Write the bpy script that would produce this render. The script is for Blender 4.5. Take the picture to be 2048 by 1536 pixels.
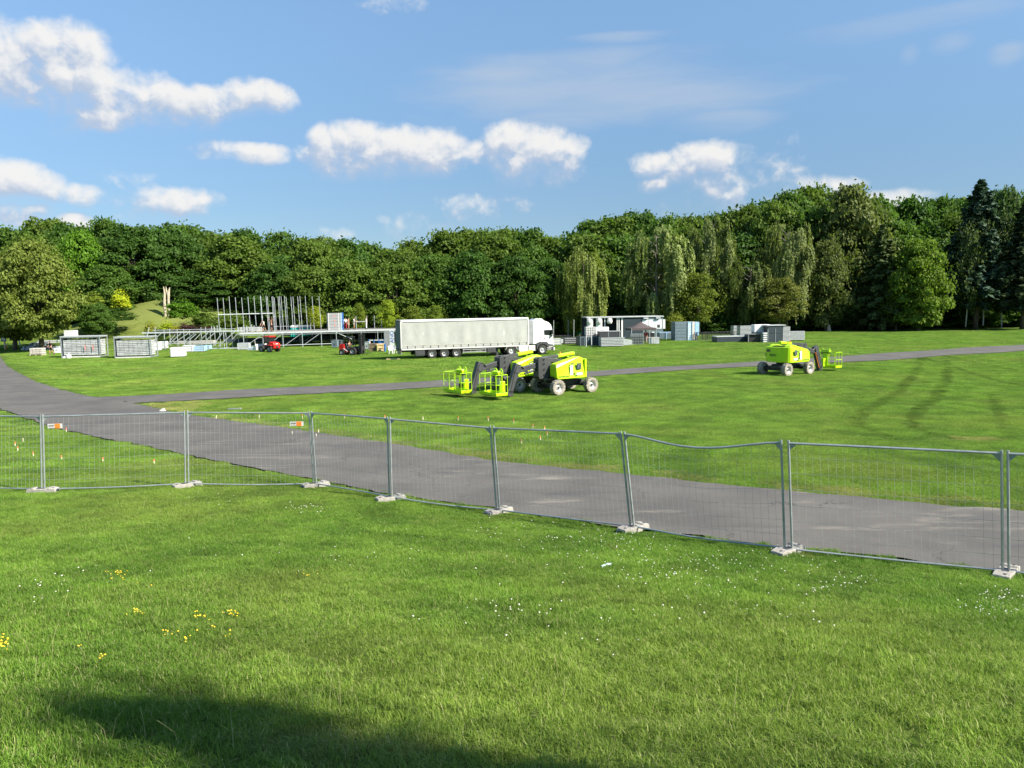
import bpy, bmesh, math, random
import numpy as np
from mathutils import Vector, Matrix, Euler

random.seed(7)
rng = np.random.default_rng(7)
SC = bpy.context.scene
for o in list(bpy.data.objects):
    bpy.data.objects.remove(o)
COL = SC.collection
R = math.radians

# ------------------------------------------------------------------ camera
F = 1484.0                      # focal length in pixels of a 2048 wide picture
CAMH = 4.8
PITCH = math.atan((768 - 617) / F)
ROLL = R(1.0)
cd = bpy.data.cameras.new('camera')
cd.sensor_width = 36.0
cd.lens = 36.0 * F / 2048
cd.clip_start = 0.05
cd.clip_end = 5000
cam = bpy.data.objects.new('camera', cd)
COL.objects.link(cam)
cam.location = (0, 0, CAMH)
fwd = Vector((0, math.cos(PITCH), -math.sin(PITCH)))
up0 = Vector((0, math.sin(PITCH), math.cos(PITCH)))
rt0 = Vector((1, 0, 0))
# the right side of the scene stands higher in the picture: the camera leans clockwise
rt = rt0 * math.cos(ROLL) - up0 * math.sin(ROLL)
up = up0 * math.cos(ROLL) + rt0 * math.sin(ROLL)
cam.matrix_world = Matrix(((rt.x, up.x, -fwd.x, 0), (rt.y, up.y, -fwd.y, 0), (rt.z, up.z, -fwd.z, CAMH), (0, 0, 0, 1)))
SC.camera = cam

# ------------------------------------------------------------------ sun, sky, exposure
SUN_EL = R(40)
sh = Vector((0.89, -0.455, 0)).normalized()          # horizontal direction towards the sun
sun_dir = Vector((sh.x * math.cos(SUN_EL), sh.y * math.cos(SUN_EL), math.sin(SUN_EL)))
sl = bpy.data.lights.new('sun', 'SUN')
sl.energy = 4.4
sl.angle = R(0.5)
sl.color = (1.0, 0.93, 0.80)
so = bpy.data.objects.new('sun', sl)
COL.objects.link(so)
so.rotation_euler = sun_dir.to_track_quat('Z', 'Y').to_euler()

SC.view_settings.view_transform = 'Standard'
SC.view_settings.look = 'None'
SC.view_settings.exposure = 1.3
SC.view_settings.gamma = 1.0
SC.view_settings.use_curve_mapping = False
SC.render.engine = 'CYCLES'
SC.cycles.max_bounces = 6
SC.cycles.diffuse_bounces = 2
SC.cycles.glossy_bounces = 2
SC.cycles.transmission_bounces = 3
SC.cycles.transparent_max_bounces = 6
SC.cycles.sample_clamp_indirect = 4
SC.cycles.use_denoising = True

def px_dir(px, py):
    u = (px - 1024) / F
    v = (768 - py) / F
    return (fwd + rt * u + up * v).normalized()

W = bpy.data.worlds.new('World')
SC.world = W
W.use_nodes = True
nt = W.node_tree
N, L = nt.nodes, nt.links
N.clear()

def nd(tree, typ, **kw):
    n = tree.nodes.new(typ)
    for k, v in kw.items():
        setattr(n, k, v)
    return n

def mth(tree, op, a, b=None, c=None, clamp=False):
    n = tree.nodes.new('ShaderNodeMath')
    n.operation = op
    n.use_clamp = clamp
    for i, s in enumerate((a, b, c)):
        if s is None:
            continue
        if isinstance(s, (int, float)):
            n.inputs[i].default_value = s
        else:
            tree.links.new(s, n.inputs[i])
    return n.outputs[0]

def smooth(tree, x, lo, hi, a=0.0, b=1.0):
    n = tree.nodes.new('ShaderNodeMapRange')
    n.interpolation_type = 'SMOOTHSTEP'
    n.inputs['From Min'].default_value = lo
    n.inputs['From Max'].default_value = hi
    n.inputs['To Min'].default_value = a
    n.inputs['To Max'].default_value = b
    tree.links.new(x, n.inputs['Value'])
    return n.outputs[0]

# clouds: puffs listed as centre, half width, height above and below (2048 wide pixels), then turned into azimuth / elevation
PUFFS = [  # cx, cy, half width, up, down, strength
    (20, 135, 120, 85, 55, 1.0), (85, 105, 90, 60, 80, 1.0), (-40, 110, 120, 85, 70, 1.0), (160, 110, 70, 58, 50, .8), (130, 150, 110, 60, 40, 1.0), (190, 170, 90, 40, 30, .9),
    (210, 205, 130, 38, 30, .85), (300, 195, 110, 50, 38, .9), (380, 205, 90, 34, 26, .8), (430, 185, 60, 22, 20, .85), (505, 190, 78, 34, 24, 1.0), (545, 190, 45, 26, 20, .9),
    (660, 280, 45, 34, 40, 1.0), (720, 285, 95, 42, 44, 1.05), (800, 292, 95, 42, 36, 1.05), (870, 292, 75, 40, 32, 1.05), (640, 305, 50, 18, 18, .7), (940, 295, 50, 16, 16, .6),
    (1020, 285, 55, 44, 44, 1.0), (1070, 295, 85, 50, 44, .95), (1120, 300, 55, 34, 30, .75),
    (520, 302, 62, 18, 18, .85), (440, 296, 50, 12, 12, .3), (620, 308, 18, 14, 12, .6),
    (20, 360, 100, 42, 26, 1.05), (80, 370, 60, 26, 18, .8), (160, 384, 50, 18, 16, .75), (40, 420, 70, 22, 20, .8), (145, 440, 40, 16, 18, .75),
    (350, 398, 85, 26, 22, .8), (290, 408, 60, 20, 20, .3), (250, 354, 34, 10, 10, .12), (790, -8, 50, 12, 14, .25),
    (1300, 325, 45, 22, 22, .8), (1410, 315, 70, 34, 26, .95), (1350, 335, 90, 22, 20, .5), (1520, 320, 70, 30, 60, .2), (1310, 365, 36, 12, 12, .7), (1420, 358, 45, 16, 20, .7),
    (1470, 365, 110, 30, 40, .2), (1615, 372, 60, 22, 40, .35), (1690, 376, 40, 18, 40, .25), (1780, 395, 80, 20, 30, .8),
    (970, 405, 60, 12, 14, .12), (820, 435, 40, 8, 10, .12), (870, 458, 40, 10, 12, .12), (680, 468, 30, 8, 10, .12),
]
WISPS = [(1000, 150, 150, 26, 40, .75), (1150, 120, 260, 24, 60, .55), (1190, 185, 330, 60, 36, .75), (1330, 190, 280, 30, 30, .6), (1440, 236, 120, 18, 18, .6), (1250, 70, 90, 8, 8, .35), (1800, 38, 220, 14, 20, .3), (1050, 200, 200, 60, 40, .4), (1900, 78, 45, 16, 16, .5), (2015, 102, 40, 18, 18, .6), (1820, 98, 20, 14, 16, .4)]

def azel(px, py):
    d = px_dir(px, py)
    return math.atan2(d.x, d.y), math.asin(d.z)

def puff_field(tree, az, el, puffs):
    best = None
    for cx, cy, hw, hu, hd, st in puffs:
        a0, e0 = azel(cx, cy)
        a1, _ = azel(cx + hw, cy)
        _, e1 = azel(cx, cy - hu)
        _, e2 = azel(cx, cy + hd)
        ka = 1 / abs(a1 - a0)
        ku = 1 / abs(e1 - e0)
        kd = .55 / abs(e2 - e0)
        da = mth(tree, 'MULTIPLY_ADD', az, ka, -a0 * ka)
        de = mth(tree, 'SUBTRACT', el, e0)
        dd = mth(tree, 'MAXIMUM', mth(tree, 'MULTIPLY', de, ku), mth(tree, 'MULTIPLY', de, -kd))
        r2 = mth(tree, 'MULTIPLY_ADD', da, da, mth(tree, 'MULTIPLY', dd, dd))
        v = mth(tree, 'MULTIPLY_ADD', r2, -st, 1.15 * st)
        best = v if best is None else mth(tree, 'SMOOTH_MAX', best, v, 0.35)
    if best is None:
        return None
    return mth(tree, 'MAXIMUM', best, -1.2)

def gnoise(tree, vec, scale, detail, rough, dist=0.0, sy=1.0):
    mp = tree.nodes.new('ShaderNodeMapping')
    mp.inputs['Scale'].default_value = (scale, scale * sy, scale)
    tree.links.new(vec, mp.inputs[0])
    n = tree.nodes.new('ShaderNodeTexNoise')
    n.inputs['Scale'].default_value = 1.0
    n.inputs['Detail'].default_value = detail
    n.inputs['Roughness'].default_value = rough
    n.inputs['Distortion'].default_value = dist
    tree.links.new(mp.outputs[0], n.inputs['Vector'])
    return n.outputs['Fac']

def mixc(tree, fac, a, b, mode='MIX'):
    n = tree.nodes.new('ShaderNodeMix')
    n.data_type = 'RGBA'
    n.blend_type = mode
    for s, i in ((fac, 0), (a, 6), (b, 7)):
        if isinstance(s, (int, float)):
            n.inputs[i].default_value = s
        elif isinstance(s, tuple):
            n.inputs[i].default_value = (*s, 1) if len(s) == 3 else s
        else:
            tree.links.new(s, n.inputs[i])
    return n.outputs[2]

def cloud_group(name, puffs):
    grp = bpy.data.node_groups.new(name, 'ShaderNodeTree')
    grp.interface.new_socket('Vector', in_out='INPUT', socket_type='NodeSocketVector')
    grp.interface.new_socket('Density', in_out='OUTPUT', socket_type='NodeSocketFloat')
    gi = grp.nodes.new('NodeGroupInput')
    go = grp.nodes.new('NodeGroupOutput')
    sx = grp.nodes.new('ShaderNodeSeparateXYZ')
    grp.links.new(gi.outputs[0], sx.inputs[0])
    bf = puff_field(grp, sx.outputs[0], sx.outputs[1], puffs)
    n1 = gnoise(grp, gi.outputs[0], 17, 3, .5, .2, 1.2)
    n2 = gnoise(grp, gi.outputs[0], 40, 7, .58, .35, 1.1)
    bil = mth(grp, 'SUBTRACT', n2, .5)
    dn = mth(grp, 'MULTIPLY_ADD', mth(grp, 'SUBTRACT', n1, .49), 2.0, bf)
    dn = mth(grp, 'MULTIPLY_ADD', bil, 1.7, dn)
    grp.links.new(dn, go.inputs[0])
    return grp

tc = nd(nt, 'ShaderNodeTexCoord')
sep = nd(nt, 'ShaderNodeSeparateXYZ')
L.new(tc.outputs['Generated'], sep.inputs[0])
az = mth(nt, 'ARCTAN2', sep.outputs[0], sep.outputs[1])
el = mth(nt, 'ARCSINE', sep.outputs[2])
cmb = nd(nt, 'ShaderNodeCombineXYZ')
L.new(az, cmb.inputs[0]); L.new(el, cmb.inputs[1])

sky = nd(nt, 'ShaderNodeTexSky')
sky.sky_type = 'NISHITA'
sky.sun_disc = False
sky.sun_elevation = SUN_EL
sky.sun_rotation = math.atan2(sh.x, sh.y)
sky.altitude = 200
sky.air_density = 1.0
sky.dust_density = 0.25
sky.ozone_density = 3.0
SKY_TINT = (.92, .98, 1.08)
SKY_STRENGTH = 0.065
# thicker, duller air low down, as in the late afternoon
grad = mixc(nt, smooth(nt, el, .04, .46), (.62, .64, .63), (1.42, 1.40, 1.20))
skyc = mixc(nt, 1.0, mixc(nt, 1.0, sky.outputs[0], SKY_TINT, 'MULTIPLY'), grad, 'MULTIPLY')

def background(puffs, wisps, k):
    """sky with the clouds of one stretch of azimuth"""
    c = skyc
    wf = puff_field(nt, az, el, wisps)
    if wf is not None:
        wn = gnoise(nt, cmb.outputs[0], 7, 5, .5, .6, 5.0)
        wa = smooth(nt, mth(nt, 'MULTIPLY_ADD', mth(nt, 'SUBTRACT', wn, .5), 1.6, wf), -.3, 1.5, 0, WISP_A)
        c = mixc(nt, wa, c, WISP_C)
    if puffs:
        grp = cloud_group('clouds_%d' % k, puffs)
        def dens(off):
            v = cmb.outputs[0]
            if off:
                ad = nd(nt, 'ShaderNodeVectorMath', operation='ADD')
                L.new(v, ad.inputs[0]); ad.inputs[1].default_value = off
                v = ad.outputs[0]
            g = nd(nt, 'ShaderNodeGroup'); g.node_tree = grp
            L.new(v, g.inputs[0])
            return g.outputs[0]
        d0 = dens(None)
        d1 = dens((.004, .009, 0))
        d2 = dens((.008, .026, 0))
        fine = smooth(nt, mth(nt, 'SUBTRACT', d0, d1), -.45, .60)
        body = smooth(nt, mth(nt, 'SUBTRACT', d0, d2), -.9, 1.1)
        lit = mth(nt, 'MULTIPLY_ADD', fine, .42, mth(nt, 'MULTIPLY', body, .58))
        lit = smooth(nt, lit, .22, 1.0)
        alpha = mth(nt, 'MULTIPLY', smooth(nt, d0, -.25, .95, 0, .94), smooth(nt, body, -.05, .55, .40, 1))
        c = mixc(nt, alpha, c, mixc(nt, lit, CLOUD_LO, CLOUD_HI))
    b_ = nd(nt, 'ShaderNodeBackground')
    b_.inputs['Strength'].default_value = SKY_STRENGTH
    L.new(c, b_.inputs['Color'])
    return b_.outputs[0]
CLOUD_LO, CLOUD_HI = (3.1, 3.65, 4.6), (5.85, 5.75, 5.6)
WISP_A, WISP_C = .95, (3.0, 3.65, 4.6)
EDGES = [-400, 250, 480, 800, 1200, 1480, 2500]
def touching(lst, lo, hi, pad):
    return [p for p in lst if p[0] + p[2] * pad > lo and p[0] - p[2] * pad < hi]
sh_out = None
for k in range(len(EDGES) - 1):
    lo, hi = EDGES[k], EDGES[k + 1]
    b_ = background(touching(PUFFS, lo, hi, 1.9), touching(WISPS, lo, hi, 1.6), k)
    if sh_out is None:
        sh_out = b_
    else:
        m_ = nd(nt, 'ShaderNodeMixShader')
        L.new(mth(nt, 'GREATER_THAN', az, azel(lo, 300)[0]), m_.inputs[0])
        L.new(sh_out, m_.inputs[1]); L.new(b_, m_.inputs[2])
        sh_out = m_.outputs[0]
# only the stretch of sky ahead holds clouds
bare = nd(nt, 'ShaderNodeBackground')
bare.inputs['Strength'].default_value = SKY_STRENGTH
L.new(skyc, bare.inputs['Color'])
inside = mth(nt, 'MULTIPLY', mth(nt, 'LESS_THAN', mth(nt, 'ABSOLUTE', az), .9), mth(nt, 'MULTIPLY', mth(nt, 'GREATER_THAN', el, .03), mth(nt, 'LESS_THAN', el, .52)))
m_ = nd(nt, 'ShaderNodeMixShader')
L.new(inside, m_.inputs[0]); L.new(bare.outputs[0], m_.inputs[1]); L.new(sh_out, m_.inputs[2])
wo = nd(nt, 'ShaderNodeOutputWorld')
L.new(m_.outputs[0], wo.inputs[0])
W.cycles.sampling_method = 'MANUAL'
W.cycles.sample_map_resolution = 256

# ------------------------------------------------------------------ picture <-> place helpers
def at(px, py, d):
    """point on the line of sight of a pixel, d metres ahead of the camera"""
    v = px_dir(px, py)
    t = d / v.y
    return Vector((v.x * t, d, CAMH + v.z * t))

def post_depth(px, py_top, py_base, h):
    a, b = px_dir(px, py_top), px_dir(px, py_base)
    return h / (a.z / a.y - b.z / b.y)
# ------------------------------------------------------------------ terrain
FENCE_H = 1.84
FP = [(-190, 830, 975), (86, 833, 985), (374, 825, 974), (631, 826, 974), (781, 838, 1001), (997, 856, 1028), (1266, 868, 1062), (1576, 886, 1108), (2012, 907, 1153), (2560, 930, 1210)]
fence_pts = []
for px, pt, pb in FP:
    d = post_depth(px, pt, pb, FENCE_H + .05)
    fence_pts.append(at(px, pb, d))
CP = [tuple(p) for p in fence_pts]
CP += [(0, 0, 3.2), (6, -2, 3.7), (-6, -1, 3.3), (0, -20, 5.5), (25, -20, 5.8), (-25, -20, 5.2), (0, 7, 1.75), (-4, 8, 1.75), (4.5, 6, 1.85), (-9, 10, 1.5), (9, 6, 1.75), (-22, 5, 2.9), (22, 3, 2.3)]
for x in (-30, -15, 0, 15, 30):
    CP += [(x, 27, .12), (x * 1.2, 34, 0), (x * 1.5, 45, 0), (x * 2, 60, 0), (x * 2.5, 80, 0)]
for x in (-110, -60, -20, 20, 60, 110):
    CP += [(x, 100, 0), (x, 125, 0), (x, 160, 0.2), (x, 230, .4)]
CP += [(-11, 21, .28), (-4, 21, .25), (3, 20, .3), (10, 17, .42), (16, 14, .5)]
CP = np.array(CP)
def _tps(r):
    return np.where(r > 1e-9, r * r * np.log(r + 1e-12), 0)
def _fit(P, lam=.6):
    n = len(P)
    K = _tps(np.hypot(P[:, None, 0] - P[None, :, 0], P[:, None, 1] - P[None, :, 1])) + lam * np.eye(n)
    Q = np.c_[np.ones(n), P[:, :2]]
    A = np.block([[K, Q], [Q.T, np.zeros((3, 3))]])
    return np.linalg.solve(A, np.r_[P[:, 2], 0, 0, 0])
TW = _fit(CP)
def sstep(x, a, b):
    t = np.clip((x - a) / (b - a), 0, 1)
    return t * t * (3 - 2 * t)
def T(x, y):
    x = np.atleast_1d(np.asarray(x, float)); y = np.atleast_1d(np.asarray(y, float))
    xc = np.clip(x, -140, 140); yc = np.clip(y, -40, 240)
    r = np.hypot(xc[:, None] - CP[None, :, 0], yc[:, None] - CP[None, :, 1])
    z = _tps(r) @ TW[:len(CP)] + TW[-3] + TW[-2] * xc + TW[-1] * yc
    far = sstep(y, 24, 50)
    z = z * (1 - far) + far * 0.02
    # grassy bank behind the stage, wooded rise further back
    g = np.exp(-(((x + 57) / 17) ** 2) - ((y - 126) / 12) ** 2)
    z = z + 7.2 * g + 2.2 * np.exp(-(((x + 95) / 30) ** 2) - ((y - 140) / 16) ** 2)
    z = z + 9 * sstep(y, 140, 230) * (0.5 + 0.5 * sstep(np.abs(x + 15), 10, 70))
    z = z + .05 * np.sin(x * .35 + 1) * np.sin(y * .31) * sstep(y, 26, 40)
    return z
def Tz(x, y):
    return float(T(x, y)[0])
_YS = np.r_[np.linspace(2.0, 30, 400), np.linspace(30.05, 130, 600), np.linspace(130.2, 400, 300)]
def G(px, py):
    """where the line of sight of a pixel meets the ground"""
    v = px_dir(px, py)
    t = _YS / v.y
    zz = CAMH + v.z * t - T(v.x * t, _YS)
    k = np.argmax(zz < 0)
    if zz[k] >= 0:
        k = len(_YS) - 1
    a, b = zz[k - 1], zz[k]
    f = a / (a - b) if k > 0 else 0
    y = _YS[k - 1] + f * (_YS[k] - _YS[k - 1])
    x = v.x / v.y * y
    return Vector((x, y, Tz(x, y)))
def proj(p):
    q = Vector(p) - Vector((0, 0, CAMH))
    zc = q.dot(fwd)
    return 1024 + F * q.dot(rt) / zc, 768 - F * q.dot(up) / zc
def mpp(d):
    return d / F        # metres per (2048 wide) pixel at distance d

# ------------------------------------------------------------------ mesh helpers
class MB:
    shift = Vector((0, 0, 0))
    def __init__(s):
        s.v = []; s.f = []
    def add(s, vs, fs, M=None):
        n = len(s.v)
        for p in vs:
            p = Vector(p)
            s.v.append(M @ p if M is not None else p)
        for f in fs:
            s.f.append([i + n for i in f])
        return s
    def box(s, c, size, rot=None, M=None):
        hx, hy, hz = size[0] / 2, size[1] / 2, size[2] / 2
        vs = [Vector((a, b, d)) for a in (-hx, hx) for b in (-hy, hy) for d in (-hz, hz)]
        if rot:
            e = Euler(rot).to_matrix()
            vs = [e @ q for q in vs]
        vs = [q + Vector(c) for q in vs]
        return s.add(vs, [(0, 1, 3, 2), (4, 6, 7, 5), (0, 4, 5, 1), (2, 3, 7, 6), (0, 2, 6, 4), (1, 5, 7, 3)], M)
    def bar(s, a, b, w, h=None, upv=(0, 0, 1)):
        a = Vector(a); b = Vector(b); h = h or w
        d = (b - a).normalized()
        u = Vector(upv)
        if abs(d.dot(u)) > .98:
            u = Vector((1, 0, 0))
        r = d.cross(u).normalized(); u = r.cross(d)
        vs = [p + r * (i * w / 2) + u * (j * h / 2) for p in (a, b) for i, j in ((-1, -1), (1, -1), (1, 1), (-1, 1))]
        return s.add(vs, [(3, 2, 1, 0), (4, 5, 6, 7), (0, 1, 5, 4), (1, 2, 6, 5), (2, 3, 7, 6), (3, 0, 4, 7)])
    def tube(s, pts, r, n=8, caps=True):
        pts = [Vector(p) for p in pts]
        rs = r if isinstance(r, (list, tuple)) else [r] * len(pts)
        vs = []; fs = []
        u = None
        for i, p in enumerate(pts):
            d = (pts[min(i + 1, len(pts) - 1)] - pts[max(i - 1, 0)]).normalized()
            if u is None:
                u = d.orthogonal().normalized()
            else:
                u = (u - d * u.dot(d)).normalized()
            w = d.cross(u)
            for k in range(n):
                a = 2 * math.pi * k / n
                vs.append(p + (u * math.cos(a) + w * math.sin(a)) * rs[i])
        for i in range(len(pts) - 1):
            for k in range(n):
                k2 = (k + 1) % n
                fs.append((i * n + k, i * n + k2, (i + 1) * n + k2, (i + 1) * n + k))
        if caps:
            fs.append(tuple(reversed(range(n))))
            fs.append(tuple((len(pts) - 1) * n + k for k in range(n)))
        return s.add(vs, fs)
    def prism(s, prof, lo, hi, plane='xz', M=None):
        """closed outline swept along the third axis"""
        def mk(a, b, c):
            return {'xz': (a, c, b), 'yz': (c, a, b), 'xy': (a, b, c)}[plane]
        n = len(prof)
        vs = [mk(a, b, lo) for a, b in prof] + [mk(a, b, hi) for a, b in prof]
        fs = [tuple(range(n)), tuple(range(2 * n - 1, n - 1, -1))]
        for i in range(n):
            j = (i + 1) % n
            fs.append((i, i + n, j + n, j))
        return s.add(vs, fs, M)
    def lathe(s, prof, c, axis, n=24):
        """profile of (radius, height) turned round an axis through c"""
        ax = Vector(axis).normalized(); u = ax.orthogonal().normalized(); w = ax.cross(u); c = Vector(c)
        vs = []; fs = []
        for r, h in prof:
            for k in range(n):
                a = 2 * math.pi * k / n
                vs.append(c + ax * h + (u * math.cos(a) + w * math.sin(a)) * r)
        for i in range(len(prof) - 1):
            for k in range(n):
                k2 = (k + 1) % n
                fs.append((i * n + k, i * n + k2, (i + 1) * n + k2, (i + 1) * n + k))
        return s.add(vs, fs)
    def build(s, name, mat, parent=None, bevel=0.0, smooth=False, seg=2, loc=None):
        me = bpy.data.meshes.new(name)
        me.from_pydata([tuple(p + MB.shift) for p in s.v], [], s.f)
        bm = bmesh.new(); bm.from_mesh(me)
        bmesh.ops.recalc_face_normals(bm, faces=bm.faces)
        bm.to_mesh(me); bm.free()
        if smooth:
            me.polygons.foreach_set('use_smooth', [True] * len(me.polygons))
            me.set_sharp_from_angle(angle=R(35))
        me.materials.append(mat)
        o = bpy.data.objects.new(name, me)
        COL.objects.link(o)
        if parent:
            o.parent = parent
        if loc is not None:
            o.location = loc
        if bevel:
            m = o.modifiers.new('bevel', 'BEVEL')
            m.width = bevel; m.segments = seg; m.limit_method = 'ANGLE'; m.angle_limit = R(30)
            m.harden_normals = False
        return o

def tag(o, label=None, cat=None, group=None, kind=None):
    if label: o['label'] = label
    if cat: o['category'] = cat
    if group: o['group'] = group
    if kind: o['kind'] = kind
    return o
def thing(name, loc, rz, label, cat, group=None):
    o = bpy.data.objects.new(name, None)
    o.empty_display_size = .3
    COL.objects.link(o)
    o.location = loc
    o.rotation_euler = (0, 0, rz)
    return tag(o, label, cat, group)
def copy_tree(o, parent=None):
    c = o.copy(); COL.objects.link(c)
    c.parent = parent
    for ch in list(o.children):
        copy_tree(ch, c)
    return c

# ------------------------------------------------------------------ materials
def new_mat(name):
    m = bpy.data.materials.new(name)
    m.use_nodes = True
    t = m.node_tree
    b = t.nodes['Principled BSDF']
    return m, t, b
def mat(name, col, rough=.5, metal=0.0, var=.12, scale=3.0, bump=0.0, bscale=40, spec=.5, dirt=None, dirt_amt=.0):
    m, t, b = new_mat(name)
    co = t.nodes.new('ShaderNodeTexCoord')
    n = t.nodes.new('ShaderNodeTexNoise')
    n.inputs['Scale'].default_value = scale; n.inputs['Detail'].default_value = 6; n.inputs['Roughness'].default_value = .65
    t.links.new(co.outputs['Object'], n.inputs['Vector'])
    k = smooth(t, n.outputs['Fac'], .3, .7)
    lo = tuple(max(0, c * (1 - var)) for c in col); hi = tuple(min(1, c * (1 + var * .6)) for c in col)
    c = mixc(t, k, lo, hi)
    if dirt:
        n2 = t.nodes.new('ShaderNodeTexNoise')
        n2.inputs['Scale'].default_value = scale * 2.7; n2.inputs['Detail'].default_value = 8; n2.inputs['Roughness'].default_value = .7
        t.links.new(co.outputs['Object'], n2.inputs['Vector'])
        c = mixc(t, smooth(t, n2.outputs['Fac'], .48, .72, 0, dirt_amt), c, dirt)
    t.links.new(c, b.inputs['Base Color'])
    b.inputs['Roughness'].default_value = rough
    b.inputs['Metallic'].default_value = metal
    b.inputs['Specular IOR Level'].default_value = spec
    if bump:
        nb = t.nodes.new('ShaderNodeTexNoise')
        nb.inputs['Scale'].default_value = bscale; nb.inputs['Detail'].default_value = 5
        t.links.new(co.outputs['Object'], nb.inputs['Vector'])
        bp = t.nodes.new('ShaderNodeBump'); bp.inputs['Strength'].default_value = bump; bp.inputs['Distance'].default_value = .02
        t.links.new(nb.outputs['Fac'], bp.inputs['Height']); t.links.new(bp.outputs[0], b.inputs['Normal'])
    return m
M = {}
M['lime'] = mat('lime_paint', (.44, .72, .006), .35, 0, .07, 2, dirt=(.30, .42, .06), dirt_amt=.25)
M['black'] = mat('black_paint', (.018, .018, .02), .45, 0, .3, 3, dirt=(.07, .065, .055), dirt_amt=.6)
M['dark'] = mat('dark_grey_paint', (.045, .047, .05), .5, 0, .25, 3, dirt=(.10, .09, .08), dirt_amt=.4)
M['tyre_pale'] = mat('dusty_pale_tyre', (.30, .27, .22), .9, 0, .35, 6, .4, 30)
M['rim_pale'] = mat('pale_rim', (.62, .60, .56), .5, 0, .15, 5, dirt=(.30, .26, .20), dirt_amt=.6)
M['tyre'] = mat('black_tyre', (.028, .027, .026), .85, 0, .3, 8, .3, 40)
M['rim'] = mat('grey_rim', (.55, .55, .55), .4, .3, .2, 6, dirt=(.2, .18, .15), dirt_amt=.4)
M['white'] = mat('white_paint', (.80, .80, .79), .3, 0, .05, 2, dirt=(.55, .53, .48), dirt_amt=.25)
M['offwhite'] = mat('offwhite_plastic', (.60, .59, .56), .5, 0, .12, 4, dirt=(.45, .42, .37), dirt_amt=.3)
M['red'] = mat('red_paint', (.62, .012, .012), .35, 0, .15, 3, dirt=(.30, .03, .02), dirt_amt=.4)
M['galv'] = mat('galvanised_steel', (.40, .43, .435), .42, .55, .2, 5, .05, 60, dirt=(.36, .37, .36), dirt_amt=.5)
M['steel_light'] = mat('bright_aluminium', (.55, .57, .57), .45, .3, .15, 3, dirt=(.5, .5, .48), dirt_amt=.4)
M['wire'] = mat('fence_wire', (.40, .42, .41), .5, .4, .2, 8)
M['concrete'] = mat('concrete', (.34, .32, .285), .9, 0, .25, 7, .6, 35, dirt=(.22, .20, .17), dirt_amt=.6)
M['glass'] = mat('dark_glass', (.015, .02, .022), .08, 0, .1, 2)
M['grey'] = mat('mid_grey', (.26, .27, .275), .6, 0, .15, 3, dirt=(.17, .17, .165), dirt_amt=.4)
M['bluegrey'] = mat('blue_grey_panel', (.13, .18, .21), .55, 0, .2, 3, dirt=(.12, .14, .15), dirt_amt=.4)
M['navy'] = mat('dark_navy', (.030, .044, .054), .5, 0, .2, 2, dirt=(.05, .06, .06), dirt_amt=.4)
M['blue'] = mat('blue_plastic', (.03, .13, .38), .45, 0, .2, 4)
M['lightblue'] = mat('light_blue', (.30, .52, .72), .5, 0, .15, 4, dirt=(.6, .65, .7), dirt_amt=.5)
M['teal'] = mat('teal_tarp', (.0, .42, .34), .5, 0, .25, 5, .5, 8)
M['wood'] = mat('brown_wood', (.16, .125, .07), .8, 0, .3, 5, .3, 30)
M['pine'] = mat('pale_pine_wood', (.62, .47, .24), .7, 0, .2, 6, .2, 30)
M['palletwood'] = mat('weathered_pallet_wood', (.50, .43, .33), .8, 0, .25, 8, .2, 30)
M['orange'] = mat('orange_plastic', (.85, .22, .03), .5, 0, .1, 5)
M['pegorange'] = mat('orange_peg', (.85, .20, .08), .5, 0, .15, 30)
M['pegwhite'] = mat('pale_peg', (.75, .68, .50), .6, 0, .15, 30)
M['yellow'] = mat('yellow_paint', (.80, .52, .05), .5, 0, .1, 5)
M['brown'] = mat('brown_canopy', (.085, .066, .064), .8, 0, .15, 4)
M['cargreen'] = mat('green_car_paint', (.01, .10, .055), .2, .2, .1, 2)
M['deck'] = mat('stage_deck', (.20, .19, .18), .8, 0, .25, 2, .1, 20)
M['redmark'] = mat('faded_red_mark', (.55, .20, .17), .7, 0, .2, 8)
M['pipe'] = mat('scaffold_pipe', (.46, .49, .50), .5, .4, .2, 2, dirt=(.30, .36, .40), dirt_amt=.6)
M['skin'] = mat('skin', (.46, .24, .15), .6, 0, .1, 6)
M['hair'] = mat('hair', (.03, .02, .015), .7, 0, .2, 20)
M['cl_black'] = mat('black_cloth', (.02, .02, .022), .9, 0, .2, 6)
M['cl_white'] = mat('white_cloth', (.72, .71, .68), .9, 0, .1, 6)
M['cl_grey'] = mat('beige_cloth', (.38, .34, .28), .9, 0, .15, 6)
M['cl_red'] = mat('red_cloth', (.40, .03, .035), .9, 0, .15, 6)
M['cl_pink'] = mat('pinkish_cloth', (.55, .40, .38), .9, 0, .15, 6)
M['shoe'] = mat('dark_shoe', (.04, .035, .03), .8, 0, .2, 10)
M['lamp'] = mat('headlamp', (.75, .77, .78), .1, 0, .05, 10)
M['text'] = mat('dark_lettering', (.02, .03, .02), .6, 0, .1, 5)
M['bluetext'] = mat('blue_lettering', (.04, .16, .45), .6, 0, .1, 5)
M['bag'] = mat('white_fabric', (.74, .73, .70), .8, 0, .12, 5, .5, 10)
M['stone'] = mat('pale_stone', (.50, .47, .42), .9, 0, .25, 9, .6, 25)
M['bottle'] = mat('clear_plastic_bottle', (.40, .52, .52), .15, 0, .1, 20)
M['strawbale'] = mat('pale_blocks', (.56, .52, .46), .85, 0, .25, 6, .3, 20)

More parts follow.
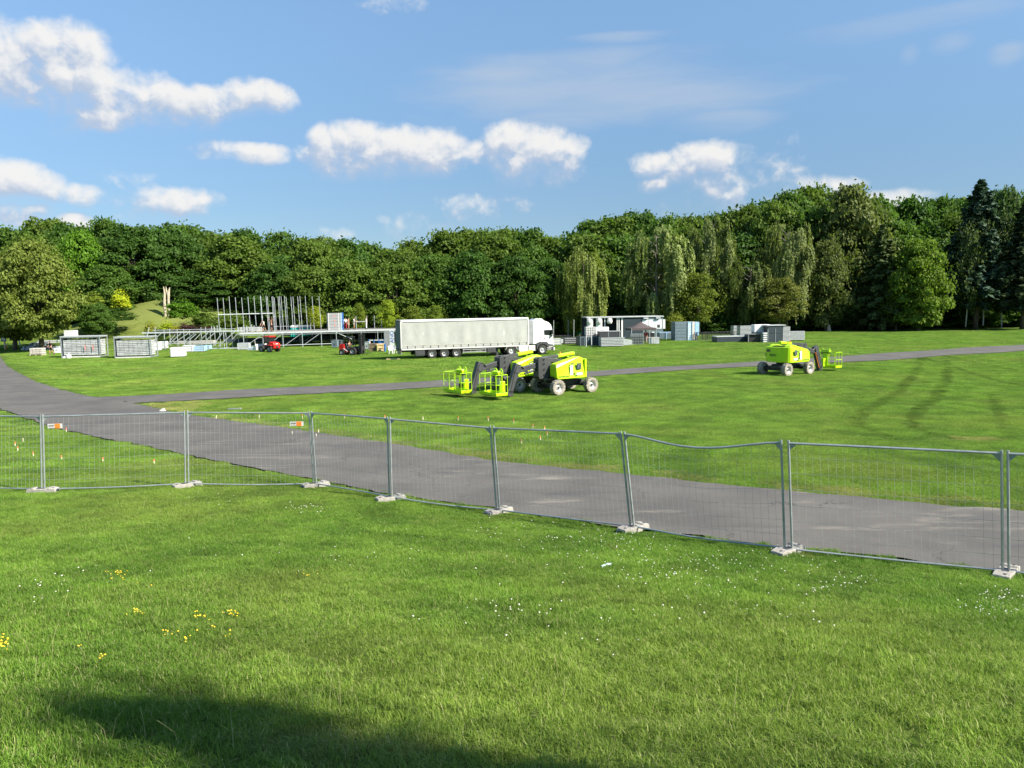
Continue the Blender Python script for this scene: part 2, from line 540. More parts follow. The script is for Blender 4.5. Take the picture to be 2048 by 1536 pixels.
def bark_mat(name, c1, c2, scale=4, birch=False):
    m, t, b = new_mat(name)
    co = t.nodes.new('ShaderNodeTexCoord')
    mp = t.nodes.new('ShaderNodeMapping'); mp.inputs['Scale'].default_value = (1, 1, 5) if birch else (3, 3, .6)
    t.links.new(co.outputs['Object'], mp.inputs[0])
    n = t.nodes.new('ShaderNodeTexNoise'); n.inputs['Scale'].default_value = scale; n.inputs['Detail'].default_value = 6
    t.links.new(mp.outputs[0], n.inputs['Vector'])
    t.links.new(mixc(t, smooth(t, n.outputs['Fac'], .5 if birch else .3, .62 if birch else .7), c1, c2), b.inputs['Base Color'])
    b.inputs['Roughness'].default_value = .9
    return m
M['bark'] = bark_mat('brown_bark', (.06, .045, .032), (.15, .12, .09))
M['greybark'] = bark_mat('grey_birch_bark', (.22, .20, .17), (.10, .09, .075), 4)
M['birchbark'] = bark_mat('birch_bark', (.46, .44, .40), (.06, .05, .045), 3, True)
M['deadwood'] = bark_mat('bleached_dead_wood', (.36, .30, .21), (.52, .45, .34))

def leaf_mat(name, rough=.55, transl=.34, bleed=.35):
    """leaf colour comes from the tree's own object colour, with leaf-to-leaf variation"""
    m, t, b = new_mat(name)
    oi = t.nodes.new('ShaderNodeObjectInfo')
    ge = t.nodes.new('ShaderNodeNewGeometry')
    rp = ge.outputs['Random Per Island']
    c = mixc(t, smooth(t, rp, 0, 1, .0, .75), mixc(t, 1.0, oi.outputs['Color'], (1.0, 1.02, .95), 'MULTIPLY'), mixc(t, 1.0, oi.outputs['Color'], (2.0, 1.95, 1.75), 'MULTIPLY'))
    co = t.nodes.new('ShaderNodeTexCoord')
    n = t.nodes.new('ShaderNodeTexNoise'); n.inputs['Scale'].default_value = .7; n.inputs['Detail'].default_value = 3
    t.links.new(co.outputs['Object'], n.inputs['Vector'])
    c = mixc(t, smooth(t, n.outputs['Fac'], .42, .72, 0, .45), c, mixc(t, 1.0, oi.outputs['Color'], (1.5, 1.40, 1.0), 'MULTIPLY'))
    t.links.new(c, b.inputs['Base Color'])
    b.inputs['Roughness'].default_value = rough
    b.inputs['Specular IOR Level'].default_value = .12
    tr = t.nodes.new('ShaderNodeBsdfTranslucent')
    t.links.new(mixc(t, 1.0, c, (1.3, 1.5, .7), 'MULTIPLY'), tr.inputs['Color'])
    mx = t.nodes.new('ShaderNodeMixShader'); mx.inputs[0].default_value = transl
    t.links.new(b.outputs[0], mx.inputs[1]); t.links.new(tr.outputs[0], mx.inputs[2])
    t.links.new(mx.outputs[0], t.nodes['Material Output'].inputs['Surface'])
    return m
M['leaf'] = leaf_mat('leaves')
M['needle'] = leaf_mat('needles', .6, .1)

# grass colour by place: broad dry and lush patches, then small tufts; tint comes with each clump
def grass_color(t, blades):
    ge = t.nodes.new('ShaderNodeNewGeometry')
    pos = ge.outputs['Position']
    def no(s, d, r=.55):
        n = t.nodes.new('ShaderNodeTexNoise'); n.inputs['Scale'].default_value = s; n.inputs['Detail'].default_value = d; n.inputs['Roughness'].default_value = r
        t.links.new(pos, n.inputs['Vector'])
        return n.outputs['Fac']
    big = no(.16, 4); med = no(.75, 4); sm = no(5.0, 3)
    c = mixc(t, smooth(t, med, .35, .65), (.084, .176, .020), (.145, .258, .032))
    c = mixc(t, smooth(t, big, .45, .68, 0, .65), c, (.185, .255, .045))
    c = mixc(t, smooth(t, sm, .5, .75, 0, .38), c, (.055, .125, .018))
    dry = no(.45, 5, .7)
    c = mixc(t, smooth(t, dry, .60, .78, 0, .6), c, (.28, .265, .10))
    if blades:
        rp = ge.outputs['Random Per Island']
        c = mixc(t, smooth(t, rp, .0, .9, 0, .6), c, mixc(t, 1.0, c, (1.55, 1.4, 1.4), 'MULTIPLY'))
        c = mixc(t, smooth(t, rp, .89, .895, 0, .7), c, (.38, .36, .17))
        at_ = t.nodes.new('ShaderNodeAttribute'); at_.attribute_type = 'INSTANCER'; at_.attribute_name = 'tint'
        dryb = t.nodes.new('ShaderNodeAttribute'); dryb.attribute_type = 'INSTANCER'; dryb.attribute_name = 'dry'
        c = mixc(t, dryb.outputs['Fac'], c, (.34, .30, .12))
        cc = t.nodes.new('ShaderNodeVectorMath'); cc.operation = 'SCALE'
        t.links.new(c, cc.inputs[0]); t.links.new(at_.outputs['Fac'], cc.inputs['Scale'])
        c = cc.outputs[0]
    return c
mg, t, b = new_mat('grass_blades')
c = grass_color(t, True)
t.links.new(c, b.inputs['Base Color']); b.inputs['Roughness'].default_value = .55; b.inputs['Specular IOR Level'].default_value = .15
tr = t.nodes.new('ShaderNodeBsdfTranslucent')
t.links.new(mixc(t, 1.0, c, (1.2, 1.4, .7), 'MULTIPLY'), tr.inputs['Color'])
mx = t.nodes.new('ShaderNodeMixShader'); mx.inputs[0].default_value = .3
t.links.new(b.outputs[0], mx.inputs[1]); t.links.new(tr.outputs[0], mx.inputs[2])
t.links.new(mx.outputs[0], t.nodes['Material Output'].inputs['Surface'])
M['grass'] = mg
mg, t, b = new_mat('turf')
c = grass_color(t, False)
geb = t.nodes.new('ShaderNodeNewGeometry')
vd = t.nodes.new('ShaderNodeVectorMath'); vd.operation = 'DISTANCE'; t.links.new(geb.outputs['Position'], vd.inputs[0]); vd.inputs[1].default_value = (-58, 123, 2)
nz = t.nodes.new('ShaderNodeTexNoise'); nz.inputs['Scale'].default_value = .35; nz.inputs['Detail'].default_value = 6; t.links.new(geb.outputs['Position'], nz.inputs['Vector'])
bank = smooth(t, mth(t, 'MULTIPLY_ADD', nz.outputs['Fac'], 22, vd.outputs['Value']), 18, 34, .7, 0)
c = mixc(t, bank, mixc(t, 1.0, c, (.66, .62, .66), 'MULTIPLY'), (.19, .21, .06))
t.links.new(c, b.inputs['Base Color']); b.inputs['Roughness'].default_value = .9; b.inputs['Specular IOR Level'].default_value = .1
ge = t.nodes.new('ShaderNodeNewGeometry')
nb = t.nodes.new('ShaderNodeTexNoise'); nb.inputs['Scale'].default_value = 9; nb.inputs['Detail'].default_value = 8; nb.inputs['Roughness'].default_value = .75
t.links.new(ge.outputs['Position'], nb.inputs['Vector'])
bp = t.nodes.new('ShaderNodeBump'); bp.inputs['Strength'].default_value = .8; bp.inputs['Distance'].default_value = .12
t.links.new(nb.outputs['Fac'], bp.inputs['Height']); t.links.new(bp.outputs[0], b.inputs['Normal'])
M['turf'] = mg

mg, t, b = new_mat('asphalt')
ge = t.nodes.new('ShaderNodeNewGeometry')
def ano(s, d, r, st=None):
    n = t.nodes.new('ShaderNodeTexNoise'); n.inputs['Scale'].default_value = s; n.inputs['Detail'].default_value = d; n.inputs['Roughness'].default_value = r
    if st:
        mp = t.nodes.new('ShaderNodeMapping'); mp.inputs['Scale'].default_value = st; mp.inputs['Rotation'].default_value = (0, 0, R(28))
        t.links.new(ge.outputs['Position'], mp.inputs[0]); t.links.new(mp.outputs[0], n.inputs['Vector'])
    else:
        t.links.new(ge.outputs['Position'], n.inputs['Vector'])
    return n.outputs['Fac']
c = mixc(t, smooth(t, ano(.5, 5, .6), .3, .7), (.084, .079, .073), (.120, .112, .101))
c = mixc(t, smooth(t, ano(60, 3, .7), .55, .8, 0, .35), c, (.27, .26, .24))
c = mixc(t, smooth(t, ano(1.0, 6, .7, (.35, 1.6, 1)), .56, .74, 0, .62), c, (.29, .26, .215))
c = mixc(t, smooth(t, ano(.8, 5, .6, (.3, 2.2, 1)), .58, .72, 0, .6), c, (.070, .068, .068))
vo = t.nodes.new('ShaderNodeTexVoronoi'); vo.feature = 'DISTANCE_TO_EDGE'; vo.inputs['Scale'].default_value = .22
wv = t.nodes.new('ShaderNodeVectorMath'); wv.operation = 'MULTIPLY_ADD'
nv_ = t.nodes.new('ShaderNodeTexNoise'); nv_.inputs['Scale'].default_value = 1.2; nv_.inputs['Detail'].default_value = 5
t.links.new(ge.outputs['Position'], nv_.inputs['Vector']); t.links.new(nv_.outputs['Color'], wv.inputs[0]); wv.inputs[1].default_value = (1.6, 1.6, 0); t.links.new(ge.outputs['Position'], wv.inputs[2])
t.links.new(wv.outputs[0], vo.inputs['Vector'])
c = mixc(t, mth(t, 'MULTIPLY', smooth(t, vo.outputs['Distance'], .0, .006, .8, 0), smooth(t, ano(.25, 2, .5), .45, .6)), c, (.045, .043, .04))
t.links.new(c, b.inputs['Base Color']); b.inputs['Roughness'].default_value = .82; b.inputs['Specular IOR Level'].default_value = .3
nb = ano(120, 4, .7)
bp = t.nodes.new('ShaderNodeBump'); bp.inputs['Strength'].default_value = .35; bp.inputs['Distance'].default_value = .01
t.links.new(nb, bp.inputs['Height']); t.links.new(bp.outputs[0], b.inputs['Normal'])
M['asphalt'] = mg

# ------------------------------------------------------------------ ground sheet
def axis(lo, hi, fine, n, mid=0.0):
    a = np.sinh(np.linspace(math.asinh((lo - mid) / fine), math.asinh((hi - mid) / fine), n)) * fine + mid
    return a
gx = axis(-900, 900, 16, 190)
gy = axis(-120, 1500, 18, 230, 14)
XX, YY = np.meshgrid(gx, gy)
ZZ = T(XX.ravel(), YY.ravel())
vv = np.c_[XX.ravel(), YY.ravel(), ZZ]
nx, ny = len(gx), len(gy)
I = (np.arange(ny - 1)[:, None] * nx + np.arange(nx - 1)[None, :]).ravel()
ff = np.c_[I, I + 1, I + 1 + nx, I + nx]
def np_mesh(name, v, f, material, smooth_=True):
    me = bpy.data.meshes.new(name)
    k = f.shape[1]
    me.vertices.add(len(v)); me.vertices.foreach_set('co', np.asarray(v, np.float32).ravel())
    me.loops.add(f.size); me.loops.foreach_set('vertex_index', f.astype(np.int32).ravel())
    me.polygons.add(len(f)); me.polygons.foreach_set('loop_start', np.arange(0, f.size, k, dtype=np.int32))
    me.update(calc_edges=True)
    if smooth_:
        me.polygons.foreach_set('use_smooth', np.ones(len(f), bool))
    me.materials.append(material)
    return me
def link(name, me, parent=None):
    o = bpy.data.objects.new(name, me); COL.objects.link(o)
    if parent: o.parent = parent
    return o
tag(link('ground', np_mesh('ground', vv, ff, M['turf'])), kind='structure')

# ------------------------------------------------------------------ asphalt paths
def pix_poly(pts):
    return [G(*p) for p in pts]
far_edge = [(-60, 660), (0, 713), (16, 734), (31, 743), (62, 760), (120, 780), (190, 795), (265, 807), (370, 830), (490, 846), (620, 864), (780, 888), (985, 922), (1120, 937), (1250, 950), (1410, 967), (1570, 983), (1800, 1005), (2048, 1025), (2500, 1062)]
near_edge = [(2500, 1200), (2048, 1152), (1800, 1120), (1570, 1098), (1400, 1075), (1260, 1060), (1150, 1043), (985, 1018), (780, 990), (600, 955), (480, 932), (420, 921), (369, 911), (328, 901), (267, 889), (205, 878), (164, 868), (123, 860), (82, 848), (49, 835), (0, 819), (-150, 775), (-330, 722), (-250, 670)]
side_poly = [(190, 795), (300, 791), (400, 785), (640, 773), (870, 762), (1200, 742), (1500, 724), (1700, 712), (2048, 690), (2400, 668), (2400, 678), (2048, 701.5), (1750, 722), (1500, 733.5), (1200, 752.5), (1040, 764), (860, 775.5), (460, 797), (265, 807)]
def densify(P, step=.35, jit=.09):
    out = []
    for i in range(len(P)):
        a, b = P[i], P[(i + 1) % len(P)]
        n = max(1, int((b - a).length / step))
        for k in range(n):
            q = a.lerp(b, k / n)
            out.append((q.x + random.uniform(-jit, jit), q.y + random.uniform(-jit, jit)))
    return out
def sheet(name, pix, off, material, step=1.0):
    P = densify(pix)
    bm = bmesh.new()
    vs = [bm.verts.new((x, y, 0)) for x, y in P]
    bm.faces.new(vs)
    bmesh.ops.triangulate(bm, faces=bm.faces[:])
    xs = [p[0] for p in P]; ys = [p[1] for p in P]
    for ax, lo, hi in ((0, min(xs), max(xs)), (1, min(ys), max(ys))):
        k = math.ceil(lo / step) * step
        while k < hi:
            co = [0, 0, 0]; no = [0, 0, 0]; co[ax] = k; no[ax] = 1
            bmesh.ops.bisect_plane(bm, geom=bm.verts[:] + bm.edges[:] + bm.faces[:], plane_co=co, plane_no=no)
            k += step
    V = np.array([v.co[:2] for v in bm.verts])
    z = T(V[:, 0], V[:, 1]) + off
    for v, q in zip(bm.verts, z):
        v.co.z = q
    bmesh.ops.recalc_face_normals(bm, faces=bm.faces)
    me = bpy.data.meshes.new(name); bm.to_mesh(me); bm.free()
    me.polygons.foreach_set('use_smooth', [True] * len(me.polygons))
    me.materials.append(material)
    return link(name, me), P
FE, NE = pix_poly(far_edge), pix_poly(near_edge)
run = (FE[-1] - FE[-2]).normalized() * 30
FE.append(FE[-1] + run); NE.insert(0, NE[0] + run)
path_o, PATH_POLY = sheet('path', FE + NE, .035, M['asphalt'])
tag(path_o, kind='structure')
side_o, SIDE_POLY = sheet('side_path', pix_poly(side_poly), .03, M['asphalt'])
tag(side_o, kind='structure')

def in_poly(P, x, y):
    P = np.asarray(P); inside = np.zeros(len(x), bool)
    j = len(P) - 1
    for i in range(len(P)):
        xi, yi = P[i]; xj, yj = P[j]
        if yi != yj:
            c = ((yi > y) != (yj > y)) & (x < (xj - xi) * (y - yi) / (yj - yi) + xi)
            inside ^= c
        j = i
    return inside
def line_dist(P, x, y):
    d = np.full(len(x), 1e9)
    for (ax, ay), (bx, by) in zip(P[:-1], P[1:]):
        l2 = (bx - ax) ** 2 + (by - ay) ** 2 + 1e-9
        t_ = np.clip(((x - ax) * (bx - ax) + (y - ay) * (by - ay)) / l2, 0, 1)
        d = np.minimum(d, np.hypot(x - ax - t_ * (bx - ax), y - ay - t_ * (by - ay)))
    return d
# ------------------------------------------------------------------ lettering
def text_mesh(txt, size, depth=.004):
    cu = bpy.data.curves.new('lettering', 'FONT')
    cu.body = txt; cu.size = size; cu.extrude = depth; cu.align_x = 'CENTER'; cu.align_y = 'CENTER'
    tmp = bpy.data.objects.new('tmp', cu)
    COL.objects.link(tmp)
    me = bpy.data.meshes.new_from_object(tmp.evaluated_get(bpy.context.evaluated_depsgraph_get()))
    bpy.data.objects.remove(tmp)
    return me
def text_on(parent, name, txt, size, mat_, origin, xdir, updir):
    me = text_mesh(txt, size); me.materials.clear(); me.materials.append(mat_)
    x = Vector(xdir).normalized(); u = Vector(updir).normalized(); z = x.cross(u)
    mtx = Matrix((x, u, z)).transposed().to_4x4(); mtx.translation = Vector(origin) + MB.shift
    me.transform(mtx)
    me.name = name
    return link(name, me, parent)

# ------------------------------------------------------------------ mobile fence
fence_tops = []
for (px, pt, pb), b in zip(FP, fence_pts):
    # each post leans a little downhill; aim the top at its pixel
    v = px_dir(px, pt)
    fence_tops.append(b + Vector((0, 0.0, FENCE_H)))
TOPX = {1: 84, 2: 372, 3: 621, 4: 777, 5: 984, 6: 1245, 7: 1568, 8: 2009}
tops = []
for i, b in enumerate(fence_pts):
    lean = .10
    d = b.y + lean
    px = TOPX.get(i, FP[i][0])
    tp = at(px, FP[i][1], d)
    tops.append(tp)
PANEL_LABELS = [
    'mobile mesh fence panel cut off by the left edge of the photo',
    'mobile fence panel with an orange and white sign near its upper left corner',
    'mobile fence panel with an orange and white sign near its upper right corner',
    'narrow looking mobile fence panel just right of the post beside the right hand sign',
    'mobile fence panel in front of the path below the boom lift baskets',
    'mobile fence panel below the wheels of the pair of boom lifts, before the sagging one',
    'mobile fence panel whose top rail is bent and sags in the middle',
    'widest complete mobile fence panel at the right with a straight top rail',
    'mobile fence panel cut off by the right edge of the photo',
]
GAP = .035
def fence_panel(i):
    A0, B0 = fence_pts[i].copy(), fence_pts[i + 1].copy()
    A1, B1 = tops[i].copy(), tops[i + 1].copy()
    along = (B0 - A0); along.z = 0; along.normalize()
    gb = GAP if i != 6 else GAP
    ga = .04; gb_ = .04
    if i == 6: gb_ = .05
    if i == 7: ga = .07
    A0 += along * ga; A1 += along * (ga if i not in (1,) else ga - .02)
    B0 -= along * gb_; B1 -= along * gb_
    # bottom rail hangs about 9 cm above the foot
    lo = .09
    a_lo = A0.lerp(A1, lo / FENCE_H); b_lo = B0.lerp(B1, lo / FENCE_H)
    t_ = thing('mesh_fence', A0, 0, PANEL_LABELS[i], 'fence panel', 'mobile fence panels along the path')
    o = A0
    sag = .16 if i == 6 else .0
    nrm = along.cross(Vector((0, 0, 1)))
    def curve(P, Q, amt, out):
        pts = []
        for k in range(13):
            s = k / 12
            w = math.sin(math.pi * s) ** 1.5 if i == 6 else math.sin(math.pi * s)
            pts.append(P.lerp(Q, s) - Vector((0, 0, 1)) * amt * w + nrm * out * w - o)
        return pts
    bow = {2: .05, 3: -.07, 4: .05, 5: -.05, 6: .18, 7: -.03}.get(i, .03)
    top = curve(A1, B1, sag, bow * .4); bot = curve(a_lo, b_lo, .02 if i != 6 else -.02, bow)
    f = MB()
    f.tube([A0 - o + Vector((0, 0, -.05)), A1 - o + Vector((0, 0, .05))], .0205, 8)
    f.tube([B0 - o + Vector((0, 0, -.05)), B1 - o + Vector((0, 0, .05))], .0205, 8)
    f.tube(top, .0195, 8); f.tube(bot, .0165, 8)
    # gusset plates in the corners
    for P, s in ((A1 - o, 1), (B1 - o, -1)):
        q = along * s
        f.add([P, P + q * .14, P - Vector((0, 0, .14)), P + nrm * .004, P + q * .14 + nrm * .004, P - Vector((0, 0, .14)) + nrm * .004], [(0, 1, 2), (5, 4, 3), (0, 3, 4, 1), (1, 4, 5, 2), (2, 5, 3, 0)])
    f.build('frame', M['galv'], t_, smooth=True)
    # welded wires
    w = MB()
    nv = max(10, int((B0 - A0).length / .115))
    def pt(s, h):
        k = s * 12; k0 = min(11, int(k)); fr = k - k0
        a = bot[k0].lerp(bot[k0 + 1], fr); b = top[k0].lerp(top[k0 + 1], fr)
        p = a.lerp(b, h)
        return p + nrm * (bow * .5 * math.sin(math.pi * h) * math.sin(math.pi * s))
    for k in range(1, nv):
        s = k / nv
        w.tube([pt(s, h) for h in (0, .25, .5, .75, 1)], .0019, 4, False)
    for h in (.13, .27, .42, .57, .72, .87):
        w.tube([pt(s / 12, h) for s in range(13)], .0026, 4, False)
    w.build('mesh_wires', M['wire'], t_)
    if i in (1, 2):
        s0 = .035 if i == 1 else .845
        hgt = .865 if i == 1 else .85
        c = pt(s0 + .05, hgt)
        cam_n = nrm * (1 if (nrm.y < 0) else -1)
        sg = MB()
        X = along; U = Vector((0, 0, 1)); Z = cam_n
        mtx = Matrix((X, U, X.cross(U))).transposed().to_4x4()
        if mtx.col[2].y > 0: pass
        c = c + cam_n * .012
        sw, shh = (.34, .115)
        mtx.translation = c
        s_ = MB(); s_.box((0, 0, 0), (sw, shh, .006), M=mtx)
        so_ = s_.build('sign', M['offwhite'], t_)
        s2 = MB(); s2.box((sw * .17, 0, .005), (sw * .36, shh * .96, .004), M=mtx)
        s2.build('orange_field', M['orange'], so_)
        s3 = MB(); s3.box((-sw * .22, -shh * .42, .005), (sw * .40, shh * .1, .003), M=mtx)
        s3.build('grey_strip', M['grey'], so_)
        me = text_mesh('STAP' if i == 1 else 'STAP', .055, .002); me.materials.clear(); me.materials.append(M['text'])
        m2 = mtx.copy(); m2.translation = c + (mtx.to_3x3() @ Vector((-sw * .24, .008, .006)))
        me.transform(m2); link('lettering', me, so_)
    return t_
for i in range(len(fence_pts) - 1):
    fence_panel(i)

FOOT_LABELS = {
    0: 'concrete fence foot out of the frame at the far left',
    1: 'low concrete fence foot under the leaning posts below the left sign',
    2: 'small concrete fence foot at the junction between the two panels with signs',
    3: 'concrete fence foot at the post right of the second sign',
    4: 'dark edged concrete fence foot where the narrow panel ends',
    5: 'concrete fence foot with a stub sticking out behind the leaning post',
    6: 'notched concrete fence foot left of the sagging fence panel',
    7: 'notched concrete fence foot between the sagging panel and the widest panel',
    8: 'concrete fence foot next to white clover at the right edge',
}
def fence_foot_mesh():
    m = MB()
    # a loaf of concrete with sloping ends and a step in the middle, holes left as dark sockets
    m.prism([(-.36, 0), (.36, 0), (.33, .115), (.17, .145), (.15, .115), (-.15, .115), (-.17, .145), (-.33, .115)], -.115, .115, 'xz')
    return m
foot0 = None
for i in range(0, 9):
    b = fence_pts[i]
    along = fence_pts[min(i + 1, 9)] - fence_pts[max(i - 1, 0)]
    ang = math.atan2(along.y, along.x)
    turn = {1: 8, 2: 40, 3: 52, 4: 60, 5: 72, 6: 75, 7: 68, 8: 70}.get(i, 60)
    z = Tz(b.x, b.y)
    if foot0 is None:
        t_ = thing('concrete_weight', (0, 0, 0), 0, '', 'fence foot', 'concrete feet of the mobile fence')
        fence_foot_mesh().build('block', M['concrete'], t_, bevel=.012)
        for x in (-.26, .26):
            s = MB(); s.lathe([(.001, .0), (.024, .0), (.024, .004)], (x, -.04, .131), (0, 0, 1), 8); s.build('hole', M['dark'], t_)
            s = MB(); s.box((x * 1.354, 0, .055), (.012, .12, .06)); s.build('recess', M['dark'], t_)
        s = MB(); s.box((-.03, 0, .118), (.2, .09, .01)); s.build('socket', M['dark'], t_)
        foot0 = t_
    else:
        t_ = copy_tree(foot0)
    t_['label'] = FOOT_LABELS[i]
    t_.location = (b.x, b.y, z - .03 + .02)
    t_.rotation_euler = (0, 0, ang + R(turn))
    if i == 0: FOOT_REF = t_

# ------------------------------------------------------------------ marker pegs in the lawn
PEGS = [(30, 889), (36, 898), (67, 909), (124, 916), (206, 920), (309, 924), (133, 861), (81, 871), (46, 880), (432.6, 834), (518.7, 833), (605, 834), (689, 833), (770, 835.5), (585, 865.5), (633, 870), (637, 862), (846.4, 836), (916, 838), (977, 838.5), (1028, 843.5), (1066, 853), (1090, 858), (1081, 877), (1043.6, 884), (1095, 868)]
peg_w = [8, 9, 10, 14, 15, 16, 17]       # plain pale ones
pm = MB(); pm.box((0, 0, .055), (.035, .016, .13)); pm.box((0, 0, .0), (.02, .012, .1))
peg_me = {}
PEG_LABELS = [
    'upper orange peg of the close pair at the left edge', 'lower orange peg of the close pair at the left edge', 'orange peg just left of the post below the left sign',
    'orange peg in the grass closest right of the left sign post', 'orange peg midway along the lower edge of the left sign panel', 'orange peg nearest the post between the two sign panels',
    'orange peg close under the left sign', 'orange peg touching the left sign post in view', 'plain pale stick among the pegs at the left edge',
    'plain pale peg under the top rail just right of the first sign panel', 'orange topped peg under the top rail in the middle of the second sign panel', 'plain pale peg directly above the second sign',
    'pale peg above the narrow panel, alone between two posts', 'orange peg touching the fence post at the end of the narrow panel', 'pale peg at the path edge left of the post beside the second sign',
    'lower pale peg right of the post beside the second sign', 'upper taller pale peg right of the post beside the second sign', 'first orange peg of the row above the panel below the baskets',
    'orange peg of the curved row straight below the left basket', 'orange peg of the curved row directly above the leaning post', 'orange peg of the curved row straight below the front basket',
    'orange peg where the curved row starts to turn down', 'orange peg at the outer end of the curved row bend', 'orange peg on the return of the curve, just below the top rail',
    'lowest orange peg at the end of the curved row', 'pale tipped peg half hidden by the top rail at the bend']
def make_peg(k, px, py):
    p = G(px, py + 4)
    pale = k in peg_w
    t_ = thing('marker_peg', p, random.uniform(-.5, .5), PEG_LABELS[k], 'marker peg', 'pegs marking an outline in the lawn')
    sc_ = mpp(p.y) * 8.5 / .16
    t_.scale = (min(1.6, max(.8, sc_ * .9)), 1, min(1.5, max(.8, sc_)))
    t_.rotation_euler.x = random.uniform(-.1, .1); t_.rotation_euler.y = random.uniform(-.12, .12)
    m = MB(); m.box((0, 0, .05), (.030, .018, .12)); m.build('stake', M['pegwhite'], t_)
    if not pale:
        m = MB(); m.box((0, 0, .145), (.034, .022, .07)); m.build('painted_top', M['pegorange'], t_)
    else:
        m = MB(); m.prism([(-.015, .11), (.015, .11), (0, .15)], -.009, .009); m.build('tip', M['pegwhite'], t_)
for k, (px, py) in enumerate(PEGS):
    make_peg(k, px, py)

# ------------------------------------------------------------------ wheels
def wheel(parent, c, r, w, side, tmat, rmat, lugs=0, n=28, rim_r=.56, name='wheel'):
    """side: +1 / -1, the way the hub looks along local y"""
    m = MB(); ax = (0, side, 0); c = Vector(c); rr = r * rim_r
    m.lathe([(rr, w * .42), (r * .80, w * .5), (r * .93, w * .46), (r * (.97 if lugs else 1), w * .36), (r * (.97 if lugs else 1), -w * .36), (r * .93, -w * .46), (r * .8, -w * .5), (rr, -w * .42)], c, ax, n)
    for k in range(lugs):
        for s in (-1, 1):
            a = 2 * math.pi * (k + (.5 if s > 0 else 0)) / lugs
            q = Vector((math.cos(a), 0, math.sin(a)))
            tn = Vector((-math.sin(a), 0, math.cos(a)))
            p0 = c + q * r * .975 + Vector((0, s * w * .04, 0)); p1 = c + q * r * .93 + Vector((0, s * w * .50, 0)) + tn * r * .16
            m.bar(p0, p1, r * .10, r * .09, q)
    o = m.build(name, tmat, parent, smooth=True)
    d = MB()
    d.lathe([(rr * 1.02, w * .44), (rr * .96, w * .36), (rr * .90, w * .12), (rr * .62, w * .06), (rr * .46, w * .14), (rr * .40, w * .24), (rr * .22, w * .27), (.001, w * .27)], c, ax, n)
    d.lathe([(.001, -w * .3), (rr * 1.0, -w * .3)], c, ax, n)
    ro = d.build('rim', rmat, o, smooth=True)
    h = MB()
    h.lathe([(rr * .30, w * .255), (rr * .30, w * .31), (rr * .22, w * .36), (.001, w * .36)], c, ax, 12)
    for k in range(8):
        a = 2 * math.pi * k / 8
        h.lathe([(rr * .04, w * .07), (rr * .04, w * .15), (.001, w * .15)], c + Vector((math.cos(a), 0, math.sin(a))) * rr * .56, ax, 6)
    return o, h, ro

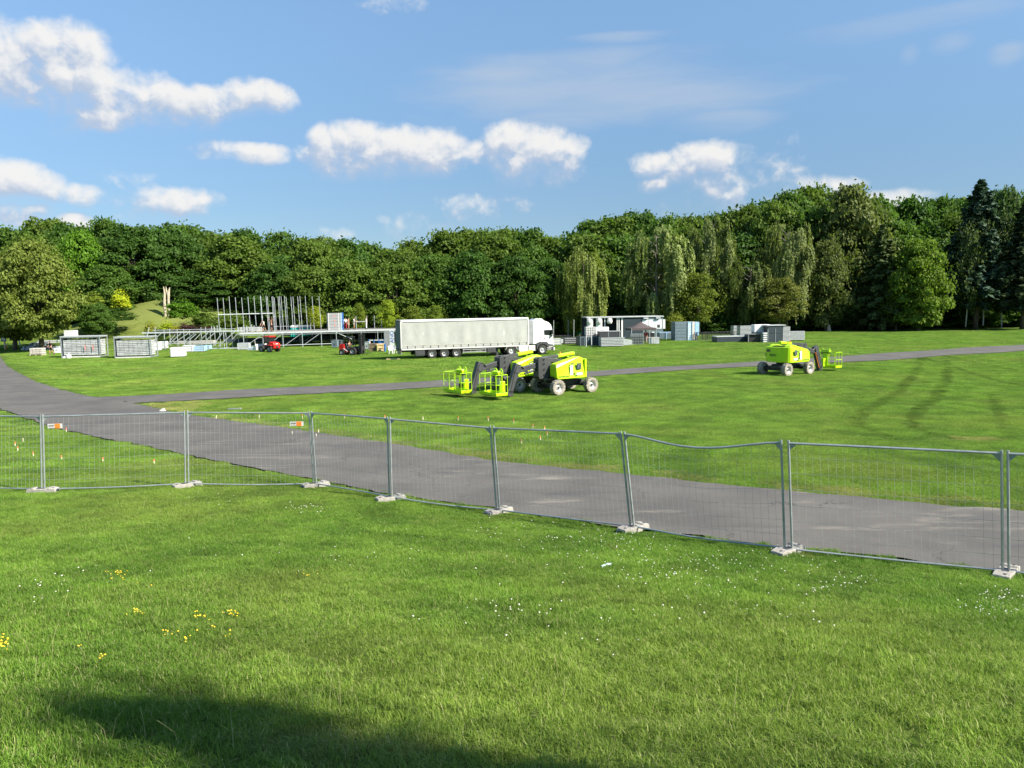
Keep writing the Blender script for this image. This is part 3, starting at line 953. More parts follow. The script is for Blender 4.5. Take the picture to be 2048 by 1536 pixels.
# ------------------------------------------------------------------ boom lifts
def make_lift():
    t_ = thing('boom_lift', (0, 0, 0), 0, '', 'boom lift', 'lime green articulated boom lifts on the lawn')
    m = MB()
    m.box((0, 0, .56), (1.9, .84, .34)); m.box((1.0, 0, .50), (.5, 1.0, .26)); m.box((-1.0, 0, .50), (.5, 1.0, .26))
    m.box((1.15, 0, .43), (.2, 1.72, .2)); m.box((-1.15, 0, .43), (.2, 1.72, .2))
    for x in (-1.15, 1.15):
        for y in (-.72, .72):
            m.box((x, y, .45), (.32, .14, .34))
            m.bar((x + .22, y * .5, .5), (x + .22, y * 1.0, .46), .07)
    m.lathe([(.62, .70), (.62, .84), (.55, .9), (.001, .9)], (0, 0, 0), (0, 0, 1), 28)
    m.box((0, .46, .62), (1.2, .1, .2)); m.box((0, -.46, .62), (1.2, .1, .2))
    m.build('chassis', M['black'], t_, bevel=.02)
    for x in (-1.15, 1.15):
        for y in (-1, 1):
            o, h, ro = wheel(t_, (x, y * .98, .43), .435, .33, y, M['tyre_pale'], M['rim_pale'], 16)
            h.build('hub', M['dark'], o, smooth=True)
    MB.shift = Vector((.62, 0, 0))
    m = MB()
    m.box((-.35, 0, .93), (2.1, 1.5, .12)); m.box((-.4, 0, 1.3), (1.5, .5, .7))
    m.box((-1.1, 0, 1.5), (.5, .7, .6))
    m.build('turntable', M['black'], t_, bevel=.02)
    for s in (-1, 1):
        pr = [(.50, .86), (.60, 1.0), (.62, 1.52), (.54, 1.70), (-1.02, 2.07), (-1.28, 1.98), (-1.36, 1.9), (-1.36, .86)]
        m = MB()
        lo, hi = (.36, 1.02) if s > 0 else (-1.02, -.36)
        n = len(pr); vs = []
        for yy in (lo, hi):
            for a, z in pr:
                outer = (yy * s > .6)
                vs.append((a, yy if not (outer and z > 1.45) else yy - s * (.0 if z < 1.6 else .16), z))
        fs = [tuple(range(n)), tuple(range(2 * n - 1, n - 1, -1))] + [(i, i + n, (i + 1) % n + n, (i + 1) % n) for i in range(n)]
        m.add(vs, fs)
        c = m.build('side_cover', M['lime'], t_, bevel=.045, seg=3, smooth=False)
        v = MB(); v.box((-.92, s * 1.021, 1.52), (.30, .012, .34)); v.build('vent', M['navy'], c)
        v = MB(); v.box((-.92, s * 1.026, 1.6), (.18, .008, .02)); v.box((-.86, s * 1.026, 1.5), (.02, .008, .2)); v.box((-.98, s * 1.026, 1.47), (.02, .008, .16)); v.build('vent_bars', M['grey'], c)
        v = MB(); v.box((-.40, s * 1.021, 1.33), (.2, .010, .55)); v.box((-.95, s * 1.021, 1.10), (.42, .01, .14)); v.build('decal', M['offwhite'], c)
        v = MB(); v.box((-.45, s * 1.021, 1.68), (.24, .010, .07)); v.build('small_decal', M['wood'], c)
        v = MB(); v.box((-.72, s * 1.022, 1.0), (.14, .014, .05)); v.build('handle', M['black'], c)
        v = MB(); v.box((-.58, s * 1.022, 1.12), (.18, .008, .045)); v.build('warning_mark', M['black'], c)
        v = MB(); v.box((-.62, s * 1.020, 1.4), (.014, .010, .9)); v.build('seam', M['dark'], c)
        text_on(c, 'lettering', 'ZOOMLION', .13, M['text'], (.12, s * 1.024, 1.0), (1 if s < 0 else -1, 0, 0), (0, 0, 1))
    # counterweight, a half drum at the rear
    pr = [(-1.34, -1.02)]
    for k in range(13):
        a = -math.pi / 2 + math.pi * k / 12
        pr.append((-1.36 - .42 * math.cos(a), 1.02 * math.sin(a)))
    pr.append((-1.34, 1.02))
    m = MB()
    n = len(pr)
    vs = [(x, y, .88) for x, y in pr] + [(x, y, 1.90) for x, y in pr]
    m.add(vs, [tuple(range(n)), tuple(range(2 * n - 1, n - 1, -1))] + [(i, i + n, (i + 1) % n + n, (i + 1) % n) for i in range(n)])
    cw = m.build('counterweight', M['lime'], t_, bevel=.05, seg=3)
    text_on(cw, 'lettering', 'ZOOMLION', .24, M['text'], (-1.745, .42, 1.36), (-.33, -1, 0), (0, 0, 1))
    v = MB(); v.box((-1.735, .42, 1.66), (.03, .5, .17), rot=(0, 0, .32)); v.build('decal', M['wood'], cw)
    # engine or hood opening on top
    m = MB(); m.box((-1.22, 0, 1.93), (.5, .9, .05)); m.build('top_grille', M['black'], t_)
    # booms
    m = MB()
    m.box((.85, .0, 1.72), (.9, .42, .55))
    for y in (-.24, .24):
        m.prism([(.50, .88), (1.22, .88), (1.30, 1.05), (1.30, 1.98), (1.18, 2.08), (.62, 2.08), (.5, 1.9)], y - .025, y + .025)
    for z in (1.12, 1.36, 1.58): m.box((.05, 0, z), (1.5, .36, .13))
    m.box((.78, 0, 1.05), (.5, .44, .12)); m.box((1.26, 0, 1.45), (.06, .5, .95))
    for z in (1.1, 1.4, 1.7, 1.95):
        m.lathe([(.05, -.3), (.05, .3)], (.95, 0, z), (0, 1, 0), 10)
    m.build('link_frame', M['dark'], t_, bevel=.015)
    m = MB(); m.box((1.1, -.30, 1.22), (.14, .03, .18)); m.build('notice', M['white'], t_)
    m = MB(); m.bar((-.9, 0, 1.74), (1.1, 0, 1.96), .24, .22); m.bar((1.1, 0, 1.98), (-.2, 0, 2.08), .22, .17); m.build('lower_boom', M['dark'], t_, bevel=.015)
    m = MB(); m.bar((-1.32, 0, 2.20), (-.15, 0, 2.075), .27, .20); ub = m.build('upper_boom', M['lime'], t_, bevel=.06, seg=3)
    m = MB(); m.lathe([(.045, 0), (.05, .10), (.03, .13), (.001, .13)], (-.55, -.25, 2.16), (0, 0, 1), 10); m.build('beacon', M['orange'], t_)
    MB.shift = Vector((1.18, 0, 0))
    m = MB(); m.bar((.45, 0, 1.70), (1.98, 0, 1.40), .2, .28); m.bar((1.3, .02, 1.36), (1.95, .02, 1.42), .12, .14); m.bar((.6, 0, 1.42), (1.5, 0, 1.22), .1, .1)
    m.build('jib_base', M['dark'], t_, bevel=.02)
    m = MB(); m.box((2.0, 0, 1.48), (.30, .34, .42), rot=(0, -.3, 0)); m.bar((1.96, 0, 1.78), (2.55, 0, .20), .30, .34, (1, 0, 0)); m.bar((1.85, 0, 1.5), (2.34, 0, .3), .14, .1, (1, 0, 0))
    m.box((2.5, 0, .22), (.32, .3, .32))
    m.build('jib', M['dark'], t_, bevel=.02)
    m = MB()
    for k, y in enumerate((-.14, -.10, .12, .15)):
        m.tube([(1.6, y, 1.52), (1.85, y, 1.72), (2.02, y * 1.1, 1.74), (2.16 + .02 * k, y * 1.1, 1.4), (2.4, y, .7), (2.5, y, .4)], .018, 6)
    m.build('hoses', M['black'], t_, smooth=True)
    m = MB()
    pts = [(1.80 + .03 * math.sin(k * 2.2), -.17 + .01 * math.cos(k * 2), 1.35 - .085 * k) for k in range(14)]
    pts = [(p[0] + .035 * k, p[1], p[2]) for k, p in enumerate(pts)]
    m.tube(pts, .022, 6); m.build('orange_hose', M['orange'], t_, smooth=True)
    MB.shift = Vector((1.42, 0, 0))
    # basket
    bx0, bx1, by = 2.90, 3.60, .86
    b = MB(); b.box(((bx0 + bx1) / 2, 0, .24), (bx1 - bx0, 2 * by, .05))
    for y in (-by, by): b.box(((bx0 + bx1) / 2, y, .31), (bx1 - bx0, .02, .15))
    for x in (bx0, bx1): b.box((x, 0, .31), (.02, 2 * by, .15))
    bk = b.build('basket', M['lime'], t_, bevel=.008)
    r_ = MB()
    def ring(z):
        return [(bx0, -by, z), (bx1, -by, z), (bx1, by, z), (bx0, by, z), (bx0, -by, z)]
    for z in (.80, 1.32):
        r_.tube(ring(z), .017, 8)
    for x, y in ((bx0, -by), (bx1, -by), (bx1, by), (bx0, by), ((bx0 + bx1) / 2, -by), ((bx0 + bx1) / 2, by), (bx1, -.30), (bx1, .30), (bx0, -.34), (bx0, .34)):
        r_.tube([(x, y, .30), (x, y, 1.32)], .0155, 8)
    for y in (-.26, .30):
        r_.tube([(bx0 + .02, y - .14, 1.30), (bx0 + .03, y - .13, 1.52), (bx0 + .05, y - .05, 1.60), (bx0 + .05, y + .05, 1.60), (bx0 + .03, y + .13, 1.52), (bx0 + .02, y + .14, 1.30)], .024, 8)
    r_.build('rails', M['lime'], bk, smooth=True)
    b = MB(); b.box((bx0 + .06, 0, .78), (.05, .40, .95)); b.box((2.7, 0, .6), (.26, .2, .6)); b.build('mount', M['lime'], bk, bevel=.01)
    b = MB(); b.box((bx0 + .13, 0, 1.38), (.24, .62, .20), rot=(0, .25, 0)); b.build('control_box', M['lime'], bk, bevel=.03)
    b = MB(); b.box((bx0 + .20, .1, 1.22), (.2, .7, .10)); b.build('control_shelf', M['black'], bk, bevel=.02)
    b = MB(); b.box((bx0 + .12, -.02, .55), (.1, .3, .24)); b.build('pedal_box', M['black'], bk, bevel=.02)
    b = MB(); b.box((bx0 + .095, .1, .92), (.01, .34, .36)); b.build('notice', M['offwhite'], bk)
    b = MB()
    for k in range(5): b.box((bx0 + .102, .1, .80 + .06 * k), (.006, .26, .02))
    b.build('notice_lines', M['bluegrey'], bk)
    MB.shift = Vector((0, 0, 0))
    return t_
lift = make_lift()
# near lift of the pair: front and rear wheels on the camera's side stand on these pixels
LIFT_PLACES = [
    ((1117, 790.5), (1181, 784), 'front boom lift of the pair, its whole lime green side cover visible', -1),
    ((1038, 784), (1098, 777), 'boom lift half hidden behind the front one of the pair', -1),
    ((1619, 747.5), (1573, 751.5), 'lime green boom lift standing alone beside the far path', -1),
]
lifts = []
for k, (pf, pr, lab, side) in enumerate(LIFT_PLACES):
    a, b = G(*pf), G(*pr)
    h = (a - b); h.z = 0
    ang = math.atan2(h.y, h.x)
    hd = h.normalized()
    # camera's side: front-left pair shows its left hand side when heading left
    left = Vector((-hd.y, hd.x, 0))
    s = 1 if left.y < 0 else -1           # side that faces the camera
    c = (a + b) / 2 - left * s * 1.0
    print('LIFT', k, 'wheelbase', h.length, 'heading', math.degrees(ang), c)
    o = lift if k == 0 else copy_tree(lift)
    o['label'] = lab
    o.location = (c.x, c.y, Tz(c.x, c.y) - .02)
    o.rotation_euler = (0, 0, ang)
    lifts.append(o)

# ------------------------------------------------------------------ white articulated lorry
def make_truck():
    a, b = G(864, 716.5), G(1085, 709.2)
    h = a - b; h = -h; h.z = 0
    ang = math.atan2(h.y, h.x)
    hd = h.normalized(); nr = Vector((hd.y, -hd.x, 0))      # towards the camera
    k = h.length
    print('TRUCK axles', k, math.degrees(ang))
    S = k / 12.3
    org = a - hd * 2.9 * S - nr * 1.15 * S
    t_ = thing('articulated_lorry', (org.x, org.y, Tz(org.x, org.y) - .02), ang, 'white articulated lorry with a long pale curtain sided trailer parked on the lawn', 'lorry')
    t_.scale = (S, S, S)
    HW = 1.27
    Y = -HW
    # trailer
    m = MB()
    nx_, nz_ = 60, 14
    vs = []; fs = []
    L0, L1, z0, z1 = -.19, 13.5, 1.16, 3.82
    body = MB(); body.box((6.655, 0, 2.5), (13.69, 2.46, 2.64)); body_o = body.build('cargo_box', M['offwhite'], t_)
    for s in (-1, 1):
        m = MB(); vs = []; fs = []
        for i in range(nx_ + 1):
            x = L0 + (L1 - L0) * i / nx_
            for j in range(nz_ + 1):
                z = z0 + (z1 - z0) * j / nz_
                bulge = .02 * math.sin(x * 5.1) * math.sin(math.pi * j / nz_) + .018 * math.sin(x * 2.05 + 1) * math.sin(math.pi * j / nz_) + .002 * math.sin(x * 11 + j * .9) + .008 * (random.random() - .5)
                vs.append((x, s * (HW - .005 + bulge), z))
        for i in range(nx_):
            for j in range(nz_):
                q = i * (nz_ + 1) + j
                fs.append((q, q + nz_ + 1, q + nz_ + 2, q + 1))
        m.add(vs, fs)
        c = m.build('curtain', CURT, t_, smooth=True)
        st = MB()
        for i in range(17):
            x = .35 + i * .81
            st.box((x, s * (HW + .022), 1.24), (.055, .012, .30))
        st.build('straps', M['dark'], c)
        bd = MB(); bd.box((6.655, s * (HW + .018), 1.42), (13.5, .006, .035)); bd.build('hem', M['strawbale'], c)
        m = MB(); m.box((6.655, s * (HW - .0), 1.05), (13.85, .05, .16)); m.build('side_rail', M['offwhite'], t_)
    m = MB(); m.box((6.655, 0, 3.935), (13.85, 2.56, .18)); m.box((6.655, 0, 4.03), (13.85, 2.5, .02)); m.build('trailer_roof', M['white'], t_, bevel=.02)
    m = MB(); m.box((6.7, -1.285, 3.828), (13.4, .03, .03)); m.build('roof_gutter', M['dark'], t_)
    for x, nm in ((-.27, 'corner_post'), (13.55, 'corner_post')):
        for s in (-1, 1):
            m = MB(); m.box((x, s * 1.245, 2.5), (.12, .09, 2.72)); m.build(nm, M['offwhite'], t_)
    for s in (-1, 1):
        m = MB(); m.box((-.35, s * .6, 2.46), (.06, 1.17, 2.68)); d = m.build('rear_door', M['bluegrey_door'], t_)  # doors darker than the sides, shade of the rear face painted in
        m = MB()
        for y in (.25, .85): m.tube([(-.40, s * y, 1.2), (-.40, s * y, 3.75)], .018, 6)
        for z in (1.35, 2.5, 3.6): m.box((-.39, s * 1.15, z), (.03, .12, .08))
        m.build('lock_rods', M['grey'], d)
    m = MB(); m.box((-.35, 0, 3.9), (.08, 2.5, .22)); m.box((-.35, 0, 1.04), (.1, 2.5, .18)); m.build('door_frame', M['navy'], t_)
    m = MB(); m.box((-.25, 0, .62), (.1, 2.3, .14)); m.box((-.3, 0, .85), (.06, 2.4, .18)); m.build('rear_bumper', M['grey'], t_)
    for s in (-1, 1):
        m = MB(); m.box((-.34, s * 1.0, .86), (.04, .34, .12)); m.build('tail_lamp', M['red'], t_)
    m = MB()
    for y in (-.5, .5): m.box((6.45, y, .88), (13.3, .14, .26))
    for x in np.arange(.6, 13.4, 1.0): m.box((float(x), 0, .94), (.1, 2.4, .12))
    for x in (2.9, 4.21, 5.52): m.box((x, 0, .52), (.16, 2.0, .16))
    m.box((10.0, 0, .5), (.12, 1.8, .8)); m.box((6.9, .9, .65), (1.2, .4, .5))
    m.build('trailer_chassis', M['black'], t_)
    for s in (-1, 1):
        m = MB(); m.box((1.65, s * 1.0, .62), (1.0, .5, .52)); m.build('side_locker', M['dark'], t_, bevel=.02)
        m = MB(); m.box((9.35, s * 1.05, .66), (.95, .45, .5)); m.build('pallet_box', M['dark'], t_, bevel=.02)
        m = MB(); m.box((7.5, s * 1.2, .56), (2.6, .04, .1)); m.box((7.5, s * 1.2, .82), (2.6, .04, .1)); m.bar((6.3, s * 1.19, .45), (6.3, s * 1.19, .95), .05); m.bar((8.7, s * 1.19, .45), (8.7, s * 1.19, .95), .05)
        m.tube([(7.0, s * 1.1, .62), (7.4, s * 1.1, .75), (8.1, s * 1.1, .6), (8.5, s * 1.1, .72)], .04, 6)
        m.build('side_guard', M['grey'], t_)
        m = MB(); m.box((10.15, s * .75, .46), (.16, .16, .9)); m.box((10.15, s * .75, .04), (.3, .3, .06)); m.build('landing_leg', M['dark'], t_)
        m = MB(); m.box((2.25, s * 1.0, .66), (.03, .5, .58)); m.box((6.12, s * 1.0, .66), (.03, .5, .58)); m.build('mudflap', M['black'], t_)
        for x in (2.9, 4.21, 5.52):
            o, h_, ro = wheel(t_, (x, s * 1.06, .5), .5, .38, s, M['tyre'], M['rim'], 0, 28, .50)
            h_.build('hub', M['black'], o, smooth=True)
    # tractor
    m = MB()
    for y in (-.42, .42): m.box((13.2, y, .85), (5.6, .12, .26))
    m.box((11.6, 0, .55), (.2, 2.0, .2)); m.box((15.2, 0, .55), (.2, 2.0, .2)); m.box((12.0, 0, 1.0), (1.2, 1.0, .12)); m.box((13.6, 0, 1.0), (.7, 2.2, .5))
    m.build('tractor_chassis', M['black'], t_)
    for s in (-1, 1):
        for dy in ((1.08, .32), (.74, .30)):
            o, h_, ro = wheel(t_, (11.6, s * dy[0], .52), .52, dy[1], s, M['tyre'], M['rim'], 0, 28, .56)
            h_.build('hub', M['rim'], o, smooth=True)
        o, h_, ro = wheel(t_, (15.2, s * 1.08, .52), .52, .34, s, M['tyre'], M['rim'], 0, 28, .60)
        h_.build('hub', M['rim'], o, smooth=True)
        m = MB()
        pts = [Vector((11.6 + .66 * math.cos(a), 0, .52 + .62 * math.sin(a))) for a in np.linspace(0.15, math.pi - .15, 13)]
        vs = []; fs = []
        for i, p in enumerate(pts):
            for y in (.72, 1.27):
                vs.append((p.x, s * y, p.z))
        fs = [(2 * i, 2 * i + 1, 2 * i + 3, 2 * i + 2) for i in range(12)]
        m.add(vs, fs); m.tube([(p.x, s * 1.26, p.z) for p in pts], .03, 6)
        m.build('mudguard', M['offwhite'], t_)
        m = MB(); m.box((12.95, s * 1.0, .70), (1.05, .55, .66)); tk = m.build('fuel_tank', M['white'], t_, bevel=.05)
        m = MB()
        for x in (12.75, 13.1): m.box((x, s * 1.0, .70), (.04, .565, .68))
        m.build('tank_straps', M['grey'], tk)
        m = MB(); m.box((13.95, s * 1.0, .72), (.78, .5, .6)); m.build('side_skirt', M['offwhite'], t_, bevel=.03)
        m = MB(); m.box((13.62, s * .98, .72), (.1, .5, .62)); m.build('skirt_gap', M['black'], t_)
    cabp = [(14.05, 1.12), (14.05, 3.72), (14.55, 3.74), (15.4, 3.66), (15.95, 3.45), (16.22, 3.15), (16.34, 2.75), (16.42, 2.0), (16.50, 1.0), (15.85, 1.02), (15.62, 1.32), (14.75, 1.32), (14.55, 1.12)]
    m = MB(); m.prism(cabp, -1.24, 1.24)
    cab = m.build('cab', M['white_truck'], t_, bevel=.09, seg=3)
    m = MB(); m.prism([(14.5, 3.7), (14.55, 3.86), (15.35, 3.86), (15.6, 3.64)], -.7, .7); m.build('roof_spoiler', M['white_truck'], cab, bevel=.04)
    for s in (-1, 1):
        m = MB(); m.prism([(15.40, 2.10), (15.36, 2.62), (16.02, 2.66), (16.18, 2.58), (16.25, 2.1), (15.95, 2.04)], s * 1.22, s * 1.25); m.build('side_window', M['glass'], cab)
        m = MB(); m.box((15.42, s * 1.262, 1.72), (.17, .03, .07)); m.build('door_handle', M['dark'], cab)
        m = MB()
        m.prism([(14.5, .62), (14.5, 1.3), (15.68, 1.36), (15.92, 1.12), (16.46, 1.02), (16.50, .45), (15.82, .45)] + [(15.2 + .62 * math.cos(a), .52 + .62 * math.sin(a)) for a in np.linspace(.12, math.pi - .1, 10)], s * .95, s * 1.262)
        m.build('wheel_arch', M['dark'], t_)
        m = MB(); m.box((16.5, s * .95, .95), (.12, .45, .22)); m.build('headlight', M['lamp'], t_, bevel=.03)
        m = MB(); m.box((16.28, s * 1.38, 2.42), (.16, .22, .50)); m.box((16.2, s * 1.36, 2.02), (.14, .2, .26)); m.bar((16.15, s * 1.22, 2.66), (16.28, s * 1.38, 2.62), .05); m.build('mirror', M['black'], cab, bevel=.03)
        m = MB(); m.box((15.95, s * 1.2675, .70), (.5, .012, .05)); m.box((15.95, s * 1.2675, .55), (.5, .012, .05)); m.box((16.15, s * 1.2675, .84), (.5, .012, .07)); m.build('step', M['offwhite'], t_)
        m = MB(); m.prism([(13.62, 1.2), (13.62, 3.6), (14.04, 3.7), (14.04, 1.2)], s * 1.18, s * 1.21); m.build('air_deflector', M['grey'], cab)
    m = MB(); m.prism([(16.26, 2.64), (16.425, 1.98), (16.46, 1.98), (16.30, 2.66)], -1.12, 1.12); m.build('windscreen', M['glass'], cab)
    m = MB(); m.box((16.44, 0, 1.5), (.08, 1.6, .7)); m.build('grille', M['dark'], t_)
    m = MB(); m.box((16.52, 0, .55), (.22, 2.5, .32)); m.build('front_bumper', M['white_truck'], t_, bevel=.06)
    m = MB(); m.box((13.9, -.2, 1.9), (.12, .8, 1.3)); m.build('hose_rack', M['cl_red'], t_)
    m = MB(); m.box((16.28, 0, 2.72), (.34, 1.9, .08), rot=(0, .5, 0)); m.build('sun_visor', M['dark'], cab)
    return t_
M['bluegrey_door'] = mat('dark_bluegrey', (.13, .18, .18), .5, 0, .15, 2, dirt=(.2, .22, .21), dirt_amt=.4)
M['white_truck'] = mat('cab_white', (.84, .84, .83), .22, 0, .03, 1)
mc, t, b = new_mat('curtain_fabric')
co = t.nodes.new('ShaderNodeTexCoord')
mp = t.nodes.new('ShaderNodeMapping'); mp.inputs['Scale'].default_value = (.7, 1, .35)
t.links.new(co.outputs['Object'], mp.inputs[0])
n = t.nodes.new('ShaderNodeTexNoise'); n.inputs['Scale'].default_value = 1.6; n.inputs['Detail'].default_value = 8; n.inputs['Roughness'].default_value = .7
t.links.new(mp.outputs[0], n.inputs['Vector'])
c = mixc(t, smooth(t, n.outputs['Fac'], .35, .7), (.385, .39, .36), (.325, .33, .31))
n = t.nodes.new('ShaderNodeTexNoise'); n.inputs['Scale'].default_value = .7; n.inputs['Detail'].default_value = 5
t.links.new(co.outputs['Object'], n.inputs['Vector'])
c = mixc(t, smooth(t, n.outputs['Fac'], .5, .7, 0, .35), c, (.42, .42, .385))
t.links.new(c, b.inputs['Base Color']); b.inputs['Roughness'].default_value = .5
CURT = mc
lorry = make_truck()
# ------------------------------------------------------------------ compact red loaders
def place(px, py, ang_deg, name, label, cat_, group=None):
    p = G(px, py)
    return thing(name, (p.x, p.y, p.z - .01), R(ang_deg), label, cat_, group), p

# loader seen from behind, with a white bucket to the left
t_, p = place(541, 704, 150, 'compact_loader', 'red compact loader with a cab and pale bucket, seen from behind', 'loader')
for x, y in ((-.55, -.62), (-.55, .62), (.75, -.62), (.75, .62)):
    o, h, ro = wheel(t_, (x, y, .40), .40, .32, 1 if y > 0 else -1, M['tyre'], M['rim'], 14, 24, .5)
    h.build('hub', M['dark'], o)
m = MB(); m.box((.1, 0, .48), (1.9, .8, .36)); m.build('chassis', M['black'], t_, bevel=.02)
m = MB(); m.prism([(-1.15, .45), (-1.2, .9), (-1.05, 1.18), (-.35, 1.28), (-.3, .5)], -.5, .5); h = m.build('engine_hood', M['red'], t_, bevel=.07, seg=3)
m = MB(); m.box((-1.21, 0, .68), (.03, .4, .22)); m.build('grille', M['dark'], h)
m = MB(); m.box((-1.15, 0, 1.02), (.03, .4, .1)); m.build('badge', M['offwhite'], h)
for s in (-1, 1):
    m = MB(); m.prism([(-.95, .82), (-.9, .9), (-.2, .9), (-.15, .82)], s * .48, s * .80); m.build('mudguard', M['red'], t_)
    m = MB(); m.box((-1.17, s * .4, .98), (.04, .12, .1)); m.build('tail_lamp', M['orange'], t_)
m = MB()
for x in (-.3, .55):
    for y in (-.42, .42): m.bar((x, y, .7), (x * .9 + .02, y, 1.82), .06)
m.box((.12, 0, .75), (.9, .86, .1)); m.build('cab_frame', M['black'], t_)
m = MB(); m.box((-.3, 0, 1.45), (.02, .74, .6)); m.box((.12, -.43, 1.4), (.72, .02, .7)); m.box((.12, .43, 1.4), (.72, .02, .7)); m.build('cab_glass', M['glass'], t_)
m = MB(); m.box((.12, 0, 1.90), (1.15, 1.0, .15)); m.build('cab_roof', M['red'], t_, bevel=.05, seg=3)
m = MB(); m.bar((.2, -.3, .9), (1.7, -.3, .55), .1, .14); m.bar((.2, .3, .9), (1.7, .3, .55), .1, .14); m.build('loader_arm', M['red'], t_)
m = MB()
pr = [(1.5, .28), (2.25, .22), (2.3, .26), (1.75, .38), (1.6, .6), (1.62, 1.0), (1.56, 1.0), (1.5, .6)]
m.prism(pr, -.85, .85)
for y in (-.85, .85): m.prism([(1.5, .28), (2.25, .22), (1.7, 1.0), (1.55, 1.0)], y - .02, y + .02)
m.build('bucket', M['bag'], t_)
m = MB(); m.tube([(1.6, .85, .8), (1.65, .9, 1.5), (1.2, .7, 1.75), (.6, .45, 1.8)], .03, 6); m.build('lift_loop', M['offwhite'], t_)

# loader with a fork mast and a driver
t_, p = place(704, 709.5, -20, 'articulated_loader', 'red and black articulated loader with fork mast and driver before the stage', 'loader')
LOADER2 = t_
for x, y, r_, w in ((-.95, -.48, .33, .26), (-.95, .48, .33, .26), (.48, -.58, .43, .32), (.48, .58, .43, .32)):
    o, h, ro = wheel(t_, (x, y, r_), r_, w, 1 if y > 0 else -1, M['tyre'], M['rim'], 14, 24, .5)
    h.build('hub', M['rim'], o)
m = MB(); m.box((-.7, 0, .45), (1.1, .6, .3)); m.box((.4, 0, .5), (1.0, .6, .4)); m.bar((-.3, -.3, .62), (.1, -.3, .4), .1); m.build('chassis', M['black'], t_, bevel=.03)
m = MB(); m.prism([(-1.35, .5), (-1.38, .95), (-1.25, 1.2), (-.72, 1.28), (-.6, .62), (-.7, .5)], -.46, .46); m.build('engine_hood', M['red'], t_, bevel=.1, seg=3)
m = MB(); m.prism([(-.7, .42), (.2, .36), (.2, .30), (-.7, .34)], -.5, .5); m.build('side_step', M['red'], t_)
m = MB(); m.bar((-.75, -.49, .72), (-.25, -.49, .42), .07, .05); m.build('white_stripe', M['white'], t_)
m = MB(); m.prism([(-.75, .62), (-.7, 1.25), (-.5, 1.3), (-.25, .75), (.1, .72), (.1, .6)], -.36, .36); m.build('seat', M['dark'], t_, bevel=.04)
m = MB()
for y in (-.44, .44):
    m.bar((-.78, y, 1.1), (-.6, y, 1.93), .05); m.bar((.22, y, .85), (.05, y, 1.93), .05)
m.build('roll_bar', M['black'], t_)
m = MB(); m.box((-.28, 0, 1.97), (.95, .98, .09)); m.build('canopy', M['black'], t_, bevel=.03)
m = MB(); m.tube([(.12, 0, .75), (.28, 0, 1.15)], .03, 6); m.lathe([(.15, 0), (.17, .02), (.15, .04)], (.24, 0, 1.12), (-.4, 0, 1), 16); m.build('steering_wheel', M['black'], t_)
m = MB(); m.box((.62, 0, .8), (.45, .56, .3)); m.bar((.7, -.22, .9), (1.15, -.22, .75), .12, .16); m.bar((.7, .22, .9), (1.15, .22, .75), .12, .16); m.build('loader_arm', M['black'], t_)
m = MB()
for y in (-.3, .3): m.box((1.2, y, 1.2), (.16, .12, 2.2)); m.box((1.34, y, 1.15), (.10, .10, 2.0))
for z in (.3, .8, 1.3, 1.8, 2.2): m.box((1.22, 0, z), (.08, .66, .10))
m.box((1.26, 0, 1.2), (.06, .16, 2.0)); m.box((1.4, 0, .75), (.08, .8, .5))
m.build('mast', M['black'], t_)
m = MB()
for y in (-.24, .24): m.box((1.42, y, .55), (.06, .12, .7)); m.box((1.85, y, .22), (.9, .12, .05))
m.build('fork', M['dark'], t_)

# ------------------------------------------------------------------ people
def skin_mesh(name, verts, edges, radii, root, matr, parent, sub=1):
    me = bpy.data.meshes.new(name)
    me.from_pydata([tuple(v) for v in verts], edges, [])
    o = bpy.data.objects.new(name, me); COL.objects.link(o)
    m = o.modifiers.new('skin', 'SKIN'); m.use_smooth_shade = True
    sv = me.skin_vertices[0].data
    for i, r_ in enumerate(radii):
        sv[i].radius = (r_[0], r_[1]) if isinstance(r_, tuple) else (r_, r_)
        sv[i].use_root = (i == root)
    s = o.modifiers.new('sub', 'SUBSURF'); s.levels = sub; s.render_levels = sub
    dg = bpy.context.evaluated_depsgraph_get()
    nm = bpy.data.meshes.new_from_object(o.evaluated_get(dg))
    bpy.data.objects.remove(o); bpy.data.meshes.remove(me)
    nm.name = name; nm.materials.clear(); nm.materials.append(matr)
    nm.polygons.foreach_set('use_smooth', [True] * len(nm.polygons))
    return link(name, nm, parent)

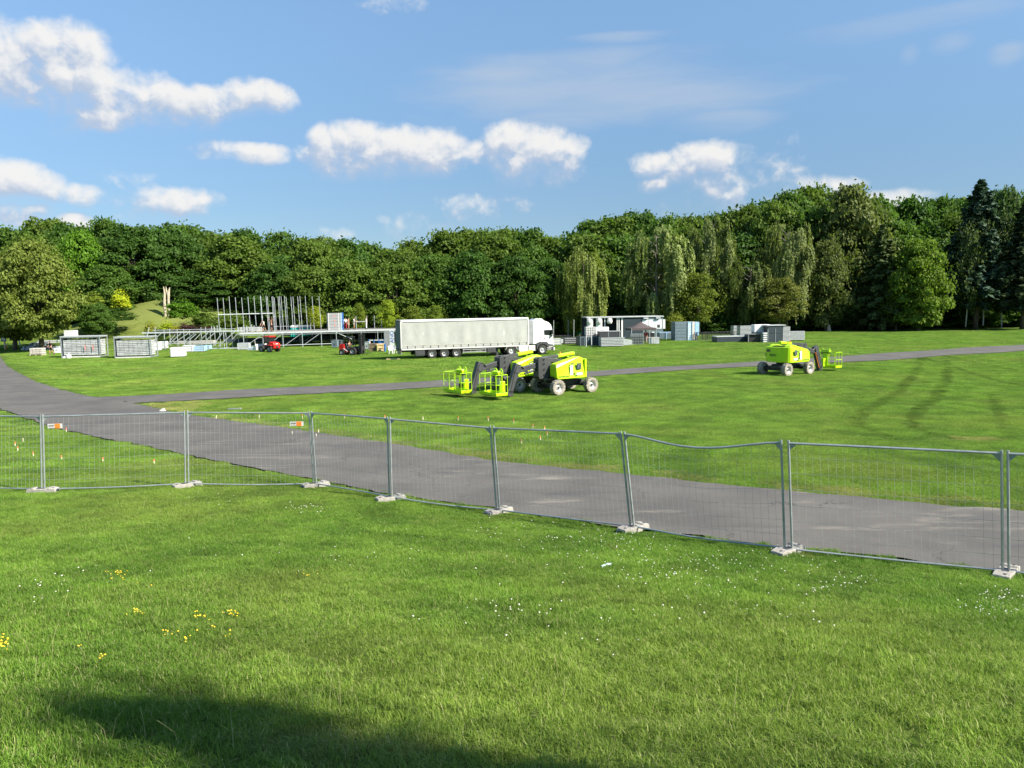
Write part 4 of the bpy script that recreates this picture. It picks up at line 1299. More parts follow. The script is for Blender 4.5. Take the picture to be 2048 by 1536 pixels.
BASE = dict(pelvis=(0, 0, .95), chest=(0, 0, 1.30), neck=(0, 0, 1.48), head=(0, .02, 1.62), crown=(0, .01, 1.74),
            lsh=(.19, 0, 1.42), lel=(.24, .02, 1.14), lha=(.25, .12, .90), rsh=(-.19, 0, 1.42), rel=(-.24, .02, 1.14), rha=(-.25, .12, .90),
            lhi=(.09, 0, .92), lkn=(.10, .03, .50), lan=(.10, 0, .09), lto=(.11, .18, .03), rhi=(-.09, 0, .92), rkn=(-.10, .03, .50), ran=(-.10, 0, .09), rto=(-.11, .18, .03))
def person(loc, rz, label, pose=None, shirt=None, trousers='cl_black', short=True, scale=1.0, hair='hair', group=None, sleeves=True):
    """local +y is the way the person faces"""
    J = {k: Vector(v) for k, v in BASE.items()}
    for k, v in (pose or {}).items(): J[k] = Vector(v)
    t_ = thing('person', loc, rz, label, 'person', group)
    t_.scale = (scale,) * 3
    V = []; E = []; RD = []; ix = {}
    def add(k, p, r_, link_=None):
        ix[k] = len(V); V.append(p); RD.append(r_)
        if link_ is not None: E.append((ix[link_], ix[k]))
    add('pelvis', J['pelvis'], (.145, .105))
    add('waist', J['pelvis'].lerp(J['chest'], .5), (.125, .09), 'pelvis')
    add('chest', J['chest'], (.155, .105), 'waist')
    add('neck', J['neck'], .056, 'chest')
    add('jaw', J['neck'].lerp(J['head'], .6), .066, 'neck')
    add('head', J['head'], .092, 'jaw')
    add('crown', J['crown'], .062, 'head')
    for s in 'lr':
        add(s + 'sh', J[s + 'sh'], .062, 'chest')
        add(s + 'ua', J[s + 'sh'].lerp(J[s + 'el'], .4), .050, s + 'sh')
        add(s + 'el', J[s + 'el'], .040, s + 'ua')
        add(s + 'fa', J[s + 'el'].lerp(J[s + 'ha'], .35), .041, s + 'el')
        add(s + 'ha', J[s + 'ha'], .028, s + 'fa')
        add(s + 'hi', J[s + 'hi'], .092, 'pelvis')
        add(s + 'th', J[s + 'hi'].lerp(J[s + 'kn'], .4), .084, s + 'hi')
        add(s + 'kn', J[s + 'kn'], .057, s + 'th')
        add(s + 'ca', J[s + 'kn'].lerp(J[s + 'an'], .35), .056, s + 'kn')
        add(s + 'an', J[s + 'an'], .037, s + 'ca')
        add(s + 'to', J[s + 'to'], .034, s + 'an')
        # palm and curled fingers
        d = (J[s + 'ha'] - J[s + 'el']).normalized()
        side = d.cross(Vector((0, 1, 0.3))).normalized()
        add(s + 'pa', J[s + 'ha'] + d * .07, (.036, .018), s + 'ha')
        fw = side.cross(d).normalized()
        for k, (off, ln) in enumerate(((-.030, .075), (-.010, .088), (.010, .083), (.030, .066))):
            b0 = J[s + 'ha'] + d * .09 + side * off
            add(f'{s}f{k}a', b0, .0095, s + 'pa')
            add(f'{s}f{k}b', b0 + d * ln * .5 + fw * .012, .0085, f'{s}f{k}a')
            add(f'{s}f{k}c', b0 + d * ln * .9 + fw * .035, .007, f'{s}f{k}b')
        add(s + 'tb', J[s + 'ha'] + d * .05 - side * .045, .011, s + 'ha')
        add(s + 'tc', J[s + 'ha'] + d * .085 - side * .055 + fw * .02, .009, s + 'tb')
    skin_mesh('body', V, E, RD, 0, M['skin'], t_)
    # hair, face
    f = (J['head'] - J['neck']); upv = (J['crown'] - J['neck']).normalized()
    hd = MB()
    c = J['head'] + upv * .045
    fr = Vector((0, 1, 0)); fr = (fr - upv * fr.dot(upv)).normalized()
    hd.lathe([(.001, .105), (.055, .09), (.088, .05), (.098, .0), (.094, -.03)], c - fr * .014, upv, 14)
    hd.build('hair', M[hair], t_, smooth=True)
    fc = MB()
    sd = fr.cross(upv)
    fc.add([J['head'] + fr * .085 + upv * .03, J['head'] + fr * .115 - upv * .015, J['head'] + fr * .086 - upv * .02 + sd * .016, J['head'] + fr * .086 - upv * .02 - sd * .016], [(0, 1, 2), (0, 3, 1), (1, 3, 2)])
    for s in (-1, 1):
        fc.box(J['head'] + sd * s * .096, (.02, .035, .055))
    fc.build('nose_and_ears', M['skin'], t_)
    ey = MB()
    for s in (-1, 1): ey.box(J['head'] + fr * .088 + sd * s * .033 + upv * .018, (.022, .012, .010))
    ey.box(J['head'] + fr * .086 - upv * .052, (.045, .012, .008))
    ey.build('eyes_and_mouth', M['hair'], t_)
    if shirt:
        V2 = [J['pelvis'] + Vector((0, 0, .02)), J['pelvis'].lerp(J['chest'], .5), J['chest'], J['chest'].lerp(J['neck'], .62)]; E2 = [(0, 1), (1, 2), (2, 3)]; R2 = [(.158, .122), (.145, .112), (.172, .125), (.085, .08)]
        if sleeves:
            for s in 'lr':
                n0 = len(V2)
                V2 += [J[s + 'sh'], J[s + 'sh'].lerp(J[s + 'el'], .45), J[s + 'sh'].lerp(J[s + 'el'], .85)]; R2 += [.08, .068, .062]
                E2 += [(2, n0), (n0, n0 + 1), (n0 + 1, n0 + 2)]
        skin_mesh('shirt', V2, E2, R2, 0, M[shirt], t_)
    V3 = [J['pelvis'] + Vector((0, 0, .06)), J['pelvis'] - Vector((0, 0, .02))]; E3 = [(0, 1)]; R3 = [(.152, .118), (.158, .125)]
    for s in 'lr':
        n0 = len(V3)
        V3 += [J[s + 'hi'], J[s + 'hi'].lerp(J[s + 'kn'], .5), J[s + 'kn'].lerp(J[s + 'hi'], .08)]; R3 += [.108, .098, .082]
        E3 += [(1, n0), (n0, n0 + 1), (n0 + 1, n0 + 2)]
        if not short:
            V3 += [J[s + 'kn'].lerp(J[s + 'an'], .5), J[s + 'an'] + Vector((0, 0, .03))]; R3 += [.07, .062]
            E3 += [(n0 + 2, n0 + 3), (n0 + 3, n0 + 4)]
    skin_mesh('shorts' if short else 'trousers', V3, E3, R3, 0, M[trousers], t_)
    for s in 'lr':
        d = (J[s + 'to'] - J[s + 'an']); d.z = 0; d.normalize()
        sdv = Vector((-d.y, d.x, 0)); q = J[s + 'an']
        sh_ = MB()
        vs = []
        for z, gr in ((q.z - .09, 1.0), (q.z - .03, 1.0), (q.z + .03, .7)):
            for a, bb in ((-.10, -.045), (.06, -.05), (.19 if gr == 1 else .03, -.035), (.21 if gr == 1 else .05, 0), (.19 if gr == 1 else .03, .035), (.06, .05), (-.10, .045)):
                vs.append(Vector((q.x, q.y, z)) + d * a * (1 if gr == 1 else .8) + sdv * bb)
        n = 7
        sh_.add(vs, [tuple(range(n - 1, -1, -1)), tuple(range(2 * n, 3 * n))] + [(i + k * n, (i + 1) % n + k * n, (i + 1) % n + (k + 1) * n, i + (k + 1) * n) for k in range(2) for i in range(n)])
        sh_.build('shoe', M['shoe'], t_, smooth=True)
    return t_
# ------------------------------------------------------------------ stage under construction
def wbuild(m, name, material, parent, **kw):
    """vertices given in the place's own coordinates"""
    l = parent.location
    inv = Matrix.Rotation(-parent.rotation_euler.z, 3, 'Z')
    m.v = [inv @ (Vector(p) - l) for p in m.v]
    return m.build(name, material, parent, **kw)
ZD = 2.2
SA, SB = at(480, 664, 100), at(862, 655, 108)
SA.z = SB.z = ZD
sdir = (SB - SA).normalized(); sback = Vector((-sdir.y, sdir.x, 0))
SL = (SB - SA).length
def sp(u, v, z):
    p = SA + sdir * u + sback * v
    return Vector((p.x, p.y, z))
def su(px):
    """distance along the stage front of a pixel column"""
    v = px_dir(px, 660); k = v.x / v.y
    # SA + sdir*u : x = k*y
    return (k * SA.y - SA.x) / (sdir.x - k * sdir.y)
stage = thing('scaffold_stage', (SA.x, SA.y, 0), 0, 'long raised scaffold stage with bare upright posts behind the lorry and loaders', 'stage')
SD = 10.0
m = MB()
c = [sp(0, .1, ZD - .08), sp(SL, .1, ZD - .08), sp(SL, SD, ZD - .08), sp(0, SD, ZD - .08)]
m.add(c + [q + Vector((0, 0, .07)) for q in c], [(3, 2, 1, 0), (4, 5, 6, 7), (0, 1, 5, 4), (1, 2, 6, 5), (2, 3, 7, 6), (3, 0, 4, 7)])
wbuild(m, 'deck', M['deck'], stage)
m = MB(); m.bar(sp(-.1, 0, ZD - .12), sp(SL, 0, ZD - .12), .10, .24); wbuild(m, 'front_beam', M['steel_light'], stage)
m = MB(); m.bar(sp(-.1, -.02, ZD - .40), sp(SL, -.02, ZD - .40), .07, .07); wbuild(m, 'lower_beam', M['galv'], stage)
def leg(u, v, z0=0, z1=ZD - .2, r_=.045, mt='pipe', name='leg'):
    m = MB(); p = sp(u, v, 0); g = Tz(p.x, p.y)
    m.tube([sp(u, v, g + z0), sp(u, v, z1)], r_, 8); m.box(sp(u, v, g + .03), (.22, .22, .05))
    wbuild(m, name, M[mt], stage)
for px in (486, 525, 565, 604, 642, 672, 722, 755, 800): leg(su(px), 0)
for v in (3.3, 6.6, 9.9):
    for px in (486, 525, 565, 604, 642, 672, 705, 735, 765, 800): leg(su(px) + random.uniform(-.3, .3), v)
def brace(a, b, r_=.04, name='brace', mt='pipe'):
    m = MB(); m.tube([a, b], r_, 8); wbuild(m, name, M[mt], stage)
for a, b in ((486, 525), (565, 604), (604, 642), (530, 565)): brace(sp(su(a) + .1, .02, .25), sp(su(b) - .05, .02, ZD - .3))
brace(sp(su(672), .02, ZD - .3), sp(su(703), .02, .9)); brace(sp(su(690), 3.3, .9), sp(su(708), 3.3, ZD - .3))
for a, b in ((525, 565), (604, 642), (672, 705)): brace(sp(su(a), 6.6, .25), sp(su(b), 6.6, ZD - .3)); brace(sp(su(b), 9.9, .25), sp(su(a), 9.9, ZD - .3))
m = MB(); m.tube([sp(su(484), 0, .32), sp(su(672), 0, .36)], .05, 8); wbuild(m, 'base_rail', M['pipe'], stage)
m = MB(); m.tube([sp(su(486), 9.9, .5), sp(SL, 9.9, .5)], .05, 8); wbuild(m, 'base_rail', M['pipe'], stage)
# bare uprights: pixel column at the top, row depth
UP = [(434, 1.5), (446, 1.5), (458, 1.5), (470.5, 1.5), (483, 1.5), (495.6, 1.5), (507.6, 1.5), (520.6, 1.2), (531.8, 2.5), (534.5, 5.5), (543.5, 3.5), (545.6, 6.5), (548.2, 8.5), (555.8, 4.5), (558.4, 7.5), (561.9, 9.5), (568.5, 5.5), (572, 8.5), (581.5, 6.0), (585.6, 9), (595, 7.0), (599.6, 9.5), (610.2, 9.5), (623.9, 9.5), (637.6, 6.5)]
for k, (px, v) in enumerate(UP):
    b = sp(su(px), v, 0); d = b.y
    tp = at(px, 593 + random.uniform(-2, 2) + (3 if px < 450 else 0), d)
    m = MB()
    zb = ZD if px > 478 else Tz(tp.x, d)
    th = .075 if k == 7 else .042
    lean = .14
    m.tube([Vector((tp.x + lean, d, zb)), Vector((tp.x, d, tp.z))], th, 8)
    m.tube([Vector((tp.x + lean * .6, d, zb + 1.9)), Vector((tp.x + lean * .57, d, zb + 2.1))], th * 1.5, 8)
    wbuild(m, 'upright', M['pipe'], stage)
a = at(436, 629.5, sp(su(436), 1.4, 0).y); b = at(546, 626.5, sp(su(546), 1.4, 0).y)
m = MB(); m.tube([a, b], .07, 8); wbuild(m, 'cross_rail', M['steel_light'], stage)
# low rail and short posts at the back
for px, top, v in ((722, 632, 6), (750, 631, 9), (760.5, 631, 6), (775.5, 631, 6), (628.5, 634, 9.5)):
    b = sp(su(px), v, ZD)
    m = MB(); m.tube([b, Vector((b.x, b.y, at(px, top, b.y).z))], .05, 8); wbuild(m, 'rail_post', M['pipe'], stage)
m = MB(); m.tube([sp(su(548), 9.6, ZD + .55), sp(su(650), 9.6, ZD + .55)], .035, 6); wbuild(m, 'back_rail', M['pipe'], stage)
# open framework left of the deck
def fw(px, py, d=100.0): return at(px, py, d)
m = MB(); m.bar(fw(284, 666, 99), fw(486, 661.5, 100.3), .14, .20); wbuild(m, 'frame_beam', M['steel_light'], stage)
m = MB(); m.tube([fw(306, 661, 106), fw(470, 657.5, 106)], .06, 8); wbuild(m, 'frame_beam', M['pipe'], stage)
for px in (310, 328, 339, 354, 367, 379, 402, 411, 420, 429, 447):
    d = 106 if px not in (328, 379, 447) else 100
    p = at(px, 664 if d < 103 else 660, d); g = Tz(p.x, d)
    m = MB(); m.tube([Vector((p.x, d, g)), Vector((p.x, d, p.z + random.uniform(.1, .5)))], .05, 8); m.box((p.x, d, g + .04), (.25, .25, .05)); wbuild(m, 'frame_post', M['pipe'], stage)
for (x0, y0), (x1, y1), d in (((305, 683), (322, 667), 106), ((328, 697), (362, 667), 99.5), ((347, 687), (376, 667), 103), ((332, 692), (350, 669), 106), ((367, 684), (388, 667), 103), ((389, 680), (402, 667), 106), ((398, 682), (416, 666), 103), ((411, 682), (430, 665), 106), ((426, 692), (444, 666), 100), ((437, 693), (470, 663), 99.6), ((368, 690), (392, 668), 100.4), ((455, 690), (476, 666), 106)):
    m = MB(); m.tube([at(x0, y0, d), at(x1, y1, d)], .065, 8); wbuild(m, 'frame_brace', M['steel_light'], stage)
m = MB(); m.tube([at(368, 691, 100), at(446, 686, 100)], .06, 8); wbuild(m, 'frame_rail', M['pipe'], stage)
m = MB(); m.tube([at(293, 676, 99), at(298, 655, 99)], .06, 8); wbuild(m, 'loose_pole', M['steel_light'], stage)
for i, (x, y) in enumerate(((423, 652), (428, 653), (434, 651), (441, 655), (487, 650), (493, 652), (503, 649), (508, 651))):
    b = at(x, 661, 104); b.z = ZD
    m = MB(); m.tube([b, at(x, y, 104)], .06, 8); wbuild(m, 'stub_post', M['pipe'], stage)

# ------------------------------------------------------------------ people
def deck_person(px, v, facing, label, **kw):
    p = sp(su(px), v, ZD + .0)
    return person((p.x, p.y, p.z), R(facing), label, **kw)
deck_person(528, .9, 150, 'person in a white shirt and dark shorts bending forward on the stage', shirt='cl_white', trousers='cl_black',
            pose=dict(chest=(0, .13, 1.26), neck=(0, .22, 1.42), head=(0, .31, 1.52), crown=(0, .37, 1.62), lsh=(.19, .17, 1.36), rsh=(-.19, .17, 1.36), lel=(.24, .30, 1.10), rel=(-.24, .30, 1.10), lha=(.20, .46, .90), rha=(-.20, .46, .90), lkn=(.12, .16, .52), rkn=(-.12, -.05, .50), ran=(-.12, -.25, .09), rto=(-.13, -.08, .03)))
deck_person(543, 1.1, 150, 'shirtless person in dark shorts reaching both arms up to the cross rail', trousers='cl_black',
            pose=dict(lel=(.34, .10, 1.62), lha=(.30, .16, 1.90), rel=(-.36, .10, 1.64), rha=(-.34, .18, 1.93)))
deck_person(693.5, 1.4, 200, 'person in a pale top half hidden beside the blue edge of the panel stack', shirt='cl_white', trousers='cl_red', short=False)
deck_person(699, .8, 100, 'shirtless person in brown shorts standing right of the panel stack', trousers='cl_grey',
            pose=dict(lel=(.24, .10, 1.16), lha=(.14, .34, 1.06), rel=(-.24, .10, 1.16), rha=(-.10, .34, 1.06)))
pa = deck_person(711.5, 2.2, -80, 'person in a white shirt carrying the left end of a white bar', shirt='cl_white', trousers='cl_grey',
            pose=dict(lel=(.25, .16, 1.2), lha=(.16, .42, 1.08), rel=(-.25, .16, 1.2), rha=(-.16, .42, 1.08), neck=(0, .06, 1.47), head=(0, .1, 1.61)))
pb = deck_person(737, 2.2, 95, 'person in white shirt and pale trousers carrying the right end of a white bar', shirt='cl_white', trousers='cl_white', short=False,
            pose=dict(lel=(.25, .12, 1.2), lha=(.16, .34, 1.08), rel=(-.25, .12, 1.2), rha=(-.16, .34, 1.08)))
q0 = pa.location + Vector((.42, 0, 1.10)); q1 = pb.location + Vector((-.20, 0, 1.10))
t_ = thing('carried_bar', q0, 0, 'white bar held between two people on the stage', 'bar')
m = MB(); m.box(((q1 - q0).length / 2, (q1 - q0).y / 2, .0), ((q1 - q0).length, .1, .12)); m.box((0.02, 0, 0), (.03, .12, .14)); m.build('beam', M['steel_light'], t_, bevel=.01)
p = G(103, 709.5)
person((p.x, p.y, p.z), R(150), 'person in black T-shirt and shorts walking beside the first cage crate', shirt='cl_black', trousers='cl_black',
       pose=dict(neck=(0, .05, 1.47), head=(0, .1, 1.60), crown=(0, .1, 1.72), lel=(.26, .1, 1.16), lha=(.2, .32, 1.02), rel=(-.26, .05, 1.15), rha=(-.24, .26, .98), lkn=(.1, .14, .52), lan=(.1, .12, .1), lto=(.1, .30, .04), rkn=(-.1, -.04, .5), ran=(-.1, -.26, .12), rto=(-.1, -.1, .03)))
p = G(1291.5, 687.5)
person((p.x, p.y, p.z), R(150), 'person in a red top and pinkish trousers standing under the brown gazebo', shirt='cl_red', trousers='cl_pink', short=False)
# driver of the fork mast loader
l2 = LOADER2
dv = person(l2.location + Vector((-.12, -.03, 0)), l2.rotation_euler.z - math.pi / 2, 'shirtless driver sitting in the red and black fork mast loader', trousers='cl_black',
       pose=dict(pelvis=(0, -.12, .80), chest=(0, -.16, 1.16), neck=(0, -.14, 1.34), head=(0, -.12, 1.47), crown=(0, -.13, 1.59), lsh=(.19, -.15, 1.28), rsh=(-.19, -.15, 1.28), lel=(.26, .0, 1.05), rel=(-.26, .0, 1.05), lha=(.14, .24, 1.08), rha=(-.14, .24, 1.08),
                 lhi=(.1, -.08, .78), rhi=(-.1, -.08, .78), lkn=(.14, .34, .80), rkn=(-.14, .34, .80), lan=(.14, .44, .46), ran=(-.14, .44, .46), lto=(.14, .60, .40), rto=(-.14, .60, .40)))

# ------------------------------------------------------------------ stacks, crates and gear, sized from where they stand
def spot(px0, px1, py_top, py_base, name, label, cat_, group=None, ang=0.0, pxc=None):
    """an Empty at the base; returns it with width and height in metres"""
    p = G((px0 + px1) / 2 if pxc is None else pxc, py_base)
    s = mpp(p.y)
    t_ = thing(name, (p.x, p.y, p.z - .01), R(ang), label, cat_, group)
    return t_, (px1 - px0) * s, (py_base - py_top) * s
def on_box(px0, px1, py_top, py_base, dy, name, label, cat_, group=None, ang=0.0, d=None):
    """something whose base is not on the ground: d metres away"""
    p = at((px0 + px1) / 2, py_base, d); s = mpp(d)
    t_ = thing(name, (p.x, p.y, p.z), R(ang), label, cat_, group)
    return t_, (px1 - px0) * s, (py_base - py_top) * s

def layered(m, w, d, z0, z1, n, gap=.35, inset=0.0):
    hh = (z1 - z0) / n
    for k in range(n):
        e = random.uniform(-.02, .02)
        m.box((e, e, z0 + hh * (k + .5)), (w - inset, d - inset, hh * (1 - gap)))

def cage_crate(px0, px1, top, base, label, extra):
    t_, w, h = spot(px0, px1, top, base, 'cage_crate', label, 'crate', 'steel frame crates of panels at the left', 9)
    d = 2.3
    m = MB()
    for x in (-w / 2, w / 2):
        for y in (0, d): m.box((x, y, h / 2), (.10, .10, h))
    for z in (.12, h - .06):
        for y in (0, d): m.box((0, y, z), (w, .08, .12))
        for x in (-w / 2, w / 2): m.box((x, d / 2, z), (.08, d, .12))
    m.build('frame', M['galv'], t_)
    m = MB(); layered(m, w - .35, d - .3, .30, h - .36, 9, .20); m2 = m; 
    for q in range(len(m2.v)): m2.v[q] = m2.v[q] + Vector((0, d / 2, 0))
    m.build('panels', M['steel_stack'], t_)
    m = MB(); m.box((0, d / 2, h + .03), (w + .12, d + .1, .08)); m.build('top_cover', M['steel_light'], t_)
    m = MB(); m.box((0, -.02, .08), (w * .96, .2, .14)); m.box((0, d, .08), (w * .96, .2, .14)); m.build('base_skid', M['offwhite'], t_)
    m = MB()
    for k in range(8):
        m.tube([(-w / 2 + w * (k + .5) / 8, -.04, .2), (-w / 2 + w * (k + .5) / 8, -.04, h - .1)], .009, 4)
    for k in range(4): m.tube([(-w / 2, -.04, h * (.2 + .2 * k)), (w / 2, -.04, h * (.2 + .2 * k))], .012, 4)
    m.build('front_mesh', M['galv'], t_)
    m = MB(); m.box((-w / 2 - .02, d / 2, h / 2), (.03, d * .8, h * .85)); m.build('end_shade', M['bluegrey'], t_)  # dark sheet paints in the shade on the left end
    return t_, w, h, d
M['steel_stack'] = mat('stacked_steel', (.56, .57, .57), .5, .2, .3, 2, dirt=(.2, .2, .2), dirt_amt=.5)
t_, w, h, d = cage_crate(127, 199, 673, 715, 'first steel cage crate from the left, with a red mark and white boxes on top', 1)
m = MB()
for x in (.62, .82):
    for z in (.40, .54): m.box((w / 2 - w * (1 - x), -.06, h * z), (.12, .02, h * .12))
m.build('red_marks', M['redmark'], t_)
tw, ww, hh = on_box(133, 152, 660.5, 671, 0, 'carton_stack', 'white cartons on top of the first cage crate', 'carton', d=t_.location.y + 1.2)
tw.location.z = t_.location.z + h + .07
m = MB(); layered(m, ww, .9, 0, hh, 3, .06); m.build('cartons', M['offwhite'], tw); m = MB(); m.box((0, 0, hh + .015), (ww, .9, .03)); m.build('lid', M['white'], tw)
tw, ww, hh = spot(127, 142, 709, 716.5, 'white_sack', 'crumpled white sack leaning on the front of the first cage crate', 'sack')
m = MB(); m.lathe([(.01, 0), (.26, .02), (.30, .2), (.22, .40), (.10, .46), (.02, .5)], (.18, 0, 0), (0, 0, 1), 12); m.lathe([(.01, 0), (.24, .02), (.2, .16), (.05, .24)], (-.28, 0, 0), (0, 0, 1), 10); m.build('fabric', M['bag'], tw, smooth=True)
m = MB(); m.tube([(.18, 0, .44), (.2, .02, .55), (.26, 0, .58)], .03, 6); m.build('tied_neck', M['bag'], tw)
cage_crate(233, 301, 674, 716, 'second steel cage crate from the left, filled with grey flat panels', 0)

t_, w, h = spot(60, 84, 696, 711, 'pallet_of_blocks', 'pallet stacked with pale square blocks on the grass near the left edge', 'pallet', None, 6)
m = MB()
for z in range(3):
    for k in range(4):
        m.box((-w / 2 + w * (k + .5) / 4, .5, .20 + (h - .2) * (z + .5) / 3), (w / 4 - .05, 1.0, (h - .2) / 3 - .05))
m.build('blocks', M['strawbale'], t_, bevel=.02)
m = MB(); m.box((0, .5, .15), (w, 1.1, .05))
for x in (-w / 2 + .08, 0, w / 2 - .08): m.box((x, .5, .07), (.14, 1.1, .12))
m.build('pallet', M['palletwood'], t_)

def tube_bundle(px0, px1, top, base, label, n=9, blue=0):
    t_, w, h = spot(px0, px1, top, base, 'tube_bundle', label, 'tube bundle', 'bundles of scaffold tubes by the left tree', random.uniform(-4, 4))
    r_ = h / 4.2
    m = MB()
    for row in range(2):
        for k in range(4 - row):
            y = (k + row * .5) * r_ * 2
            m.tube([(-w / 2 + random.uniform(-.2, .2), y, r_ + row * r_ * 1.75), (w / 2 + random.uniform(-.2, .2), y, r_ + row * r_ * 1.75)], r_ * .95, 8)
    m.build('tubes', M['steel_light'], t_, smooth=True)
    m = MB()
    for x in (-w * .3, w * .3): m.box((x, r_ * 3, h * .5), (.06, r_ * 8.2, h * 1.02))
    m.build('strap', M['bluegrey'], t_)
tube_bundle(44, 78, 691, 701, 'scaffold tube bundle lowest and furthest left, left of the block pallet')
tube_bundle(58, 96, 685, 693, 'scaffold tube bundle behind the block pallet, under the big olive tree')
tube_bundle(74, 126, 680, 687, 'rearmost long scaffold tube bundle behind the person in black')
tube_bundle(88, 120, 692, 700, 'short scaffold tube bundle directly behind the person in black')
t_, w, h = spot(108, 119, 696, 706, 'white_case', 'small white case between the person in black and the first cage crate', 'case')
m = MB(); m.box((0, .3, h / 2), (w, .6, h)); m.build('shell', M['white'], t_, bevel=.03); m = MB(); m.box((0, -.01, h * .6), (w * .3, .02, .06)); m.build('handle', M['dark'], t_)

t_, w, h = spot(342, 367, 695, 715, 'white_crate', 'white ribbed crate with a shaded end standing alone right of the cage crates', 'crate', None, 14)
m = MB(); m.box((0, .9, h / 2 + .05), (w, 1.8, h - .1)); m.build('box', M['offwhite'], t_, bevel=.02)
m = MB()
for k in range(6): m.box((-w / 2 + w * (k + .5) / 6, -.015, h / 2 + .05), (.07, .04, h - .16))
m.box((0, -.02, h - .06), (w, .05, .1)); m.build('ribs', M['white'], t_)
m = MB(); m.box((-w / 2 - .02, .9, h / 2 + .05), (.03, 1.7, h * .85)); m.build('end_shade', M['bluegrey'], t_)  # shade of the crate's left end, put in as a dark sheet
m = MB()
for x in (-w / 2 + .1, w / 2 - .1): m.box((x, .9, .03), (.14, 1.8, .09))
m.build('skid', M['dark'], t_)

def crate(px0, px1, top, base, label, mt='offwhite', d=1.2, ang=4, rows=2, group='pale crates under the scaffold'):
    t_, w, h = spot(px0, px1, top, base, 'pale_crate', label, 'crate', group, ang)
    m = MB(); m.box((0, d / 2, h / 2 + .05), (w, d, h - .1)); m.build('box', M[mt], t_, bevel=.015)
    m = MB()
    for k in range(rows + 1): m.box((0, -.012, .1 + (h - .16) * k / rows), (w + .02, .03, .07))
    for x in (-w / 2, w / 2): m.box((x, -.012, h / 2), (.08, .035, h - .06))
    m.build('rim', M['steel_light'], t_)
    m = MB(); m.box((0, d / 2, .03), (w * .9, d * .9, .06)); m.build('base', M['dark'], t_)
    return t_, w, h
crate(302, 316, 684, 702, 'narrow white crate beside the second cage crate, under the scaffold', 'white')
crate(318, 330, 683, 698, 'small white lattice crate under the left scaffold braces', 'white', rows=4)
crate(366, 384, 691, 704, 'white low crate under the scaffold, just right of the lone white crate', 'white')
crate(384, 408, 692, 703.5, 'bluish white long crate under the middle of the open scaffold', 'lightblue')
crate(407, 418, 691, 700, 'light blue small crate at the right end of the open scaffold row', 'lightblue')
crate(476, 497, 686, 699.5, 'silver flight case left of the red loader bucket', 'steel_light')
crate(496, 513, 695, 701, 'low pale blue case right below the loader bucket', 'lightblue')
t_, w, h = spot(345, 430, 681, 688, 'long_pale_stack', 'long low stack of pale boards lying under the open scaffold', 'board stack')
m = MB(); layered(m, w, 1.0, 0.05, h, 3, .2); m.build('boards', M['offwhite'], t_); m = MB()
for x in (-w * .3, w * .3): m.box((x, 0, .04), (.1, 1.1, .08))
m.build('bearers', M['palletwood'], t_)
t_, w, h = spot(415, 476, 694.5, 698, 'ground_beam', 'long white beam lying on the lawn under the scaffold', 'beam')
m = MB(); m.box((0, 0, .1), (w, .2, .16)); m.build('beam', M['steel_light'], t_, bevel=.02); m = MB(); m.box((-w / 2, 0, .1), (.04, .26, .2)); m.build('end_flange', M['galv'], t_)

# on the stage: frames, tarp stack, panel stack
p = sp(su(500), 4.2, ZD)
t_ = thing('frame_stack', p, math.atan2(sdir.y, sdir.x), 'stack of silver scaffold frames lying on the left end of the stage', 'frame stack')
m = MB(); w = 3.4
for k in range(4):
    z = .12 + .15 * k
    m.tube([(-w / 2, 0, z), (w / 2, 0, z)], .05, 6); m.tube([(-w / 2, 1.0, z), (w / 2, 1.0, z)], .05, 6)
    for x in np.linspace(-w / 2, w / 2, 6): m.tube([(float(x), 0, z), (float(x), 1.0, z)], .035, 6)
m.build('frames', M['steel_light'], t_); m = MB(); m.box((0, .5, .03), (w, 1.1, .06)); m.build('bearer', M['palletwood'], t_)
p = sp(su(607), 11.2, 0); g = Tz(p.x, p.y)
t_ = thing('tarp_stack', (p.x, p.y, g), 0, 'tall stack with a teal net cover and white top seen through the stage', 'covered stack')
s = mpp(p.y); w = 42 * s; zt = at(607, 651, p.y).z - g
m = MB(); m.box((0, .6, zt / 2 - .1), (w * .94, 1.1, zt - .3)); m.build('goods', M['bluegrey'], t_)
m = MB(); n = 26; vs = []; fs = []
for i in range(n + 1):
    for j in range(7):
        x = -w / 2 + w * i / n; z = .75 + (zt - .35 - .75) * j / 6
        vs.append((x, -.02 - .08 * math.sin(i * 1.9) * (1 - j / 9) - .05 * random.random(), z - .25 * abs(math.sin(i * .9)) * (j == 0)))
for i in range(n):
    for j in range(6): q = i * 7 + j; fs.append((q, q + 7, q + 8, q + 1))
m.add(vs, fs); m.build('net_cover', M['teal'], t_, smooth=True)
m = MB(); m.box((0, .6, zt - .16), (w, 1.25, .22)); 
for k in range(5): m.lathe([(.3, 0), (.24, .1), (.02, .14)], (-w / 2 + w * (k + .5) / 5, .5, zt - .06), (0, 0, 1), 10)
m.build('white_top', M['bag'], t_)
p = sp(su(672), 1.2, ZD)
t_ = thing('panel_stack', p, math.atan2(sdir.y, sdir.x) + R(4), 'upright grey panel stack with faded red marks and a blue edge on the stage', 'panel stack')
s = mpp(p.y); w = 28 * s; h = 34 * s
m = MB()
for k in range(6): m.box((0, .5, h * (k + .5) / 6), (w, 1.0, h / 6 - .025))
m.build('panels', M['grey_panel'] if 'grey_panel' in M else M['grey'], t_)
m = MB()
for z in (.28, .55, .83): m.box((-.05, -.012, h * z), (.16, .02, h * .11))
m.build('red_marks', M['redmark'], t_)
m = MB()
for x in (-w / 2 + .12, w * .26): m.box((x, -.015, h / 2), (.08, .03, h))
m.build('straps', M['offwhite'], t_)
